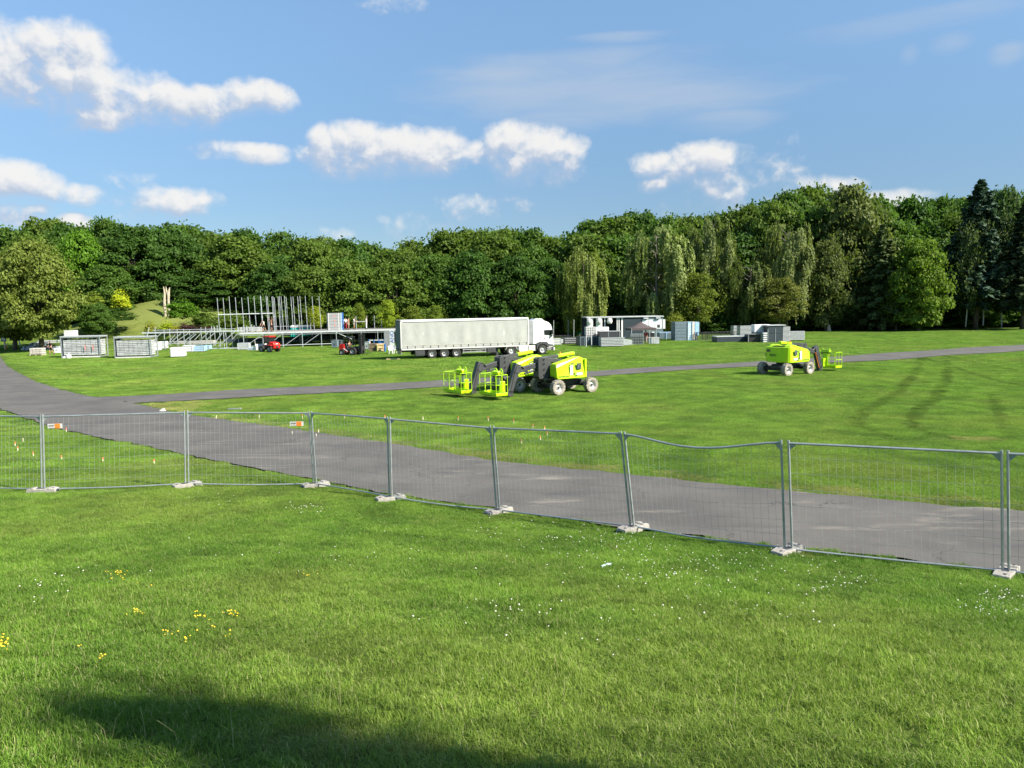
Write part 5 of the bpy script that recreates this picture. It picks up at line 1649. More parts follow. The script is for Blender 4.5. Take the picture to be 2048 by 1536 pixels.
m = MB(); m.box((w / 2 + .12, .5, h / 2), (.2, 1.02, h * 1.02)); m.build('blue_edge', M['blue'], t_)
m = MB(); m.box((w / 2 - .12, -.012, h / 2), (.10, .02, h)); m.build('pale_edge', M['lightblue'], t_)

# under and beside the right end of the stage
p = sp(su(570), 10.6, 0)
t_ = thing('low_dark_strip', (p.x, p.y, Tz(p.x, p.y)), math.atan2(sdir.y, sdir.x), 'long low dark strip behind the stage legs', 'screen')  # low dark strip along the back of the stage
m = MB(); m.box((0, 0, .42), (17, .1, .8)); m.build('cloth', M['navy'], t_); m = MB()
for x in np.linspace(-8.4, 8.4, 8): m.box((float(x), .1, .45), (.06, .06, .9))
m.build('posts', M['dark'], t_)
def flight_case(px0, px1, top, base, label, mt='bluegrey', ang=-6):
    t_, w, h = spot(px0, px1, top, base, 'flight_case', label, 'flight case', 'flight cases around the stage', ang)
    m = MB(); m.box((0, .4, h / 2 + .06), (w, .8, h - .12)); m.build('box', M[mt], t_, bevel=.015)
    m = MB()
    for x in (-w / 2, w / 2):
        m.box((x, 0, h / 2 + .06), (.06, .05, h - .1))
    for z in (.1, h - .02): m.box((0, -.005, z), (w + .04, .05, .06))
    m.box((0, -.01, h * .62), (w + .02, .03, .03)); m.build('edging', M['galv'], t_)
    m = MB(); m.box((0, -.02, h * .4), (w * .3, .02, .1)); m.build('handle', M['dark'], t_)
flight_case(664, 674, 680, 695.5, 'grey blue flight case left of the fork mast loader')
flight_case(674, 683, 680, 694, 'grey blue flight case right behind the rear of the fork mast loader', 'navy')
flight_case(730, 738, 683, 699, 'silver case between the fork mast loader and the brown crate', 'steel_light')
def wooden_crate(px0, px1, top, base, mt, label):
    t_, w, h = spot(px0, px1, top, base, 'wooden_crate', label, 'crate', 'wooden crates by the trailer rear', 5)
    m = MB(); m.box((0, .5, h / 2 + .05), (w, 1.0, h - .1)); m.build('box', M[mt], t_)
    m = MB()
    for z in (.12, h / 2, h - .08): m.box((0, -.02, z), (w + .03, .05, .10))
    for x in (-w / 2 + .05, w / 2 - .05): m.box((x, -.015, h / 2), (.10, .04, h - .1))
    m.build('battens', M[mt], t_); m = MB()
    for x in (-w * .35, w * .35): m.box((x, .5, .03), (.12, 1.0, .08))
    m.build('runner', M['palletwood'], t_)
wooden_crate(738.5, 752, 687, 703, 'wood', 'dark brown wooden crate between the fork mast loader and the yellow one')
wooden_crate(755, 768, 687.5, 703, 'pine', 'pale yellow wooden crate right of the brown crate')
t_, w, h = spot(736, 768, 679, 693, 'blue_barrier', 'blue and white barrier standing behind the wooden crates', 'barrier')
m = MB()
for z in (.3, h - .1): m.box((0, .6, z), (w, .06, .14))
m.build('rails', M['offwhite'], t_); m = MB()
for x in (-w * .48, -w * .16, w * .16, w * .48): m.box((x, .6, h / 2), (.14, .10, h))
m.box((w * .25, .7, h * .55), (w * .45, .04, h * .5)); m.build('uprights', M['blue'], t_)
t_, w, h = spot(767.5, 771.5, 688, 703.5, 'blue_drum', 'upright blue drum right of the yellow crate', 'drum')
m = MB(); m.lathe([(.001, 0), (w / 2, 0), (w / 2, .3), (w * .53, .33), (w / 2, .36), (w / 2, h), (.001, h)], (0, .2, 0), (0, 0, 1), 16); m.build('body', M['blue'], t_, smooth=True); m = MB(); m.lathe([(.05, 0), (.05, .05), (.001, .05)], (.05, .2, h), (0, 0, 1), 8); m.build('cap', M['dark'], t_)
t_, w, h = spot(768.5, 782, 661, 697, 'grey_screen', 'plain grey upright screen beside the trailer rear', 'screen')
m = MB(); m.box((0, .4, h / 2), (w, .08, h)); m.build('sheet', M['grey'], t_); m = MB()
for x in (-w / 2, w / 2): m.box((x, .4, h / 2), (.06, .12, h))
m.build('posts', M['galv'], t_)
t_, w, h = spot(780, 789, 660, 702, 'white_banner', 'white upright banner with blue lettering right behind the trailer rear', 'banner', None, -8)
m = MB(); m.box((0, 0, h / 2), (w, .05, h)); bn = m.build('cloth', M['white'], t_)
text_on(bn, 'lettering', 'ANO', h * .26, M['bluetext'], (w * .1, -.035, h * .68), (0, 0, 1), (-1, 0, 0))
m = MB(); m.tube([(-w / 2, 0, 0), (-w / 2, 0, h)], .03, 6); m.box((0, 0, .02), (w, .4, .05)); m.build('stand', M['galv'], t_)
t_, w, h = spot(776.5, 782.5, 676.5, 695, 'grey_container', 'light grey ribbed container standing before the white banner', 'container')
m = MB(); m.box((0, 0, h / 2), (w, .5, h)); 
m.build('box', M['grey'], t_, bevel=.02); m = MB()
for k in range(6): m.box((0, -.26, h * (k + .5) / 6), (w, .02, .03))
m.build('ribs', M['galv'], t_)
def white_chair(px, base, label, ang):
    t_, w, h = spot(px - 4.5, px + 4.5, base - 14, base, 'plastic_chair', label, 'chair', 'white plastic chairs behind the trailer', ang)
    m = MB(); m.box((0, 0, .44), (.46, .44, .04)); m.build('seat', M['white'], t_, bevel=.01)
    m = MB(); m.box((0, .22, .68), (.44, .04, .44), rot=(-.15, 0, 0)); m.build('backrest', M['white'], t_, bevel=.01)
    for x in (-.19, .19):
        for y in (-.19, .19):
            m = MB(); m.bar((x, y, .43), (x * 1.15, y * 1.15, 0), .045); m.build('leg', M['white'], t_)
        m = MB(); m.box((x * 1.2, 0, .64), (.05, .42, .03)); m.build('armrest', M['white'], t_)
white_chair(781.5, 708, 'white plastic chair under the trailer rear, the nearer left one', 20)
white_chair(788, 707, 'white plastic chair under the trailer rear, the right one', -30)
t_, w, h = spot(773, 800, 717, 719, 'pale_plank', 'pale wooden plank lying on the lawn below the trailer rear', 'plank', None, 3)
m = MB(); m.box((0, 0, .06), (w, .28, .07)); m.build('board', M['pine'], t_); m = MB(); m.box((-w * .45, 0, .1), (.1, .28, .02)); m.build('batten', M['pine'], t_)
t_, w, h = spot(456, 482, 816, 819, 'grey_board', 'narrow grey board lying in the lawn beyond the fence', 'board')
m = MB(); m.box((0, 0, .05), (w, .14, .05)); m.build('board', M['galv'], t_); m = MB(); m.box((w * .48, 0, .05), (.03, .16, .07)); m.build('end_clip', M['grey'], t_)
t_, w, h = spot(319, 332, 815, 823, 'pale_stone', 'pale boulder lying on the dry corner between the paths', 'stone')
me = bpy.data.meshes.new('stone'); bm = bmesh.new(); bmesh.ops.create_icosphere(bm, subdivisions=3, radius=.5)
for v in bm.verts: v.co = Vector((v.co.x * w, v.co.y * w * .8, max(-.1, v.co.z) * h * 1.7)) * (1 + .12 * math.sin(v.co.x * 7 + v.co.y * 5) + .05 * math.sin(v.co.z * 15))
bm.to_mesh(me); bm.free(); me.materials.append(M['stone']); link('rock', me, t_)
p = G(1211, 1137)
t_ = thing('plastic_bottle', (p.x, p.y, p.z + .045), R(25), 'crushed clear plastic bottle lying on the lawn before the fence', 'bottle')
m = MB(); m.lathe([(.001, -.10), (.032, -.10), (.034, -.04), (.026, .0), (.034, .04), (.03, .07), (.013, .10), (.012, .115)], (0, 0, 0), (1, 0, .15), 12); m.build('body', M['bottle'], t_, smooth=True); t_.scale = (.75, .8, .8)
m = MB(); m.lathe([(.014, .115), (.014, .13), (.001, .13)], (0, 0, 0), (1, 0, .15), 10); m.build('cap', M['lightblue'], t_)

# left edge: information sign, posts
t_, w, h = spot(4, 14, 655, 699, 'sign_board', 'grey and white information board on a post at the left edge', 'sign')
m = MB(); m.box((0, 0, h * .62), (w, .08, h * .52)); m.build('board', M['bluegrey'], t_); m = MB(); m.box((w * .1, -.05, h * .66), (w * .5, .02, h * .12)); m.box((w * .05, -.05, h * .48), (w * .7, .02, h * .12)); m.build('notice', M['white'], t_)
m = MB(); m.tube([(.05, .06, 0), (.05, .06, h * .9)], .09, 8); m.build('post', M['offwhite'], t_)
for px, top, base, mt, lab in ((11.5, 684, 700, 'orange', 'orange and white bollard just right of the sign board'), (15.5, 686, 696, 'yellow', 'yellow bollard between the sign board and the tree trunk'), (26.5, 685, 698, 'yellow', 'thin yellow bollard right of the leaning trunk'), (29.5, 685, 696, 'yellow', 'thin yellow bollard beside the leaning white stake')):
    t_, w, h = spot(px - 1, px + 1, top, base, 'bollard', lab, 'bollard', 'bollards by the left path')
    m = MB(); m.tube([(0, 0, 0), (0, 0, h)], w * .5, 8); m.build('post', M[mt], t_); m = MB(); m.tube([(0, 0, h * .6), (0, 0, h * .8)], w * .53, 8); m.build('band', M['offwhite'], t_)
p = G(41, 692); s = mpp(p.y)
t_ = thing('leaning_stake', p, 0, 'white stake leaning to the left beside the big olive tree', 'stake')
m = MB(); m.tube([(0, 0, -.1), (-5.5 * s, 0, 27 * s)], .09, 8); m.build('pole', M['offwhite'], t_); m = MB(); m.tube([(-5.4 * s, 0, 26.6 * s), (-5.7 * s, 0, 28 * s)], .1, 8); m.build('tip', M['steel_light'], t_)

# ------------------------------------------------------------------ right hand cluster
for px, top, base, lab in ((1107, 640.5, 672, 'thin pole nearest to the white cab'), (1117.5, 641, 669, 'thin pole second to the right of the white cab'), (1136, 640, 671, 'thin pole just left of the green car'), (1147.5, 639, 672, 'thin pole in front of the green car'), (1166, 639, 668, 'thin pole right of the green car')):
    t_, w, h = spot(px - .8, px + .8, top, base + 3, 'thin_pole', lab, 'pole', 'thin poles right of the lorry')
    m = MB(); m.tube([(0, 0, 0), (.05, 0, h)], .055, 8); m.build('pipe', M['pipe'], t_); m = MB(); m.box((0, 0, .04), (.3, .3, .06)); m.build('foot', M['galv'], t_)
# green car
t_, w, h = spot(1137, 1167, 653, 671.5, 'parked_car', 'dark green estate car parked in the shade behind the thin poles', 'car', None, -12)
S = w / 4.3; t_.scale = (S, S, S)
m = MB(); m.prism([(-2.1, .35), (-2.1, .85), (-1.95, 1.0), (-1.6, 1.45), (-.9, 1.52), (.1, 1.50), (.75, 1.05), (1.75, .92), (2.05, .75), (2.1, .35)], -.82, .82); b_ = m.build('body', M['cargreen'], t_, bevel=.08, seg=3)
for s in (-1, 1):
    m = MB(); m.prism([(-1.75, 1.0), (-1.5, 1.38), (-.85, 1.44), (-.85, 1.0)], s * .815, s * .83); m.build('window', M['glass'], b_)
    m = MB(); m.prism([(-.75, 1.0), (-.75, 1.44), (.05, 1.42), (.55, 1.04)], s * .815, s * .83); m.build('window', M['glass'], b_)
    for x in (-1.3, 1.3): wheel(t_, (x, s * .74, .31), .31, .2, s, M['tyre'], M['rim'], 0, 20)[1].build('hub', M['rim'], t_)
    m = MB(); m.box((2.06, s * .6, .72), (.1, .3, .14)); m.build('headlight', M['lamp'], t_)
m = MB(); m.prism([(.12, 1.47), (.72, 1.06), (.75, 1.09), (.15, 1.5)], -.7, .7); m.build('windscreen', M['glass'], b_)
t_, w, h = spot(1106, 1141, 671, 684, 'barrier_row', 'row of folded dark crowd barriers right of the white cab', 'barriers')
def barrier_row(t_, w, h, n):
    m = MB()
    for k in range(n):
        x = -w / 2 + w * (k + .5) / n; y = random.uniform(0, .8)
        m.tube([(x - .25, y, .05), (x - .22, y, h), (x + .3, y + .3, h), (x + .28, y + .3, .05)], .03, 5)
        for j in range(3): m.tube([(x - .1 + .12 * j, y + .08 * j, .15), (x - .1 + .12 * j, y + .08 * j, h)], .015, 4)
    m.build('barriers', M['dark'], t_); m = MB()
    for k in range(n): m.bar((-w / 2 + w * (k + .3) / n, -.2, .03), (-w / 2 + w * (k + .3) / n, 1.0, .03), .06)
    m.build('feet', M['grey'], t_)
barrier_row(t_, w, h, 9)
crate(1107, 1122.5, 677.5, 690, 'blue edged white case in front of the folded barriers', 'offwhite', group='pale cases right of the lorry')
crate(1122, 1129, 679, 687, 'small white case right of the blue edged one', 'white', group='pale cases right of the lorry')
def flat_stack(px0, px1, top, base, label, mt, n, d=1.6, ang=4, legs=True):
    t_, w, h = spot(px0, px1, top, base, 'board_stack', label, 'board stack', 'stacks of boards and decks at the right', ang)
    m = MB(); 
    layered(m, w, d, .10, h, n, .38)
    for q in range(len(m.v)): m.v[q] = m.v[q] + Vector((0, d / 2, 0))
    m.build('boards', M[mt], t_)
    m = MB(); m.box((0, d / 2, (h + .1) / 2), (w - .12, d - .14, h - .12)); m.build('gap_shade', M['dark'], t_)  # dark core paints the shade in the gaps between boards
    m = MB()
    for x in (-w * .34, 0, w * .34): m.box((x, d / 2, .05), (.1, d, .10))
    m.build('bearers', M['dark'], t_)
    return t_, w, h, d
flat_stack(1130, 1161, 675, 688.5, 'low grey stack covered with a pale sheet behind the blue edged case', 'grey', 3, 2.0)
t_, w, h = spot(1160, 1202, 673, 691.5, 'dark_deck_stack', 'dark navy stack of deck panels under the white wrapped pallets', 'board stack', None, 8)
m = MB(); m.box((0, 1.2, h / 2), (w, 2.4, h)); m.build('panels', M['navy'], t_, bevel=.02); m = MB()
for k in range(6): m.box((-w / 2 + w * k / 5, -.02, h / 2), (.07, .04, h))
m.box((0, -.02, h - .06), (w, .04, .08)); m.build('frames', M['bluegrey'], t_)
DKY = t_.location.y; DKZ = t_.location.z + h
for px, lab in ((1172.5, 'slim silver prop leaning on the dark deck stack, the left one'), (1183, 'slim silver prop leaning on the dark deck stack, the right one')):
    t_, w, h = spot(px - .8, px + .8, 671, 693.5, 'steel_prop', lab, 'prop', 'props by the dark deck stack')
    m = MB(); m.tube([(0, 0, 0), (0, .1, h)], .06, 8); m.build('pipe', M['steel_light'], t_); m = MB(); m.box((0, 0, .03), (.25, .25, .05)); m.build('plate', M['galv'], t_)
def white_pallet(px0, px1, top, base, z, y, label, grid):
    p = at((px0 + px1) / 2, base, y); s = mpp(y); w = (px1 - px0) * s; h = (base - top) * s
    t_ = thing('wrapped_pallet', (p.x, y, z), R(6), label, 'pallet', 'white wrapped pallets at the right')
    m = MB(); m.box((0, .5, h / 2 + .08), (w, 1.0, h - .12)); m.build('goods', M['white'] if not grid else M['offwhite'], t_, bevel=.05)
    m = MB()
    for k in range(5): m.box((-w / 2 + w * k / 4, -.015, h / 2 + .08), (.035, .03, h - .12))
    for k in range(4): m.box((0, -.015, .12 + (h - .2) * k / 3), (w, .03, .035))
    if grid: m.build('cage', M['grey'], t_)
    else:
        m = MB(); m.box((0, -.012, h * .5), (w * .4, .02, .05)); m.box((0, -.012, h * .66), (w * .4, .02, .05)); m.build('label_mark', M['strawbale'], t_)
    m = MB(); m.box((0, .5, .04), (w, 1.0, .09)); m.build('pallet', M['palletwood'], t_)
white_pallet(1172, 1191, 652.5, 671, DKZ + .0, DKY + .5, 'caged white pallet on the left end of the dark deck stack', True)
white_pallet(1191, 1218, 652.5, 670, DKZ + .0, DKY + 1.1, 'smooth white pallet on the dark deck stack, right of the caged one', False)
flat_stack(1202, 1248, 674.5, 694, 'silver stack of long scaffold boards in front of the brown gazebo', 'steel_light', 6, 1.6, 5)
p = at(1221, 675, G(1222, 694).y + 2.2); s = mpp(p.y); w = 44 * s
t_ = thing('covered_case', (p.x, p.y, Tz(p.x, p.y)), R(4), 'dark flat case with a grey cover behind the silver board stack', 'case')
h = at(1221, 663, p.y).z - t_.location.z
m = MB(); m.box((0, .8, h / 2), (w, 1.6, h - .1)); m.build('box', M['dark'], t_); m = MB(); m.box((0, .8, h), (w + .1, 1.7, .09)); m.build('cover', M['grey'], t_, bevel=.03); m = MB()
for x in (-w * .1, w * .42): m.box((x, -.02, h * .6), (.07, .04, h * .8))
m.build('strap', M['galv'], t_)
crate(1248, 1256, 679, 691, 'small silver crate just right of the silver board stack', 'steel_light', 1.0, group='pale cases right of the lorry')
crate(1256, 1264, 680, 690, 'small silver crate beside the left gazebo leg', 'steel_light', 1.0, group='pale cases right of the lorry')
t_, w, h = spot(1264, 1287, 668, 689, 'wire_cage', 'dark wire cage trolley under the left half of the gazebo', 'cage')
m = MB()
for k in range(8):
    x = -w / 2 + w * k / 7
    for y in (0, 1.0): m.box((x, y, h / 2), (.05, .05, h))
for z in (.08, h * .3, h * .55, h * .8, h): 
    for y in (0, 1.0): m.box((0, y, z), (w, .05, .05))
    for x in (-w / 2, w / 2): m.box((x, .5, z), (.05, 1.0, .05))
m.build('bars', M['galv'], t_); m = MB(); m.box((0, .5, h * .42), (w * .9, .8, h * .7)); m.build('contents', M['dark'], t_)
# gazebo
t_, w, h = spot(1262.5, 1313, 643, 688, 'gazebo', 'folding gazebo with a brown pointed canopy at the right', 'gazebo', None, 6)
hw = w / 2; dd = w * .9; he = h * .70
gz = Tz(t_.location.x, t_.location.y)
m = MB()
N_ = 8
vs = []; fs = []
for i in range(N_ + 1):
    for j in range(N_ + 1):
        u = i / N_ * 2 - 1; v = j / N_ * 2 - 1
        r_ = max(abs(u), abs(v))
        vs.append((u * hw * 1.03, dd / 2 + v * dd / 2 * 1.03, he + (h - he) * max(0, 1 - r_) ** 1.5 - .05 * (1 - abs(u * v)) * (r_ > .9)))
for i in range(N_):
    for j in range(N_): q = i * (N_ + 1) + j; fs.append((q, q + N_ + 1, q + N_ + 2, q + 1))
m.add(vs, fs)
cn = m.build('canopy', M['brown'], t_, smooth=True)
m = MB()
for y in (-.02, dd + .02): m.box((0, y, he - .12), (w * 1.03, .03, .26))
for x in (-hw * 1.03, hw * 1.03): m.box((x, dd / 2, he - .12), (.03, dd * 1.03, .26))
m.build('valance', M['brown'], cn)
for x in (-hw, hw):
    for y in (0, dd):
        m = MB(); m.tube([(x, y, 0), (x, y, he)], .05, 6); m.box((x, y, .02), (.16, .16, .03)); m.build('leg', M['pipe'], t_)
t_, w, h = spot(1298, 1318.5, 675, 687.5, 'silver_table_box', 'silver box table beside the person in red', 'table')
m = MB(); m.box((0, .4, h / 2), (w, .8, h - .04)); m.build('box', M['steel_light'], t_); m = MB(); m.box((0, -.01, h / 2), (.06, .03, h)); m.box((0, .4, h), (w + .06, .86, .05)); m.build('trim', M['offwhite'], t_)
t_, w, h = spot(1296, 1316, 666.5, 684, 'black_cabinet', 'black cabinet behind the silver box table', 'cabinet')
t_.location.y += 2.5
m = MB(); m.box((0, .4, h / 2), (w, .8, h)); m.build('box', M['black'], t_, bevel=.02); m = MB(); m.box((0, -.01, h / 2), (.02, .02, h * .9)); m.build('door_gap', M['dark'], t_); m = MB(); m.box((w * .38, .2, h + .05), (.35, .4, .12)); m.build('paper_pile', M['white'], t_)

# cabin: open fronted container with white panels
t_, w, h = spot(1173, 1327, 634, 678, 'container_cabin', 'long dark container cabin with white window panels and an open left half', 'cabin', None, 3)
dd = 5.0
m = MB(); m.box((0, dd, h / 2), (w, .15, h)); m.box((w * .12, .1, h / 2 - .1), (w * .27, .15, h - .25)); m.build('dark_wall', M['navy'], t_)
m = MB(); m.box((w * .365, .06, h / 2 - .05), (w * .27, .15, h - .2)); rw = m.build('panel_wall', M['bluegrey_door'], t_)
for (x, wd, z0, z1) in ((.268, .085, .38, .86), (.352, .078, .38, .86), (.438, .09, .40, .86), (.51, .035, .40, .86)):
    z0 += .04; 
    m = MB(); m.box((w * (x - .0), -.03, h * (z0 + z1) / 2), (w * wd * .95, .05, h * (z1 - z0))); m.build('white_panel', M['white'], rw)
m = MB(); m.box((w * .44, -.065, h * .56), (w * .035, .02, h * .14)); m.build('dark_hatch', M['dark'], rw)
m = MB(); m.prism([(w / 2, 0), (w / 2 + w * .085, dd * .8), (w / 2 + w * .085, dd), (w / 2, dd)], .0, h - .1, 'xy'); m.build('end_wall', M['grey'], t_)
m = MB(); m.box((0, dd / 2, h), (w * 1.01, dd + .3, .16)); m.build('roof', M['steel_light'], t_, bevel=.03)
m = MB(); m.box((-w * .25, dd / 2, .15), (w * .5, dd, .3)); m.build('floor', M['grey'], t_)
for x, wd in ((-.455, .08), (-.335, .08), (-.035, .022), (-.075, .012), (-.10, .01), (-.26, .012)):
    m = MB(); m.box((w * x, .15, h / 2), (w * wd, .12, h - .15)); m.build('white_column', M['white'], t_)
m = MB()
for x in (-.465, -.335, -.20): m.lathe([(.02, 0), (.35, -.12), (.42, -.55), (.30, -.8), (.02, -.82)], (w * x, .0, h - .1), (0, 0, 1), 10)
m.build('hanging_bag', M['bag'], t_)
for x in (.27, .43):
    m = MB(); m.box((w * x, -.2, h * .93), (w * .06, .25, .12)); m.build('floodlight', M['lamp'], t_)
t_, w, h = spot(1318, 1347, 664.5, 678.5, 'covered_row', 'grey blue covered row of benches between the cabin and the banner block', 'covered row')
m = MB(); m.box((0, .8, h / 2), (w, 1.5, h)); m.build('cover', M['bluegrey'], t_, bevel=.12, seg=3); m = MB(); m.box((0, -.02, h / 2), (.1, .03, h)); m.box((-w * .05, .8, h + .01), (w, 1.4, .02)); m.build('pale_strap', M['lightblue'], t_)
# banner block
t_, w, h = spot(1349, 1400, 643.5, 681, 'banner_block', 'tall grey panel block with light blue and white banners on its right end', 'panel block', None, 6)
m = MB(); 
for k in range(6): m.box((-w * .26, .9, h * (k + .5) / 6), (w * .46, 1.8, h / 6 - .03))
m.build('panels', M['bluegrey'], t_)
m = MB(); m.box((w * .2, .95, h / 2), (w * .45, 1.7, h - .02)); m.build('right_block', M['grey'], t_)
for x, wd in ((.08, .16), (.25, .1), (.40, .16)):
    m = MB(); m.box((w * x, .05, h / 2 + (.12 * h if x > .3 else 0)), (w * wd, .06, h * (.98 if x < .3 else .72))); bn = m.build('banner', M['lightblue'] if x != .25 else M['offwhite'], t_)
    m = MB()
    for k in range(9): m.box((w * x, .012, h * (.12 + .09 * k)), (w * wd * .6, .02, .10))
    if x < .2: m.build('pale_marks', M['white'], bn)
m = MB(); m.box((w * .02, -.03, h / 2), (.06, .06, h)); m.build('strap', M['galv'], t_)
t_, w, h = spot(1392, 1470, 664, 680.5, 'barrier_row', 'long row of dark leaning crowd barriers right of the banner block', 'barriers')
barrier_row(t_, w, h, 20)
t_, w, h = spot(1433, 1496, 672, 684, 'covered_pile', 'flat dark pile with a silver sheet on top in front of the barrier row', 'covered pile', None, 3)
m = MB(); m.box((0, 1.0, h * .45), (w, 2.0, h * .85)); m.build('pile', M['navy'], t_, bevel=.03); m = MB(); m.box((0, 1.0, h * .93), (w * 1.02, 2.1, .09)); m.box((w * .46, .1, h * .7), (w * .1, .06, h * .4), rot=(0, .5, 0)); m.build('silver_sheet', M['steel_light'], t_)
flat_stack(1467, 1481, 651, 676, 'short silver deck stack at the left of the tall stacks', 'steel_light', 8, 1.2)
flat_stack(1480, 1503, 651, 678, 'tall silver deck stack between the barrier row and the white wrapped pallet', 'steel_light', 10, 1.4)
t_, w, h = spot(1497, 1523, 668, 684.5, 'open_dark_case', 'black open fronted case below the white wrapped pallet', 'case')
m = MB(); m.box((0, 1.0, h / 2), (w - .1, 1.6, h - .1)); m.build('inside', M['black'], t_); m = MB()
for x in (-w / 2, w / 2): m.box((x, .1, h / 2), (.08, .2, h))
m.box((0, .1, h), (w, .2, .08)); m.build('frame', M['grey'], t_)
OY = t_.location.y; OZ = t_.location.z + h
white_pallet(1508, 1541, 647.5, 665, OZ + .02, OY + .9, 'white plastic wrapped pallet on top of the black open case', False)
t_, w, h = spot(1525, 1534, 664, 684.5, 'tray_column', 'narrow column of white trays between the black case and the tall grey stack', 'tray stack')
m = MB(); layered(m, w, .6, 0, h, 5, .4); m.build('trays', M['white'], t_); m = MB(); m.box((0, 0, h / 2), (w * .8, .5, h - .1)); m.build('core', M['dark'], t_)
t_, w, h = spot(1535, 1566, 650.5, 684.5, 'tall_box_stack', 'tall teal grey box stack with a silver sheet on top, above the right boom lift', 'box stack', None, 5)
m = MB(); m.box((0, .9, h * .25), (w, 1.8, h * .48)); m.box((.05, .9, h * .745), (w, 1.8, h * .47)); m.build('boxes', M['navy'], t_, bevel=.02); m = MB(); m.box((.1, .9, h), (w * 1.25, 2.0, .10)); m.build('silver_sheet', M['steel_light'], t_); m = MB()
for x in (-w / 2, 0, w / 2): m.box((x, -.02, h * .4), (.06, .04, h * .8))
m.build('frames', M['galv'], t_)
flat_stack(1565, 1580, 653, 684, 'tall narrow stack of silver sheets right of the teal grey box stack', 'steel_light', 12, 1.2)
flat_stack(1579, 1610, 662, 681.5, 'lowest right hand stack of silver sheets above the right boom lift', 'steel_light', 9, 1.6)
# dark net goal under the pine
t_, w, h = spot(1678, 1720, 631, 660, 'net_goal', 'dark framed net goal in the shade left of the pine', 'goal')
m = MB()
for x in (-w / 2, w / 2): m.box((x, 0, h / 2), (.09, .09, h)); m.bar((x, 0, h), (x, 1.4, .03), .06)
m.box((0, 0, h), (w, .09, .09)); m.box((0, 1.4, .03), (w, .06, .06)); m.build('frame', M['navy'], t_)
m = MB()
for k in range(22): x = -w / 2 + w * k / 21; m.tube([(x, .02, h), (x, 1.4, .05)], .009, 3)
for k in range(12): f = k / 11; m.tube([(-w / 2, 1.4 * f, h * (1 - f) + .03), (w / 2, 1.4 * f, h * (1 - f) + .03)], .009, 3)
m.build('net', M['dark'], t_)
# ------------------------------------------------------------------ trees
def rand_unit(n):
    v = rng.normal(size=(n, 3)); return v / np.linalg.norm(v, axis=1, keepdims=True)
def leaf_quads(P, Nrm, size, aspect=1.5, jitter=.6):
    """one small kite per leaf clump, facing roughly along Nrm"""
    n = len(P)
    nn = Nrm + rng.normal(size=(n, 3)) * jitter
    nn /= np.linalg.norm(nn, axis=1, keepdims=True)
    a = np.cross(nn, rand_unit(n)); a /= np.linalg.norm(a, axis=1, keepdims=True)
    b = np.cross(nn, a)
    s = size * rng.uniform(.6, 1.35, (n, 1))
    A = a * s * aspect * .5; B = b * s * .5
    bend = nn * s * .18
    V = np.stack([P - A - bend, P - B * .9, P + A - bend, P + B * .9], 1).reshape(-1, 3)
    return V
def quads_mesh(name, V, material):
    n = len(V) // 4
    return np_mesh(name, V, np.arange(4 * n).reshape(n, 4), material, False)
def limb_mesh(name, segs, material):
    m = MB()
    for pts, rs in segs:
        m.tube(pts, rs, 7)
    me = bpy.data.meshes.new(name)
    me.from_pydata([tuple(p) for p in m.v], [], m.f)
    me.polygons.foreach_set('use_smooth', [True] * len(me.polygons))
    me.materials.append(material)
    return me
def wobble(a, b, n, amp):
    a = Vector(a); b = Vector(b)
    return [a.lerp(b, k / (n - 1)) + Vector(rng.normal(size=3)) * (amp if 0 < k < n - 1 else 0) for k in range(n)]

# every kind is modelled 10 m tall and about 10 m wide, then stretched to the tree it stands for
def broadleaf(seed, nl=60, per=340, size=.26, low=.06, shape=1.0, ragged=.25, topflat=.0):
    global rng
    rng = np.random.default_rng(seed)
    cs = []; segs = []
    segs.append((wobble((0, 0, -.3), (rng.normal() * .2, rng.normal() * .2, 7.0), 6, .12), [.34, .28, .24, .19, .13, .05]))
    Vs = []
    for k in range(nl):
        h = low + (1 - low) * ((k + .5) / nl) ** .85
        # crown half width at this height
        prof = (math.sin(math.pi * min(1, max(0, (h - low) / (1.04 - low))) ** (.75 * shape))) ** .62
        rad = 4.6 * prof * rng.uniform(1 - ragged, 1.0)
        a = k * 2.39996 + rng.normal() * .35
        rr = rad * (rng.uniform(.72, 1.0) if rng.random() < .8 else rng.uniform(.1, .6))
        lr = rng.uniform(.85, 1.55) * (0.65 + .35 * prof)
        c = np.array([rr * math.cos(a), rr * math.sin(a), h * 10 - lr * .55])
        n = int(per * (lr / 1.2) ** 2)
        d = rand_unit(n); d[:, 2] = np.abs(d[:, 2]) * 1.1 - .35
        d /= np.linalg.norm(d, axis=1, keepdims=True)
        sc_ = np.array([1.15, 1.15, .72])
        P = c + d * sc_ * lr * rng.uniform(.62, 1.08, (n, 1))
        Vs.append(leaf_quads(P, d + np.array([0, 0, .35]), size))
        if k % 4 == 0:
            z0 = max(1.2, c[2] * .55)
            segs.append((wobble((0, 0, z0), c, 4, .12), [.11, .08, .055, .02]))
    # loose twigs so the outline breaks up
    n = nl * 14
    u = rng.uniform(low, 1.0, n)
    prof = np.sin(np.pi * np.clip((u - low) / (1.04 - low), 0, 1) ** (.75 * shape)) ** .62
    a = rng.uniform(0, 2 * np.pi, n)
    r_ = 4.7 * prof * rng.uniform(.9, 1.17, n)
    P = np.c_[r_ * np.cos(a), r_ * np.sin(a), u * 10 + rng.uniform(-.1, .35, n)]
    Vs.append(leaf_quads(P, rand_unit(n), size * .9))
    return quads_mesh('crown', np.concatenate(Vs), M['leaf']), limb_mesh('trunk', segs, M['bark'])

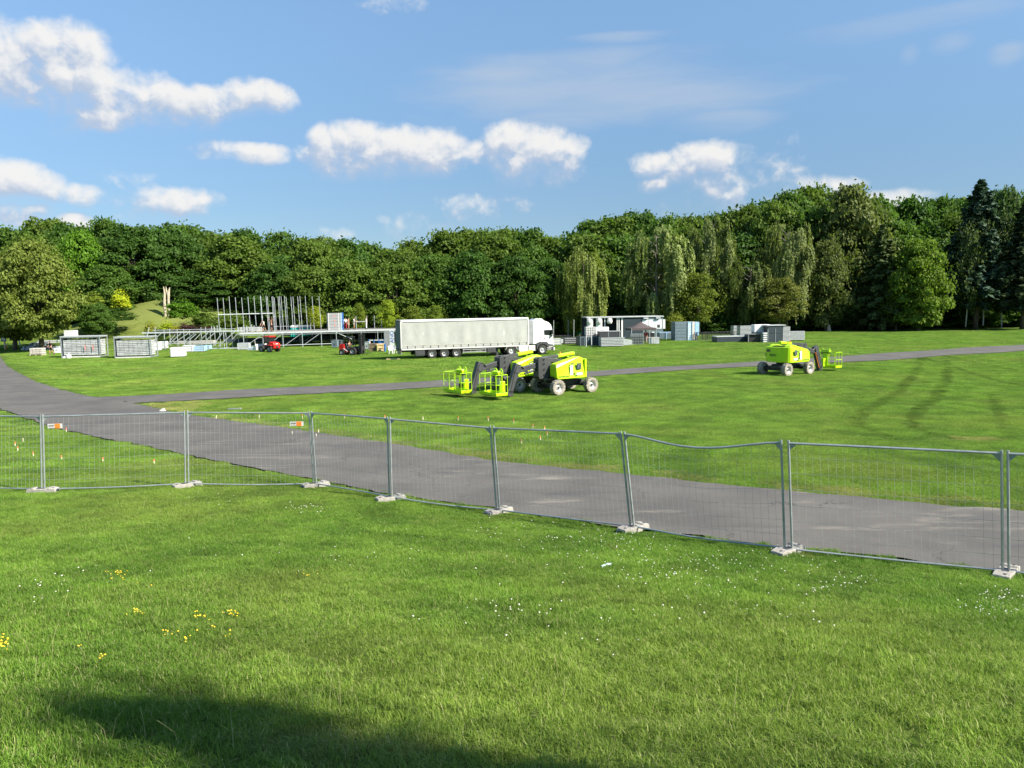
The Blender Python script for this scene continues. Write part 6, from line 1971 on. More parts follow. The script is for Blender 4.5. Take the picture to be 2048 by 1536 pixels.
def weeping(seed, birch=False, strands=520, droop=1.0, leaf=.20):
    global rng
    rng = np.random.default_rng(seed)
    segs = [(wobble((0, 0, -.3), (.2, .1, 9.2), 7, .12), [.19, .17, .14, .11, .08, .045, .015])]
    Vs = []
    nb = 26
    tips = []
    for k in range(nb):
        h = .30 + .66 * (k / nb)
        a = k * 2.4 + rng.normal() * .3
        L_ = 4.4 * math.sin(math.pi * min(.97, (h - .12) / .92)) ** .7 * rng.uniform(.75, 1.05)
        st = Vector((0, 0, h * 10 - L_ * .30)); en = Vector((math.cos(a) * L_, math.sin(a) * L_, min(9.9, h * 10 + L_ * .18)))
        pts = wobble(st, en, 5, .1)
        segs.append((pts, [.05, .042, .032, .022, .010]))
        tips.append(pts)
    for k in range(strands):
        pts = tips[rng.integers(nb)]
        f = rng.uniform(.35, 1.0) ** .7 * 3.999
        i = int(f); p = pts[i].lerp(pts[i + 1], f - i)
        p = p + Vector(rng.normal(size=3)) * .28
        ln = rng.uniform(.8, 3.2) * droop * (1.0 if p.z > 3 else .6)
        ln = min(ln, p.z - .6)
        n = max(4, int(ln / .10))
        tt = np.linspace(0, 1, n)
        out = np.array([p.x, p.y, 0]); out = out / (np.linalg.norm(out) + .01)
        sway = rng.normal() * .12
        P = np.c_[p.x + out[0] * .45 * np.sqrt(tt) + sway * tt, p.y + out[1] * .45 * np.sqrt(tt) + sway * tt, p.z + .12 * np.sin(tt * 3) - ln * tt ** 1.15]
        P += rng.normal(size=P.shape) * .045
        Vs.append(leaf_quads(P, np.c_[np.tile(out[:2], (n, 1)), np.full(n, .35)], leaf, 1.9, .5))
    return quads_mesh('crown', np.concatenate(Vs), M['leaf']), limb_mesh('trunk', segs, M['greybark' if birch else 'bark'])

def spruce(seed, layers=30, leaf=.20, w=2.1, dense=1.0, low=.10):
    global rng
    rng = np.random.default_rng(seed)
    segs = [(wobble((0, 0, -.3), (0, 0, 9.9), 6, .02), [.16, .14, .11, .08, .05, .012])]
    Vs = []
    for k in range(layers):
        h = low + (.99 - low) * (k / (layers - 1)) ** .92
        R_ = w * (1 - h) ** .75 * min(1, .55 + (h - low) * 4) * rng.uniform(.85, 1.1) + .06
        nb = max(5, int(14 * (1 - h) ** .4 * dense))
        for j in range(nb):
            a = 2 * math.pi * j / nb + k * 1.3 + rng.normal() * .18
            L_ = R_ * rng.uniform(.72, 1.12)
            n = max(8, int(L_ * 58 * dense))
            tt = rng.uniform(.08, 1, n)
            x = tt * L_
            z = h * 10 - .42 * x + .16 * x * x / max(L_, .3) * (1 if h < .8 else 1.6)
            wd = rng.normal(size=n) * .16 * (1.15 - tt) * (.4 + R_ / w)
            hang = -np.abs(rng.normal(size=n)) * .13
            P = np.c_[np.cos(a) * x - np.sin(a) * wd, np.sin(a) * x + np.cos(a) * wd, z + hang]
            Vs.append(leaf_quads(P, np.tile(np.array([math.cos(a) * .5, math.sin(a) * .5, .9]), (n, 1)), leaf, 2.1, .45))
            if j % 3 == 0 and h < .9:
                segs.append(([Vector((0, 0, h * 10)), Vector((math.cos(a) * L_ * .8, math.sin(a) * L_ * .8, h * 10 - .25 * L_))], [.035, .01]))
    return quads_mesh('crown', np.concatenate(Vs), M['needle']), limb_mesh('trunk', segs, M['bark'])

def birch(seed, leaf=.20):
    global rng
    rng = np.random.default_rng(seed)
    segs = [(wobble((0, 0, -.3), (.15, .1, 9.7), 7, .10), [.13, .12, .105, .09, .07, .045, .015])]
    Vs = []
    for k in range(36):
        h = .30 + .68 * k / 36
        a = k * 2.4
        L_ = 2.9 * math.sin(math.pi * (1 - h) ** .8 * .78 + .12) * rng.uniform(.7, 1.1)
        p0 = Vector((0, 0, h * 10 - .5)); p1 = Vector((math.cos(a) * L_, math.sin(a) * L_, h * 10 + .5 * L_ * (1 if h > .5 else .2)))
        p1.z = min(p1.z, 10)
        segs.append((wobble(p0, p1, 3, .06), [.045, .03, .008]))
        n = 150
        tt = rng.uniform(.3, 1.05, n)
        P = np.array(p0)[None] + (np.array(p1) - np.array(p0))[None] * tt[:, None] + rng.normal(size=(n, 3)) * .34 + np.c_[np.zeros(n), np.zeros(n), -np.abs(rng.normal(size=n)) * .75]
        Vs.append(leaf_quads(P, rand_unit(n) + np.array([math.cos(a), math.sin(a), .5]) * .6, leaf, 1.6))
    return quads_mesh('crown', np.concatenate(Vs), M['leaf']), limb_mesh('trunk', segs, M['birchbark'])

def bush(seed, leaf=.5, nl=34):
    global rng
    rng = np.random.default_rng(seed)
    Vs = []; segs = []
    for k in range(nl):
        d = rand_unit(1)[0]; d[2] = abs(d[2])
        c = d * np.array([3.9, 3.9, 7.0]) * rng.uniform(.5, 1.0) + np.array([0, 0, .6])
        lr = rng.uniform(1.0, 1.9)
        n = 110
        e = rand_unit(n); e[:, 2] = e[:, 2] * .6 + .3
        Vs.append(leaf_quads(c + e * lr * rng.uniform(.6, 1.1, (n, 1)), e + np.array([0, 0, .3]), leaf))
        if k % 5 == 0: segs.append(([Vector((0, 0, -.2)), Vector(c)], [.1, .03]))
    n = 420
    d = rand_unit(n); d[:, 2] = np.abs(d[:, 2])
    Vs.append(leaf_quads(d * np.array([4.9, 4.9, 9.4]) * rng.uniform(.85, 1.08, (n, 1)), rand_unit(n), leaf * .8))
    return quads_mesh('foliage', np.concatenate(Vs), M['leaf']), limb_mesh('stem', segs, M['bark'])

KINDS = {}
for i in range(4): KINDS['broad%d' % i] = broadleaf(100 + i, 64 + 6 * i, 330, .27, .05, [1, .9, 1.1, 1.0][i], .32)
for i in range(2): KINDS['tall%d' % i] = broadleaf(130 + i, 74, 300, .26, .10, .85, .42)
for i in range(2): KINDS['loose%d' % i] = broadleaf(140 + i, 50, 240, .24, .18, 1.0, .5)
KINDS['park0'] = broadleaf(150, 96, 330, .23, .14, 1.05, .22)
KINDS['willow'] = weeping(160, False, 1050, 1.15, .18)
KINDS['wbirch0'] = weeping(161, True, 1500, .8, .19)
KINDS['wbirch1'] = weeping(162, True, 1400, .75, .19)
KINDS['spruce0'] = spruce(170, 32, .20, 2.7, 1.15, .20)
KINDS['pine0'] = spruce(171, 20, .26, 3.4, .75)
KINDS['birch0'] = birch(180); KINDS['birch1'] = birch(181)
KINDS['bush0'] = bush(190); KINDS['bush1'] = bush(191, .4); KINDS['bush2'] = bush(192, .62, 26)

def tree(name, kind, px, py_top, d, wpx, colr, label, cat_='tree', group=None, py_base=None, lean=0.0, x=None):
    tp = at(px, py_top, d)
    z0 = Tz(tp.x, d)
    if py_base is not None:
        z0 = at(px, py_base, d).z
    h = max(.3, tp.z - z0)
    w = wpx * mpp(d)
    crown, trunk = KINDS[kind]
    t_ = thing(name, (tp.x, d, z0), random.uniform(0, 6.28), label, cat_, group)
    base_w = {'s': 4.2, 'p': 6.4}.get(kind[0], 9.6) if not kind.startswith('park') else 9.6
    if kind.startswith('birch'): base_w = 6.0
    t_.scale = (w / base_w, w / base_w, h / 10.0)
    a = link('foliage' if kind.startswith('bush') else 'crown', crown, t_)
    k = random.uniform(1.0, 1.28)
    a.color = (colr[0] * k, colr[1] * k, colr[2] * k, 1)
    b_ = link('stem' if kind.startswith('bush') else 'trunk', trunk, t_)
    return t_
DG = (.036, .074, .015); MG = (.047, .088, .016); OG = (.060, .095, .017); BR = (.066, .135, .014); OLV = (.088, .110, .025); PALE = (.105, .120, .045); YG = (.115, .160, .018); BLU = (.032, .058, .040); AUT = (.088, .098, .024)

# trees one can name, front edge of the wood, left to right: kind, px, top, distance, width, colour, label
FRONT = [
    ('park0', 14, 512, 104, 125, OLV, 'olive brown leafy tree at the left edge, its trunk next to the small sign board', 697),
    ('park0', 66, 483, 101, 150, (.092, .118, .026), 'big olive brown tree with a thick brown trunk behind the scaffold tube piles', 693),
    ('broad1', 194, 606, 104, 62, MG, 'small round dark tree standing behind the first cage crate', 668),
    ('tall0', 158, 462, 124, 120, BR, 'brighter green tall tree above the first cage crate', None),
    ('broad0', 262, 452, 128, 160, DG, 'large dark green tree on the bank, left of the bleached split trunk', None),
    ('broad2', 212, 530, 121, 110, MG, 'green tree just behind the yellow shrub on the bank', None),
    ('broad3', 352, 470, 134, 140, DG, 'dark spreading tree behind the bleached split trunk', None),
    ('broad1', 470, 472, 128, 165, OG, 'big round olive green tree above the left end of the bare stage posts', None),
    ('broad0', 405, 540, 124, 120, DG, 'dark green tree above the round bushes behind the stage', None),
    ('broad2', 545, 528, 124, 125, DG, 'dark green round tree behind the middle of the bare stage posts', None),
    ('broad3', 618, 535, 122, 130, OG, 'olive green round tree behind the right end of the bare stage posts', None),
    ('broad1', 700, 522, 121, 150, OG, 'olive green broad tree above the grey panel stack on the stage', None),
    ('broad0', 790, 528, 121, 150, OG, 'olive green broad tree above the rear end of the trailer', None),
    ('broad2', 862, 512, 124, 130, MG, 'mid green tree above the rear half of the trailer', None),
    ('tall1', 942, 505, 122, 150, DG, 'dark bluish green tree above the middle of the trailer', None),
    ('broad3', 1030, 512, 122, 140, DG, 'dark green tree above the front of the trailer', None),
    ('broad0', 1100, 520, 127, 120, DG, 'dark green tree just left of the weeping willow', None),
    ('willow', 1168, 494, 122, 118, (.130, .160, .045), 'yellowish weeping willow with long hanging strands beside the white cab', None),
    ('wbirch0', 1312, 452, 125, 150, (.130, .160, .060), 'big pale weeping birch hanging over the cabin with white panels', None),
    ('wbirch1', 1420, 432, 132, 110, (.120, .148, .058), 'pale birch with a white trunk top behind the blue and white banner block', None),
    ('loose0', 1398, 545, 120, 105, (.085, .110, .018), 'yellowish green small tree right behind the blue and white banner block', 660),
    ('wbirch1', 1578, 445, 128, 125, (.125, .150, .058), 'pale birch with a white trunk above the silver sheet stacks', None),
    ('loose1', 1560, 556, 122, 110, AUT, 'rusty orange leaved tree behind the silver sheet stacks', 655),
    ('wbirch0', 1500, 520, 126, 120, (.085, .110, .035), 'drooping green birch behind the white wrapped pallet', None),
    ('tall0', 1655, 482, 128, 100, (.075, .095, .030), 'slim olive tree right behind the dead stump', None),
    ('tall1', 1705, 372, 136, 170, (.085, .105, .034), 'tallest pale green tree on the skyline between the stump and the spruce', None),
    ('pine0', 1765, 448, 126, 150, (.042, .062, .022), 'dark brown green pine behind the dark net goal', 660),
    ('broad3', 1842, 478, 122, 120, (.080, .125, .018), 'bright yellow green tree with foliage down to the lawn', 657),
    ('loose0', 1795, 560, 124, 90, (.075, .105, .020), 'loose green tree left of the bright yellow green one', 660),
    ('spruce0', 1963, 357, 124, 150, BLU, 'tall pointed blue green spruce near the right edge', 655),
    ('spruce0', 2058, 395, 121, 150, (.038, .056, .028), 'dark spruce cut off by the right edge of the photo', 656),
    ('birch0', 1940, 450, 122, 60, (.06, .085, .03), 'thin white stemmed birch left of the spruce trunk', 648),
    ('birch1', 1976, 440, 122.5, 60, (.06, .085, .03), 'thin white stemmed birch right of the spruce trunk', 645),
    ('birch0', 2014, 430, 122, 60, (.06, .085, .03), 'forked white birch between the two spruces', 650),
    ('tall1', 2010, 378, 140, 120, (.05, .085, .028), 'green tree on the skyline just right of the spruce tip', None),
]
for kd, px, pt, d, w, cl, lab, pb in FRONT:
    nm = {'w': 'weeping_tree', 's': 'spruce_tree', 'p': 'pine_tree', 'b': 'broadleaf_tree'}.get(kd[0], 'broadleaf_tree')
    if kd.startswith('wbirch') or kd.startswith('birch'): nm = 'birch_tree'
    if kd.startswith('park'): nm = 'broadleaf_tree'
    tree(nm, kd, px, pt, d, w, cl, lab, 'tree', 'trees along the front of the wood', pb)

LAND = [(0, 'the small sign board'), (70, 'the scaffold tube piles'), (160, 'the first cage crate'), (255, 'the second cage crate'), (350, 'the open scaffold'), (440, 'the left end of the stage posts'), (540, 'the white shirted stage worker'), (640, 'the right end of the stage posts'), (720, 'the stage panel stack'), (810, 'the rear of the trailer'), (900, 'the rear half of the trailer'), (990, 'the front half of the trailer'), (1080, 'the white cab'), (1160, 'the green car'), (1240, 'the cabin'), (1320, 'the brown gazebo'), (1400, 'the striped banner block'), (1480, 'the flat covered pile'), (1560, 'the silver sheet stacks'), (1650, 'the dead stump'), (1740, 'the dark net goal'), (1840, 'the bright yellow green tree'), (1930, 'the tall spruce'), (2048, 'the cut off spruce')]
def landmark(px):
    return min(LAND, key=lambda q: abs(q[0] - px))[1]
SKYLINE = [(-60, 455), (20, 452), (95, 438), (150, 448), (205, 430), (270, 452), (330, 452), (365, 442), (425, 455), (490, 460), (560, 458), (625, 470), (690, 474), (740, 488), (790, 498), (830, 480), (890, 468), (940, 460), (1000, 456), (1060, 466), (1110, 474), (1150, 470), (1195, 448), (1235, 436), (1275, 422), (1325, 430), (1375, 432), (1415, 440), (1450, 425), (1490, 412), (1530, 396), (1575, 383), (1620, 377), (1665, 394), (1740, 392), (1775, 404), (1820, 400), (1870, 398), (1905, 396), (1940, 405), (2080, 380), (2140, 390)]
SH = {0: 'dark', 1: 'mid green', 2: 'olive'}
def seen_label(px, row, shade, n):
    return f'{shade} {row} tree above {landmark(px)}'
cnt = {}
for i, (px, pt) in enumerate(SKYLINE):
    s = i % 3
    cl = (DG, MG, OG)[s]
    kd = ('broad%d' % (i % 4)) if i % 5 else 'loose%d' % (i % 2)
    if 820 <= px <= 1010: cl = OG
    tree('broadleaf_tree', kd, px + random.uniform(-6, 6), pt + (6 if px < 760 else -1) + random.uniform(-7, 6), random.uniform(148, 162), random.uniform(130, 200), cl, seen_label(px, 'skyline', SH[s], i), 'tree', 'trees on the skyline of the wood')
# second row between skyline and front
def sky_at(px):
    for (a, b), (c, d) in zip(SKYLINE[:-1], SKYLINE[1:]):
        if a <= px <= c: return b + (d - b) * (px - a) / (c - a)
    return 420
k = 0
for px in range(-60, 2140, 62):
    tp = sky_at(px) + 38 + 18 * math.sin(k * 2.1) + random.uniform(-8, 8)
    s = k % 3
    cl = (MG, DG, OG)[s]
    sh_ = ('mid green', 'dark', 'olive')[s]
    tree('broadleaf_tree', 'broad%d' % ((k + 1) % 4) if k % 4 else 'tall%d' % (k % 2), px + random.uniform(-10, 10), tp, random.uniform(137, 145), random.uniform(130, 185), cl, seen_label(px, 'second row', sh_, k), 'tree', 'trees in the second row of the wood')
    k += 1
k = 0
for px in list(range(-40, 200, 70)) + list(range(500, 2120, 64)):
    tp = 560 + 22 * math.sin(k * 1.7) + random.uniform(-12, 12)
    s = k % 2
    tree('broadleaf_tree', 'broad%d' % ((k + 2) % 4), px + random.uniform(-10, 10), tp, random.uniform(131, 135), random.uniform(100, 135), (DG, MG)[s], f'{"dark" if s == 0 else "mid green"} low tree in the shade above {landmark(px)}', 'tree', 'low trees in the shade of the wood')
    k += 1

SHRUBS = [
    ('bush0', 172, 596, 112, 75, MG, 'dark green shrub left of the yellow shrub on the bank', 642),
    ('bush1', 228, 612, 111, 80, DG, 'dark low shrub under the yellow shrub on the bank', 642),
    ('bush2', 240, 577, 113, 36, (.28, .31, .02), 'bright yellow shrub on the bank above the second cage crate', 616),
    ('bush2', 184, 582, 113, 42, (.13, .17, .025), 'yellow green shrub next to the tall bright tree', 612),
    ('bush0', 362, 594, 111, 66, (.075, .150, .016), 'bright green shrub right of the bleached split trunk', 638),
    ('bush1', 408, 608, 110, 70, OG, 'round olive bush left of the first stage post', 658),
    ('bush1', 368, 642, 108.5, 66, (.050, .026, .030), 'dark purple shrub on the bank behind the open scaffold', 664),
    ('bush2', 405, 650, 108, 40, (.060, .030, .034), 'small purple brown shrub left of the first stage post', 664),
    ('bush2', 332, 640, 108, 28, (.20, .24, .02), 'small yellow green shrub left of the purple shrub', 660),
    ('bush1', 352, 650, 107, 28, (.20, .20, .02), 'yellowish tuft in front of the purple shrub', 664),
    ('bush0', 465, 618, 112, 70, OG, 'olive bush behind the first three stage posts', 660),
    ('bush2', 300, 640, 108, 24, (.16, .17, .03), 'small yellowish tuft at the left end of the open scaffold', 664),
    ('loose0', 630, 612, 113, 40, (.16, .19, .02), 'slim yellow green young tree behind the last tall stage posts', 662),
    ('loose1', 776, 600, 112, 44, (.16, .21, .02), 'yellow green young tree behind the right end of the stage', 665),
    ('loose0', 718, 606, 113, 30, (.11, .15, .02), 'small young green tree behind the two bar carriers', 664),
    ('loose1', 824, 612, 113, 50, (.10, .13, .02), 'light green young tree peeping over the trailer rear', 665),
    ('loose0', 872, 610, 114, 46, (.10, .14, .02), 'light green young tree peeping over the trailer roof', 665),
    ('bush0', 1352, 620, 116, 46, (.11, .13, .022), 'yellow green bush between the cabin and the banner block', 664),
    ('bush0', 1712, 632, 130, 60, MG, 'low green bush behind the dark net goal', 652),
    ('bush1', 1670, 636, 131, 56, BR, 'low bright bush behind the dead stump', 652),
    ('bush0', 1935, 634, 134, 46, BR, 'low green bush under the thin birches, left of the spruce trunk', 650),
    ('bush1', 1992, 632, 134, 50, BR, 'low green bush under the forked white birch', 650),
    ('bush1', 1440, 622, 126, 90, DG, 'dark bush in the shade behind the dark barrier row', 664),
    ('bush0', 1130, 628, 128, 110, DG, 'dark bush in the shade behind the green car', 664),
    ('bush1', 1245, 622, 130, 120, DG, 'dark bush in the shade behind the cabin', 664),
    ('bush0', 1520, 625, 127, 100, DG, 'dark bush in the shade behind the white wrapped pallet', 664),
]
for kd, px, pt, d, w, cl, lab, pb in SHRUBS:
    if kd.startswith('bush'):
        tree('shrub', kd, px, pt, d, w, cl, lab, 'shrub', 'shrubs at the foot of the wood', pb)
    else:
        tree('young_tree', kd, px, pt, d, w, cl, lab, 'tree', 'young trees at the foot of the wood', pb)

# split dead trunk on the bank
p = at(333, 607, 118)
t_ = thing('bare_dead_tree', (p.x, p.y, Tz(p.x, p.y)), 0, 'bleached split dead tree trunk standing on the bank', 'dead tree')
zb = Tz(p.x, p.y); H = at(333, 573, 118).z - zb
m = MB()
m.tube([(-.30, 0, -.2), (-.32, 0, H * .5), (-.2, 0, H * .78), (-.35, .1, H)], [.26, .2, .15, .06], 9)
m.tube([(.30, .1, -.2), (.28, .1, H * .55), (.38, .1, H * .8), (.62, .1, H * .97)], [.22, .19, .22, .05], 9)
m.tube([(.3, .1, H * .7), (.0, .1, H * .88), (.1, 0, H * 1.0)], [.22, .15, .04], 8)
m.build('trunk', M['deadwood'], t_, smooth=True)
# stump with two bare side limbs by the lawn's edge
p = G(1655, 662)
s = mpp(p.y)
t_ = thing('dead_stump', p, 0, 'pale leaning dead stump with two bare side branches at the lawn edge', 'dead tree')
m = MB(); m.tube([(.25, 0, -.1), (.15, 0, 10 * s), (-.2, 0, 20 * s), (-.75, 0, 28 * s), (-.85, 0, 31 * s)], [.36, .28, .25, .24, .1], 9); tr_ = m.build('trunk', M['deadwood'], t_, smooth=True)
m = MB(); m.tube([(-.7, 0, 28 * s), (-1.1, 0, 27 * s), (-1.7, .1, 27.2 * s)], [.12, .09, .04], 7); m.build('branch', M['deadwood'], tr_)
m = MB(); m.tube([(-.4, 0, 27 * s), (.3, .1, 28 * s), (1.2, .1, 28.5 * s)], [.10, .08, .04], 7); m.build('branch', M['deadwood'], tr_)

# tree behind the camera whose crown throws the shadow over the lower left of the lawn
tip = G(225, 1422); hs = 13.0
tx, ty = tip.x + .36 + sh.x * hs / math.tan(SUN_EL) * .93, tip.y - .2 + sh.y * hs / math.tan(SUN_EL) * .93
t_ = thing('broadleaf_tree', (tx, ty, tip.z - .2), .9, 'tree behind the viewer throwing its shadow across the lower left grass', 'tree')
t_.scale = (.25, .25, 1.3)
a = link('crown', KINDS['loose0'][0], t_); a.color = (*MG, 1)
link('trunk', KINDS['loose0'][1], t_)
# ------------------------------------------------------------------ grass
def blade_patch(name, n, side, h0, h1, w0, w1, seed, lean=.5, flat=0.0):
    r_ = np.random.default_rng(seed)
    x = r_.uniform(-side / 2, side / 2, n); y = r_.uniform(-side / 2, side / 2, n)
    # blades gather in small tufts
    k = n // 3
    cx = r_.uniform(-side / 2, side / 2, k // 5 + 1); cy = r_.uniform(-side / 2, side / 2, k // 5 + 1)
    ii = r_.integers(0, len(cx), k)
    x[:k] = cx[ii] + r_.normal(size=k) * side * .02; y[:k] = cy[ii] + r_.normal(size=k) * side * .02
    a = r_.uniform(0, 2 * np.pi, n); h = r_.uniform(h0, h1, n) * (1 + .35 * (r_.random(n) < .06)); w = r_.uniform(w0, w1, n)
    ln = np.abs(r_.normal(size=n)) * lean + .12
    d = np.c_[np.cos(a), np.sin(a)]; s = np.c_[-np.sin(a + r_.normal(size=n) * .5), np.cos(a)]
    def pt(t, side_):
        off = d * (ln * h * t ** 1.7)[:, None] + s * (side_ * w * .5)[:, None]
        z = h * (t - .32 * ln * t * t) - .01
        return np.c_[x + off[:, 0], y + off[:, 1], z]
    V = np.stack([pt(0.0, -1), pt(0.0, 1), pt(.55, .8), pt(.55, -.8), pt(1.0, .08), pt(1.0, -.08)], 1).reshape(-1, 3)
    b = np.arange(n)[:, None] * 6
    Fq = np.concatenate([b + np.array([[0, 1, 2, 3]]), b + np.array([[3, 2, 4, 5]])])
    me = np_mesh(name, V, Fq, M['grass'])
    return bpy.data.objects.new(name, me)
gcol = bpy.data.collections.new('grass_clumps')
SRC = []
for i in range(3): SRC.append(blade_patch('blades_%d_near' % i, 2500, .62, .016, .052, .0026, .0052, 500 + i, .85))
for i in range(2): SRC.append(blade_patch('blades_%d_mid' % (3 + i), 900, .72, .02, .055, .006, .012, 510 + i, .7))
for i in range(2): SRC.append(blade_patch('blades_%d_wide' % (5 + i), 1500, 2.6, .03, .075, .014, .03, 520 + i))
for i, s in enumerate(SRC):
    s.name = 'blade_clump_%02d' % i
    gcol.objects.link(s)

def scatter(d0, d1, step, margin):
    ys = np.arange(d0, d1, step)
    P = []
    for y in ys:
        hw = .70 * y + margin
        xs = np.arange(-hw - step, hw * 1.06, step)
        P.append(np.c_[xs, np.full(len(xs), y)])
    P = np.concatenate(P)
    return P + rng.uniform(-step * .5, step * .5, P.shape)
rng = np.random.default_rng(77)
TR = [[(1845, 712), (1835, 740), (1800, 780), (1740, 815), (1712, 838), (1735, 858), (1790, 880)], [(1893, 720), (1893, 760), (1870, 795), (1825, 830), (1825, 855), (1880, 872), (1920, 880)], [(1985, 790), (2005, 840), (2020, 880)], [(1850, 716), (1960, 752), (2060, 775)], [(1890, 712), (1990, 732), (2070, 748)], [(1915, 905), (1990, 920), (2048, 935)]]
TRACKS = [[tuple(G(*q)[:2]) for q in t] for t in TR]
EDGE1 = [tuple(G(*q)[:2]) for q in far_edge[7:]]
EDGE2 = [tuple(G(*q)[:2]) for q in near_edge[2:20]]
CORNER = tuple(G(310, 816)[:2]); BALD = tuple(G(1940, 879)[:2])
TW_ = (.27, .27, .18, .16, .16, .14)
def clumps(name, d0, d1, step, margin, idx, sc, hfun, half):
    P = scatter(d0, d1, step, margin)
    x, y = P[:, 0], P[:, 1]
    keep = ~in_poly(PATH_POLY, x, y) & ~in_poly(SIDE_POLY, x, y)
    # wide clumps must not spread over the asphalt
    dd = np.minimum(line_dist(list(PATH_POLY) + [PATH_POLY[0]], x, y), line_dist(list(SIDE_POLY) + [SIDE_POLY[0]], x, y))
    keep &= dd > half
    if d0 > 10:
        for q, wd in zip(TRACKS, TW_):
            keep &= line_dist(q, x, y) > wd
    x, y, dd = x[keep], y[keep], dd[keep]
    n = len(x)
    z = T(x, y)
    rot = np.zeros((n, 3)); rot[:, 2] = rng.uniform(0, 6.28, n)
    e = .3
    rot[:, 0] = np.arctan((T(x, y + e) - z) / e) * 0
    patch = np.sin(x * 1.3 + 2 * np.sin(y * .9)) * np.sin(y * 1.1 + 1.7 * np.sin(x * .7))
    h = hfun(y) * (1 + .28 * patch + rng.normal(size=n) * .12)
    tint = 1 + .12 * patch + rng.normal(size=n) * .10
    dry = np.zeros(n)
    d1_ = line_dist(EDGE1, x, y)
    dry += np.where((d1_ < .9) & (rng.random(n) < .5), .55, 0)
    dry += np.where(np.hypot(x - CORNER[0], (y - CORNER[1]) * .8) < 2.4, .55, 0) * (rng.random(n) < .8)
    dry += np.where(np.hypot((x - BALD[0]) * .8, (y - BALD[1]) * 1.6) < .8, .75, 0)
    d2_ = line_dist(EDGE2, x, y)
    edge_tall = np.where((d2_ < .8) | (d1_ < .5), 1.35, 1)
    h = h * edge_tall
    # long faint mowing stripes across the field
    if d0 > 20:
        tint *= 1.14
        tint *= 1 + .04 * np.sin((y - .35 * x) * 1.9) + .03 * np.sin((y * .8 + .5 * x) * .9)
    scl = np.c_[np.full(n, sc), np.full(n, sc), np.clip(h, .2, 3)]
    me = bpy.data.meshes.new(name)
    me.vertices.add(n); me.vertices.foreach_set('co', np.c_[x, y, z].astype(np.float32).ravel())
    for nm, typ, arr in (('rot', 'FLOAT_VECTOR', rot), ('scl', 'FLOAT_VECTOR', scl)):
        at_ = me.attributes.new(nm, typ, 'POINT'); at_.data.foreach_set('vector', arr.astype(np.float32).ravel())
    for nm, arr in (('tint', tint), ('dry', np.clip(dry, 0, 1))):
        at_ = me.attributes.new(nm, 'FLOAT', 'POINT'); at_.data.foreach_set('value', arr.astype(np.float32))
    at_ = me.attributes.new('idx', 'INT', 'POINT'); at_.data.foreach_set('value', rng.choice(idx, n).astype(np.int32))
    o = link(name, me)
    o.modifiers.new('scatter', 'NODES').node_group = GN
    tag(o, kind='stuff')
    print('CLUMPS', name, n)
    return o
GN = bpy.data.node_groups.new('scatter_clumps', 'GeometryNodeTree')
GN.interface.new_socket('Geometry', in_out='INPUT', socket_type='NodeSocketGeometry')
GN.interface.new_socket('Geometry', in_out='OUTPUT', socket_type='NodeSocketGeometry')
gi_ = GN.nodes.new('NodeGroupInput'); go_ = GN.nodes.new('NodeGroupOutput')
mp_ = GN.nodes.new('GeometryNodeMeshToPoints'); io_ = GN.nodes.new('GeometryNodeInstanceOnPoints')
ci = GN.nodes.new('GeometryNodeCollectionInfo'); ci.inputs['Collection'].default_value = gcol
ci.inputs['Separate Children'].default_value = True; ci.inputs['Reset Children'].default_value = True
def nattr(nm, typ):
    n_ = GN.nodes.new('GeometryNodeInputNamedAttribute'); n_.data_type = typ; n_.inputs['Name'].default_value = nm
    return n_.outputs['Attribute']
er = GN.nodes.new('FunctionNodeEulerToRotation')
GN.links.new(nattr('rot', 'FLOAT_VECTOR'), er.inputs[0])
GN.links.new(gi_.outputs[0], mp_.inputs['Mesh']); GN.links.new(mp_.outputs[0], io_.inputs['Points'])
GN.links.new(ci.outputs[0], io_.inputs['Instance']); io_.inputs['Pick Instance'].default_value = True
GN.links.new(nattr('idx', 'INT'), io_.inputs['Instance Index'])
GN.links.new(er.outputs[0], io_.inputs['Rotation']); GN.links.new(nattr('scl', 'FLOAT_VECTOR'), io_.inputs['Scale'])
GN.links.new(io_.outputs[0], go_.inputs[0])
clumps('grass_near', .6, 13, .33, 5, [0, 1, 2], 1.0, lambda y: 1.0 + 0 * y, .13)
clumps('grass_verge', 13, 30, .40, 5, [0, 1, 2], 1.0, lambda y: np.where(y < 19, 1.0, .85), .13)
clumps('grass_field', 22, 56, .48, 5, [3, 4], 1.0, lambda y: .95 + 0 * y, .3)
clumps('grass_far', 54, 116, 1.5, 3, [5, 6], 1.0, lambda y: .8 + 0 * y, 1.2)

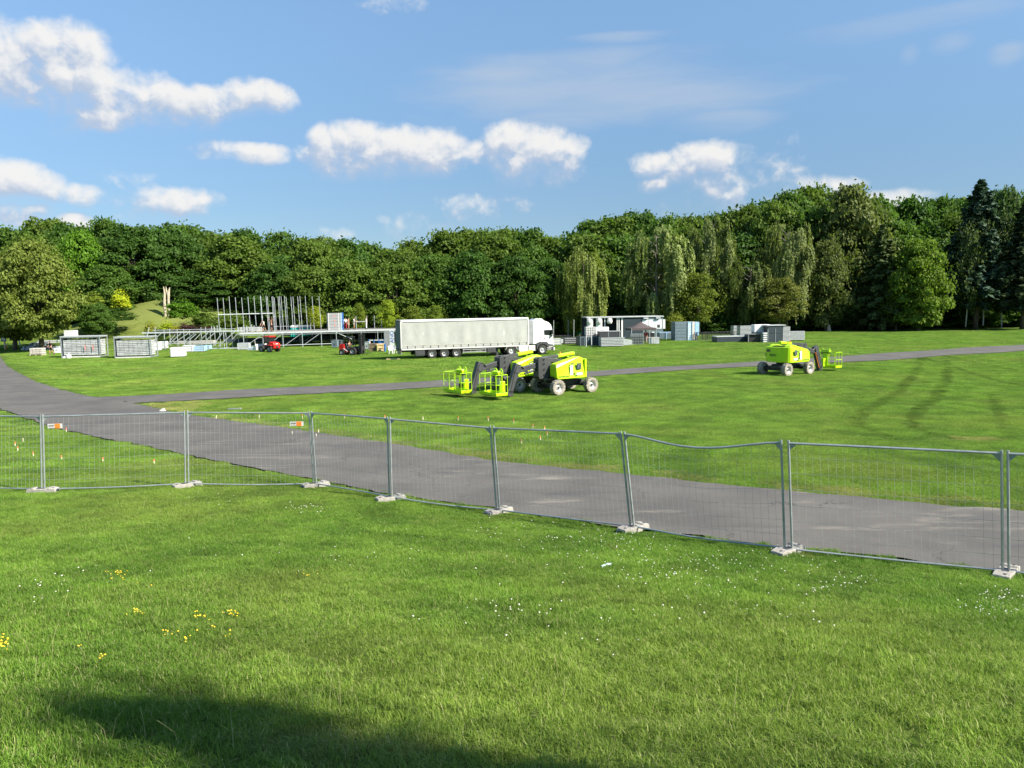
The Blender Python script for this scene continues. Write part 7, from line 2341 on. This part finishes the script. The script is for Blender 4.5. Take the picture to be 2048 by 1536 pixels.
# flattened darker grass in the wheel tracks
def trampled():
    P = []
    for q, wd in zip(TRACKS, TW_):
        for (ax, ay), (bx, by) in zip(q[:-1], q[1:]):
            l = math.hypot(bx - ax, by - ay); n = max(2, int(l * 26 * wd / .34))
            t_ = rng.random(n); o_ = rng.uniform(-wd, wd, n)
            P.append(np.c_[ax + (bx - ax) * t_ - (by - ay) / l * o_, ay + (by - ay) * t_ + (bx - ax) / l * o_])
    P = np.concatenate(P); n = len(P)
    me = bpy.data.meshes.new('trampled_grass')
    me.vertices.add(n); me.vertices.foreach_set('co', np.c_[P, T(P[:, 0], P[:, 1])].astype(np.float32).ravel())
    rot = np.zeros((n, 3)); rot[:, 2] = rng.uniform(0, 6.28, n)
    for nm, arr in (('rot', rot), ('scl', np.c_[np.full(n, .45), np.full(n, .45), rng.uniform(.35, .7, n)])):
        at_ = me.attributes.new(nm, 'FLOAT_VECTOR', 'POINT'); at_.data.foreach_set('vector', arr.astype(np.float32).ravel())
    for nm, arr in (('tint', rng.uniform(.58, .85, n)), ('dry', np.zeros(n))):
        at_ = me.attributes.new(nm, 'FLOAT', 'POINT'); at_.data.foreach_set('value', arr.astype(np.float32))
    at_ = me.attributes.new('idx', 'INT', 'POINT'); at_.data.foreach_set('value', rng.choice([3, 4], n).astype(np.int32))
    o = link('trampled_grass', me); o.modifiers.new('scatter', 'NODES').node_group = GN
    tag(o, kind='stuff')
trampled()

# ------------------------------------------------------------------ flowers
def flower_field(name, pts, r0, r1, material, hgt):
    m = MB()
    xy = np.array(pts)
    ok = ~in_poly(PATH_POLY, xy[:, 0], xy[:, 1])
    for x, y in xy[ok]:
        z = Tz(x, y) + random.uniform(*hgt)
        r_ = random.uniform(r0, r1)
        m.lathe([(.0005, -r_ * .5), (r_ * .9, -r_ * .25), (r_, .1 * r_), (r_ * .6, r_ * .6), (.0005, r_ * .75)], (x, y, z), (random.uniform(-.3, .3), random.uniform(-.3, .3), 1), 6)
    o = m.build(name, material)
    return tag(o, kind='stuff')
M['clover'] = mat('white_clover', (.74, .72, .64), .8, 0, .15, 90)
M['buttercup'] = mat('yellow_flower', (.80, .56, .02), .6, 0, .15, 90)
WF = [(1200, 1080, 130, 22, 60), (1420, 1130, 240, 45, 150), (1320, 1160, 60, 10, 25), (1700, 1165, 60, 20, 25), (1990, 1215, 50, 30, 90), (1640, 1185, 30, 8, 14), (620, 1020, 40, 10, 26), (400, 1000, 60, 14, 10), (1040, 1215, 60, 20, 14), (85, 1185, 50, 22, 14), (210, 1150, 60, 15, 5), (1500, 1230, 200, 40, 40), (700, 1110, 300, 40, 25), (1140, 1250, 300, 60, 30), (1000, 1060, 120, 16, 14)]
pts = []
for cx, cy, sx_, sy_, n in WF:
    for _ in range(n):
        q = G(cx + random.gauss(0, sx_ * .6), cy + random.gauss(0, sy_ * .6)); pts.append((q.x, q.y))
flower_field('clover_flowers', pts, .0065, .011, M['clover'], (.045, .085))
YF = [(240, 1156, 26, 6, 16), (278, 1237, 22, 6, 13), (403, 1244, 18, 6, 12), (467, 1240, 14, 6, 12), (372, 1294, 10, 5, 5), (5, 1300, 14, 14, 30), (202, 1328, 10, 5, 7), (345, 1280, 40, 8, 6), (160, 1306, 4, 3, 2), (620, 1155, 20, 10, 6), (250, 1170, 60, 20, 6), (430, 1280, 60, 14, 6)]
pts = []
for cx, cy, sx_, sy_, n in YF:
    for _ in range(n):
        q = G(cx + random.gauss(0, sx_ * .5), cy + random.gauss(0, sy_ * .5)); pts.append((q.x, q.y))
flower_field('yellow_flowers', pts, .006, .0095, M['buttercup'], (.05, .09))
# tall dry stalks standing above the lawn
m = MB()
for cx, cy, n, sp in ((330, 1400, 9, 160), (80, 1350, 6, 90), (600, 1430, 5, 90), (250, 1480, 6, 130), (1000, 1400, 10, 300), (1500, 1420, 8, 300), (150, 1260, 8, 120), (700, 1250, 8, 250)):
    for _ in range(n):
        q = G(cx + random.gauss(0, sp), min(1530, cy + random.gauss(0, 30)))
        a = random.uniform(0, 6.28); h = random.uniform(.12, .26); l = random.uniform(.3, 1.0) * h
        l = min(l, .5 * h)
        m.tube([q, q + Vector((math.cos(a) * l * .3, math.sin(a) * l * .3, h * .6)), q + Vector((math.cos(a) * l, math.sin(a) * l, h))], [.0012, .001, .0007], 4, False)
M['straw'] = mat('dry_stalk', (.36, .34, .16), .8, 0, .2, 30)
tag(m.build('dry_grass_stalks', M['straw']), kind='stuff')
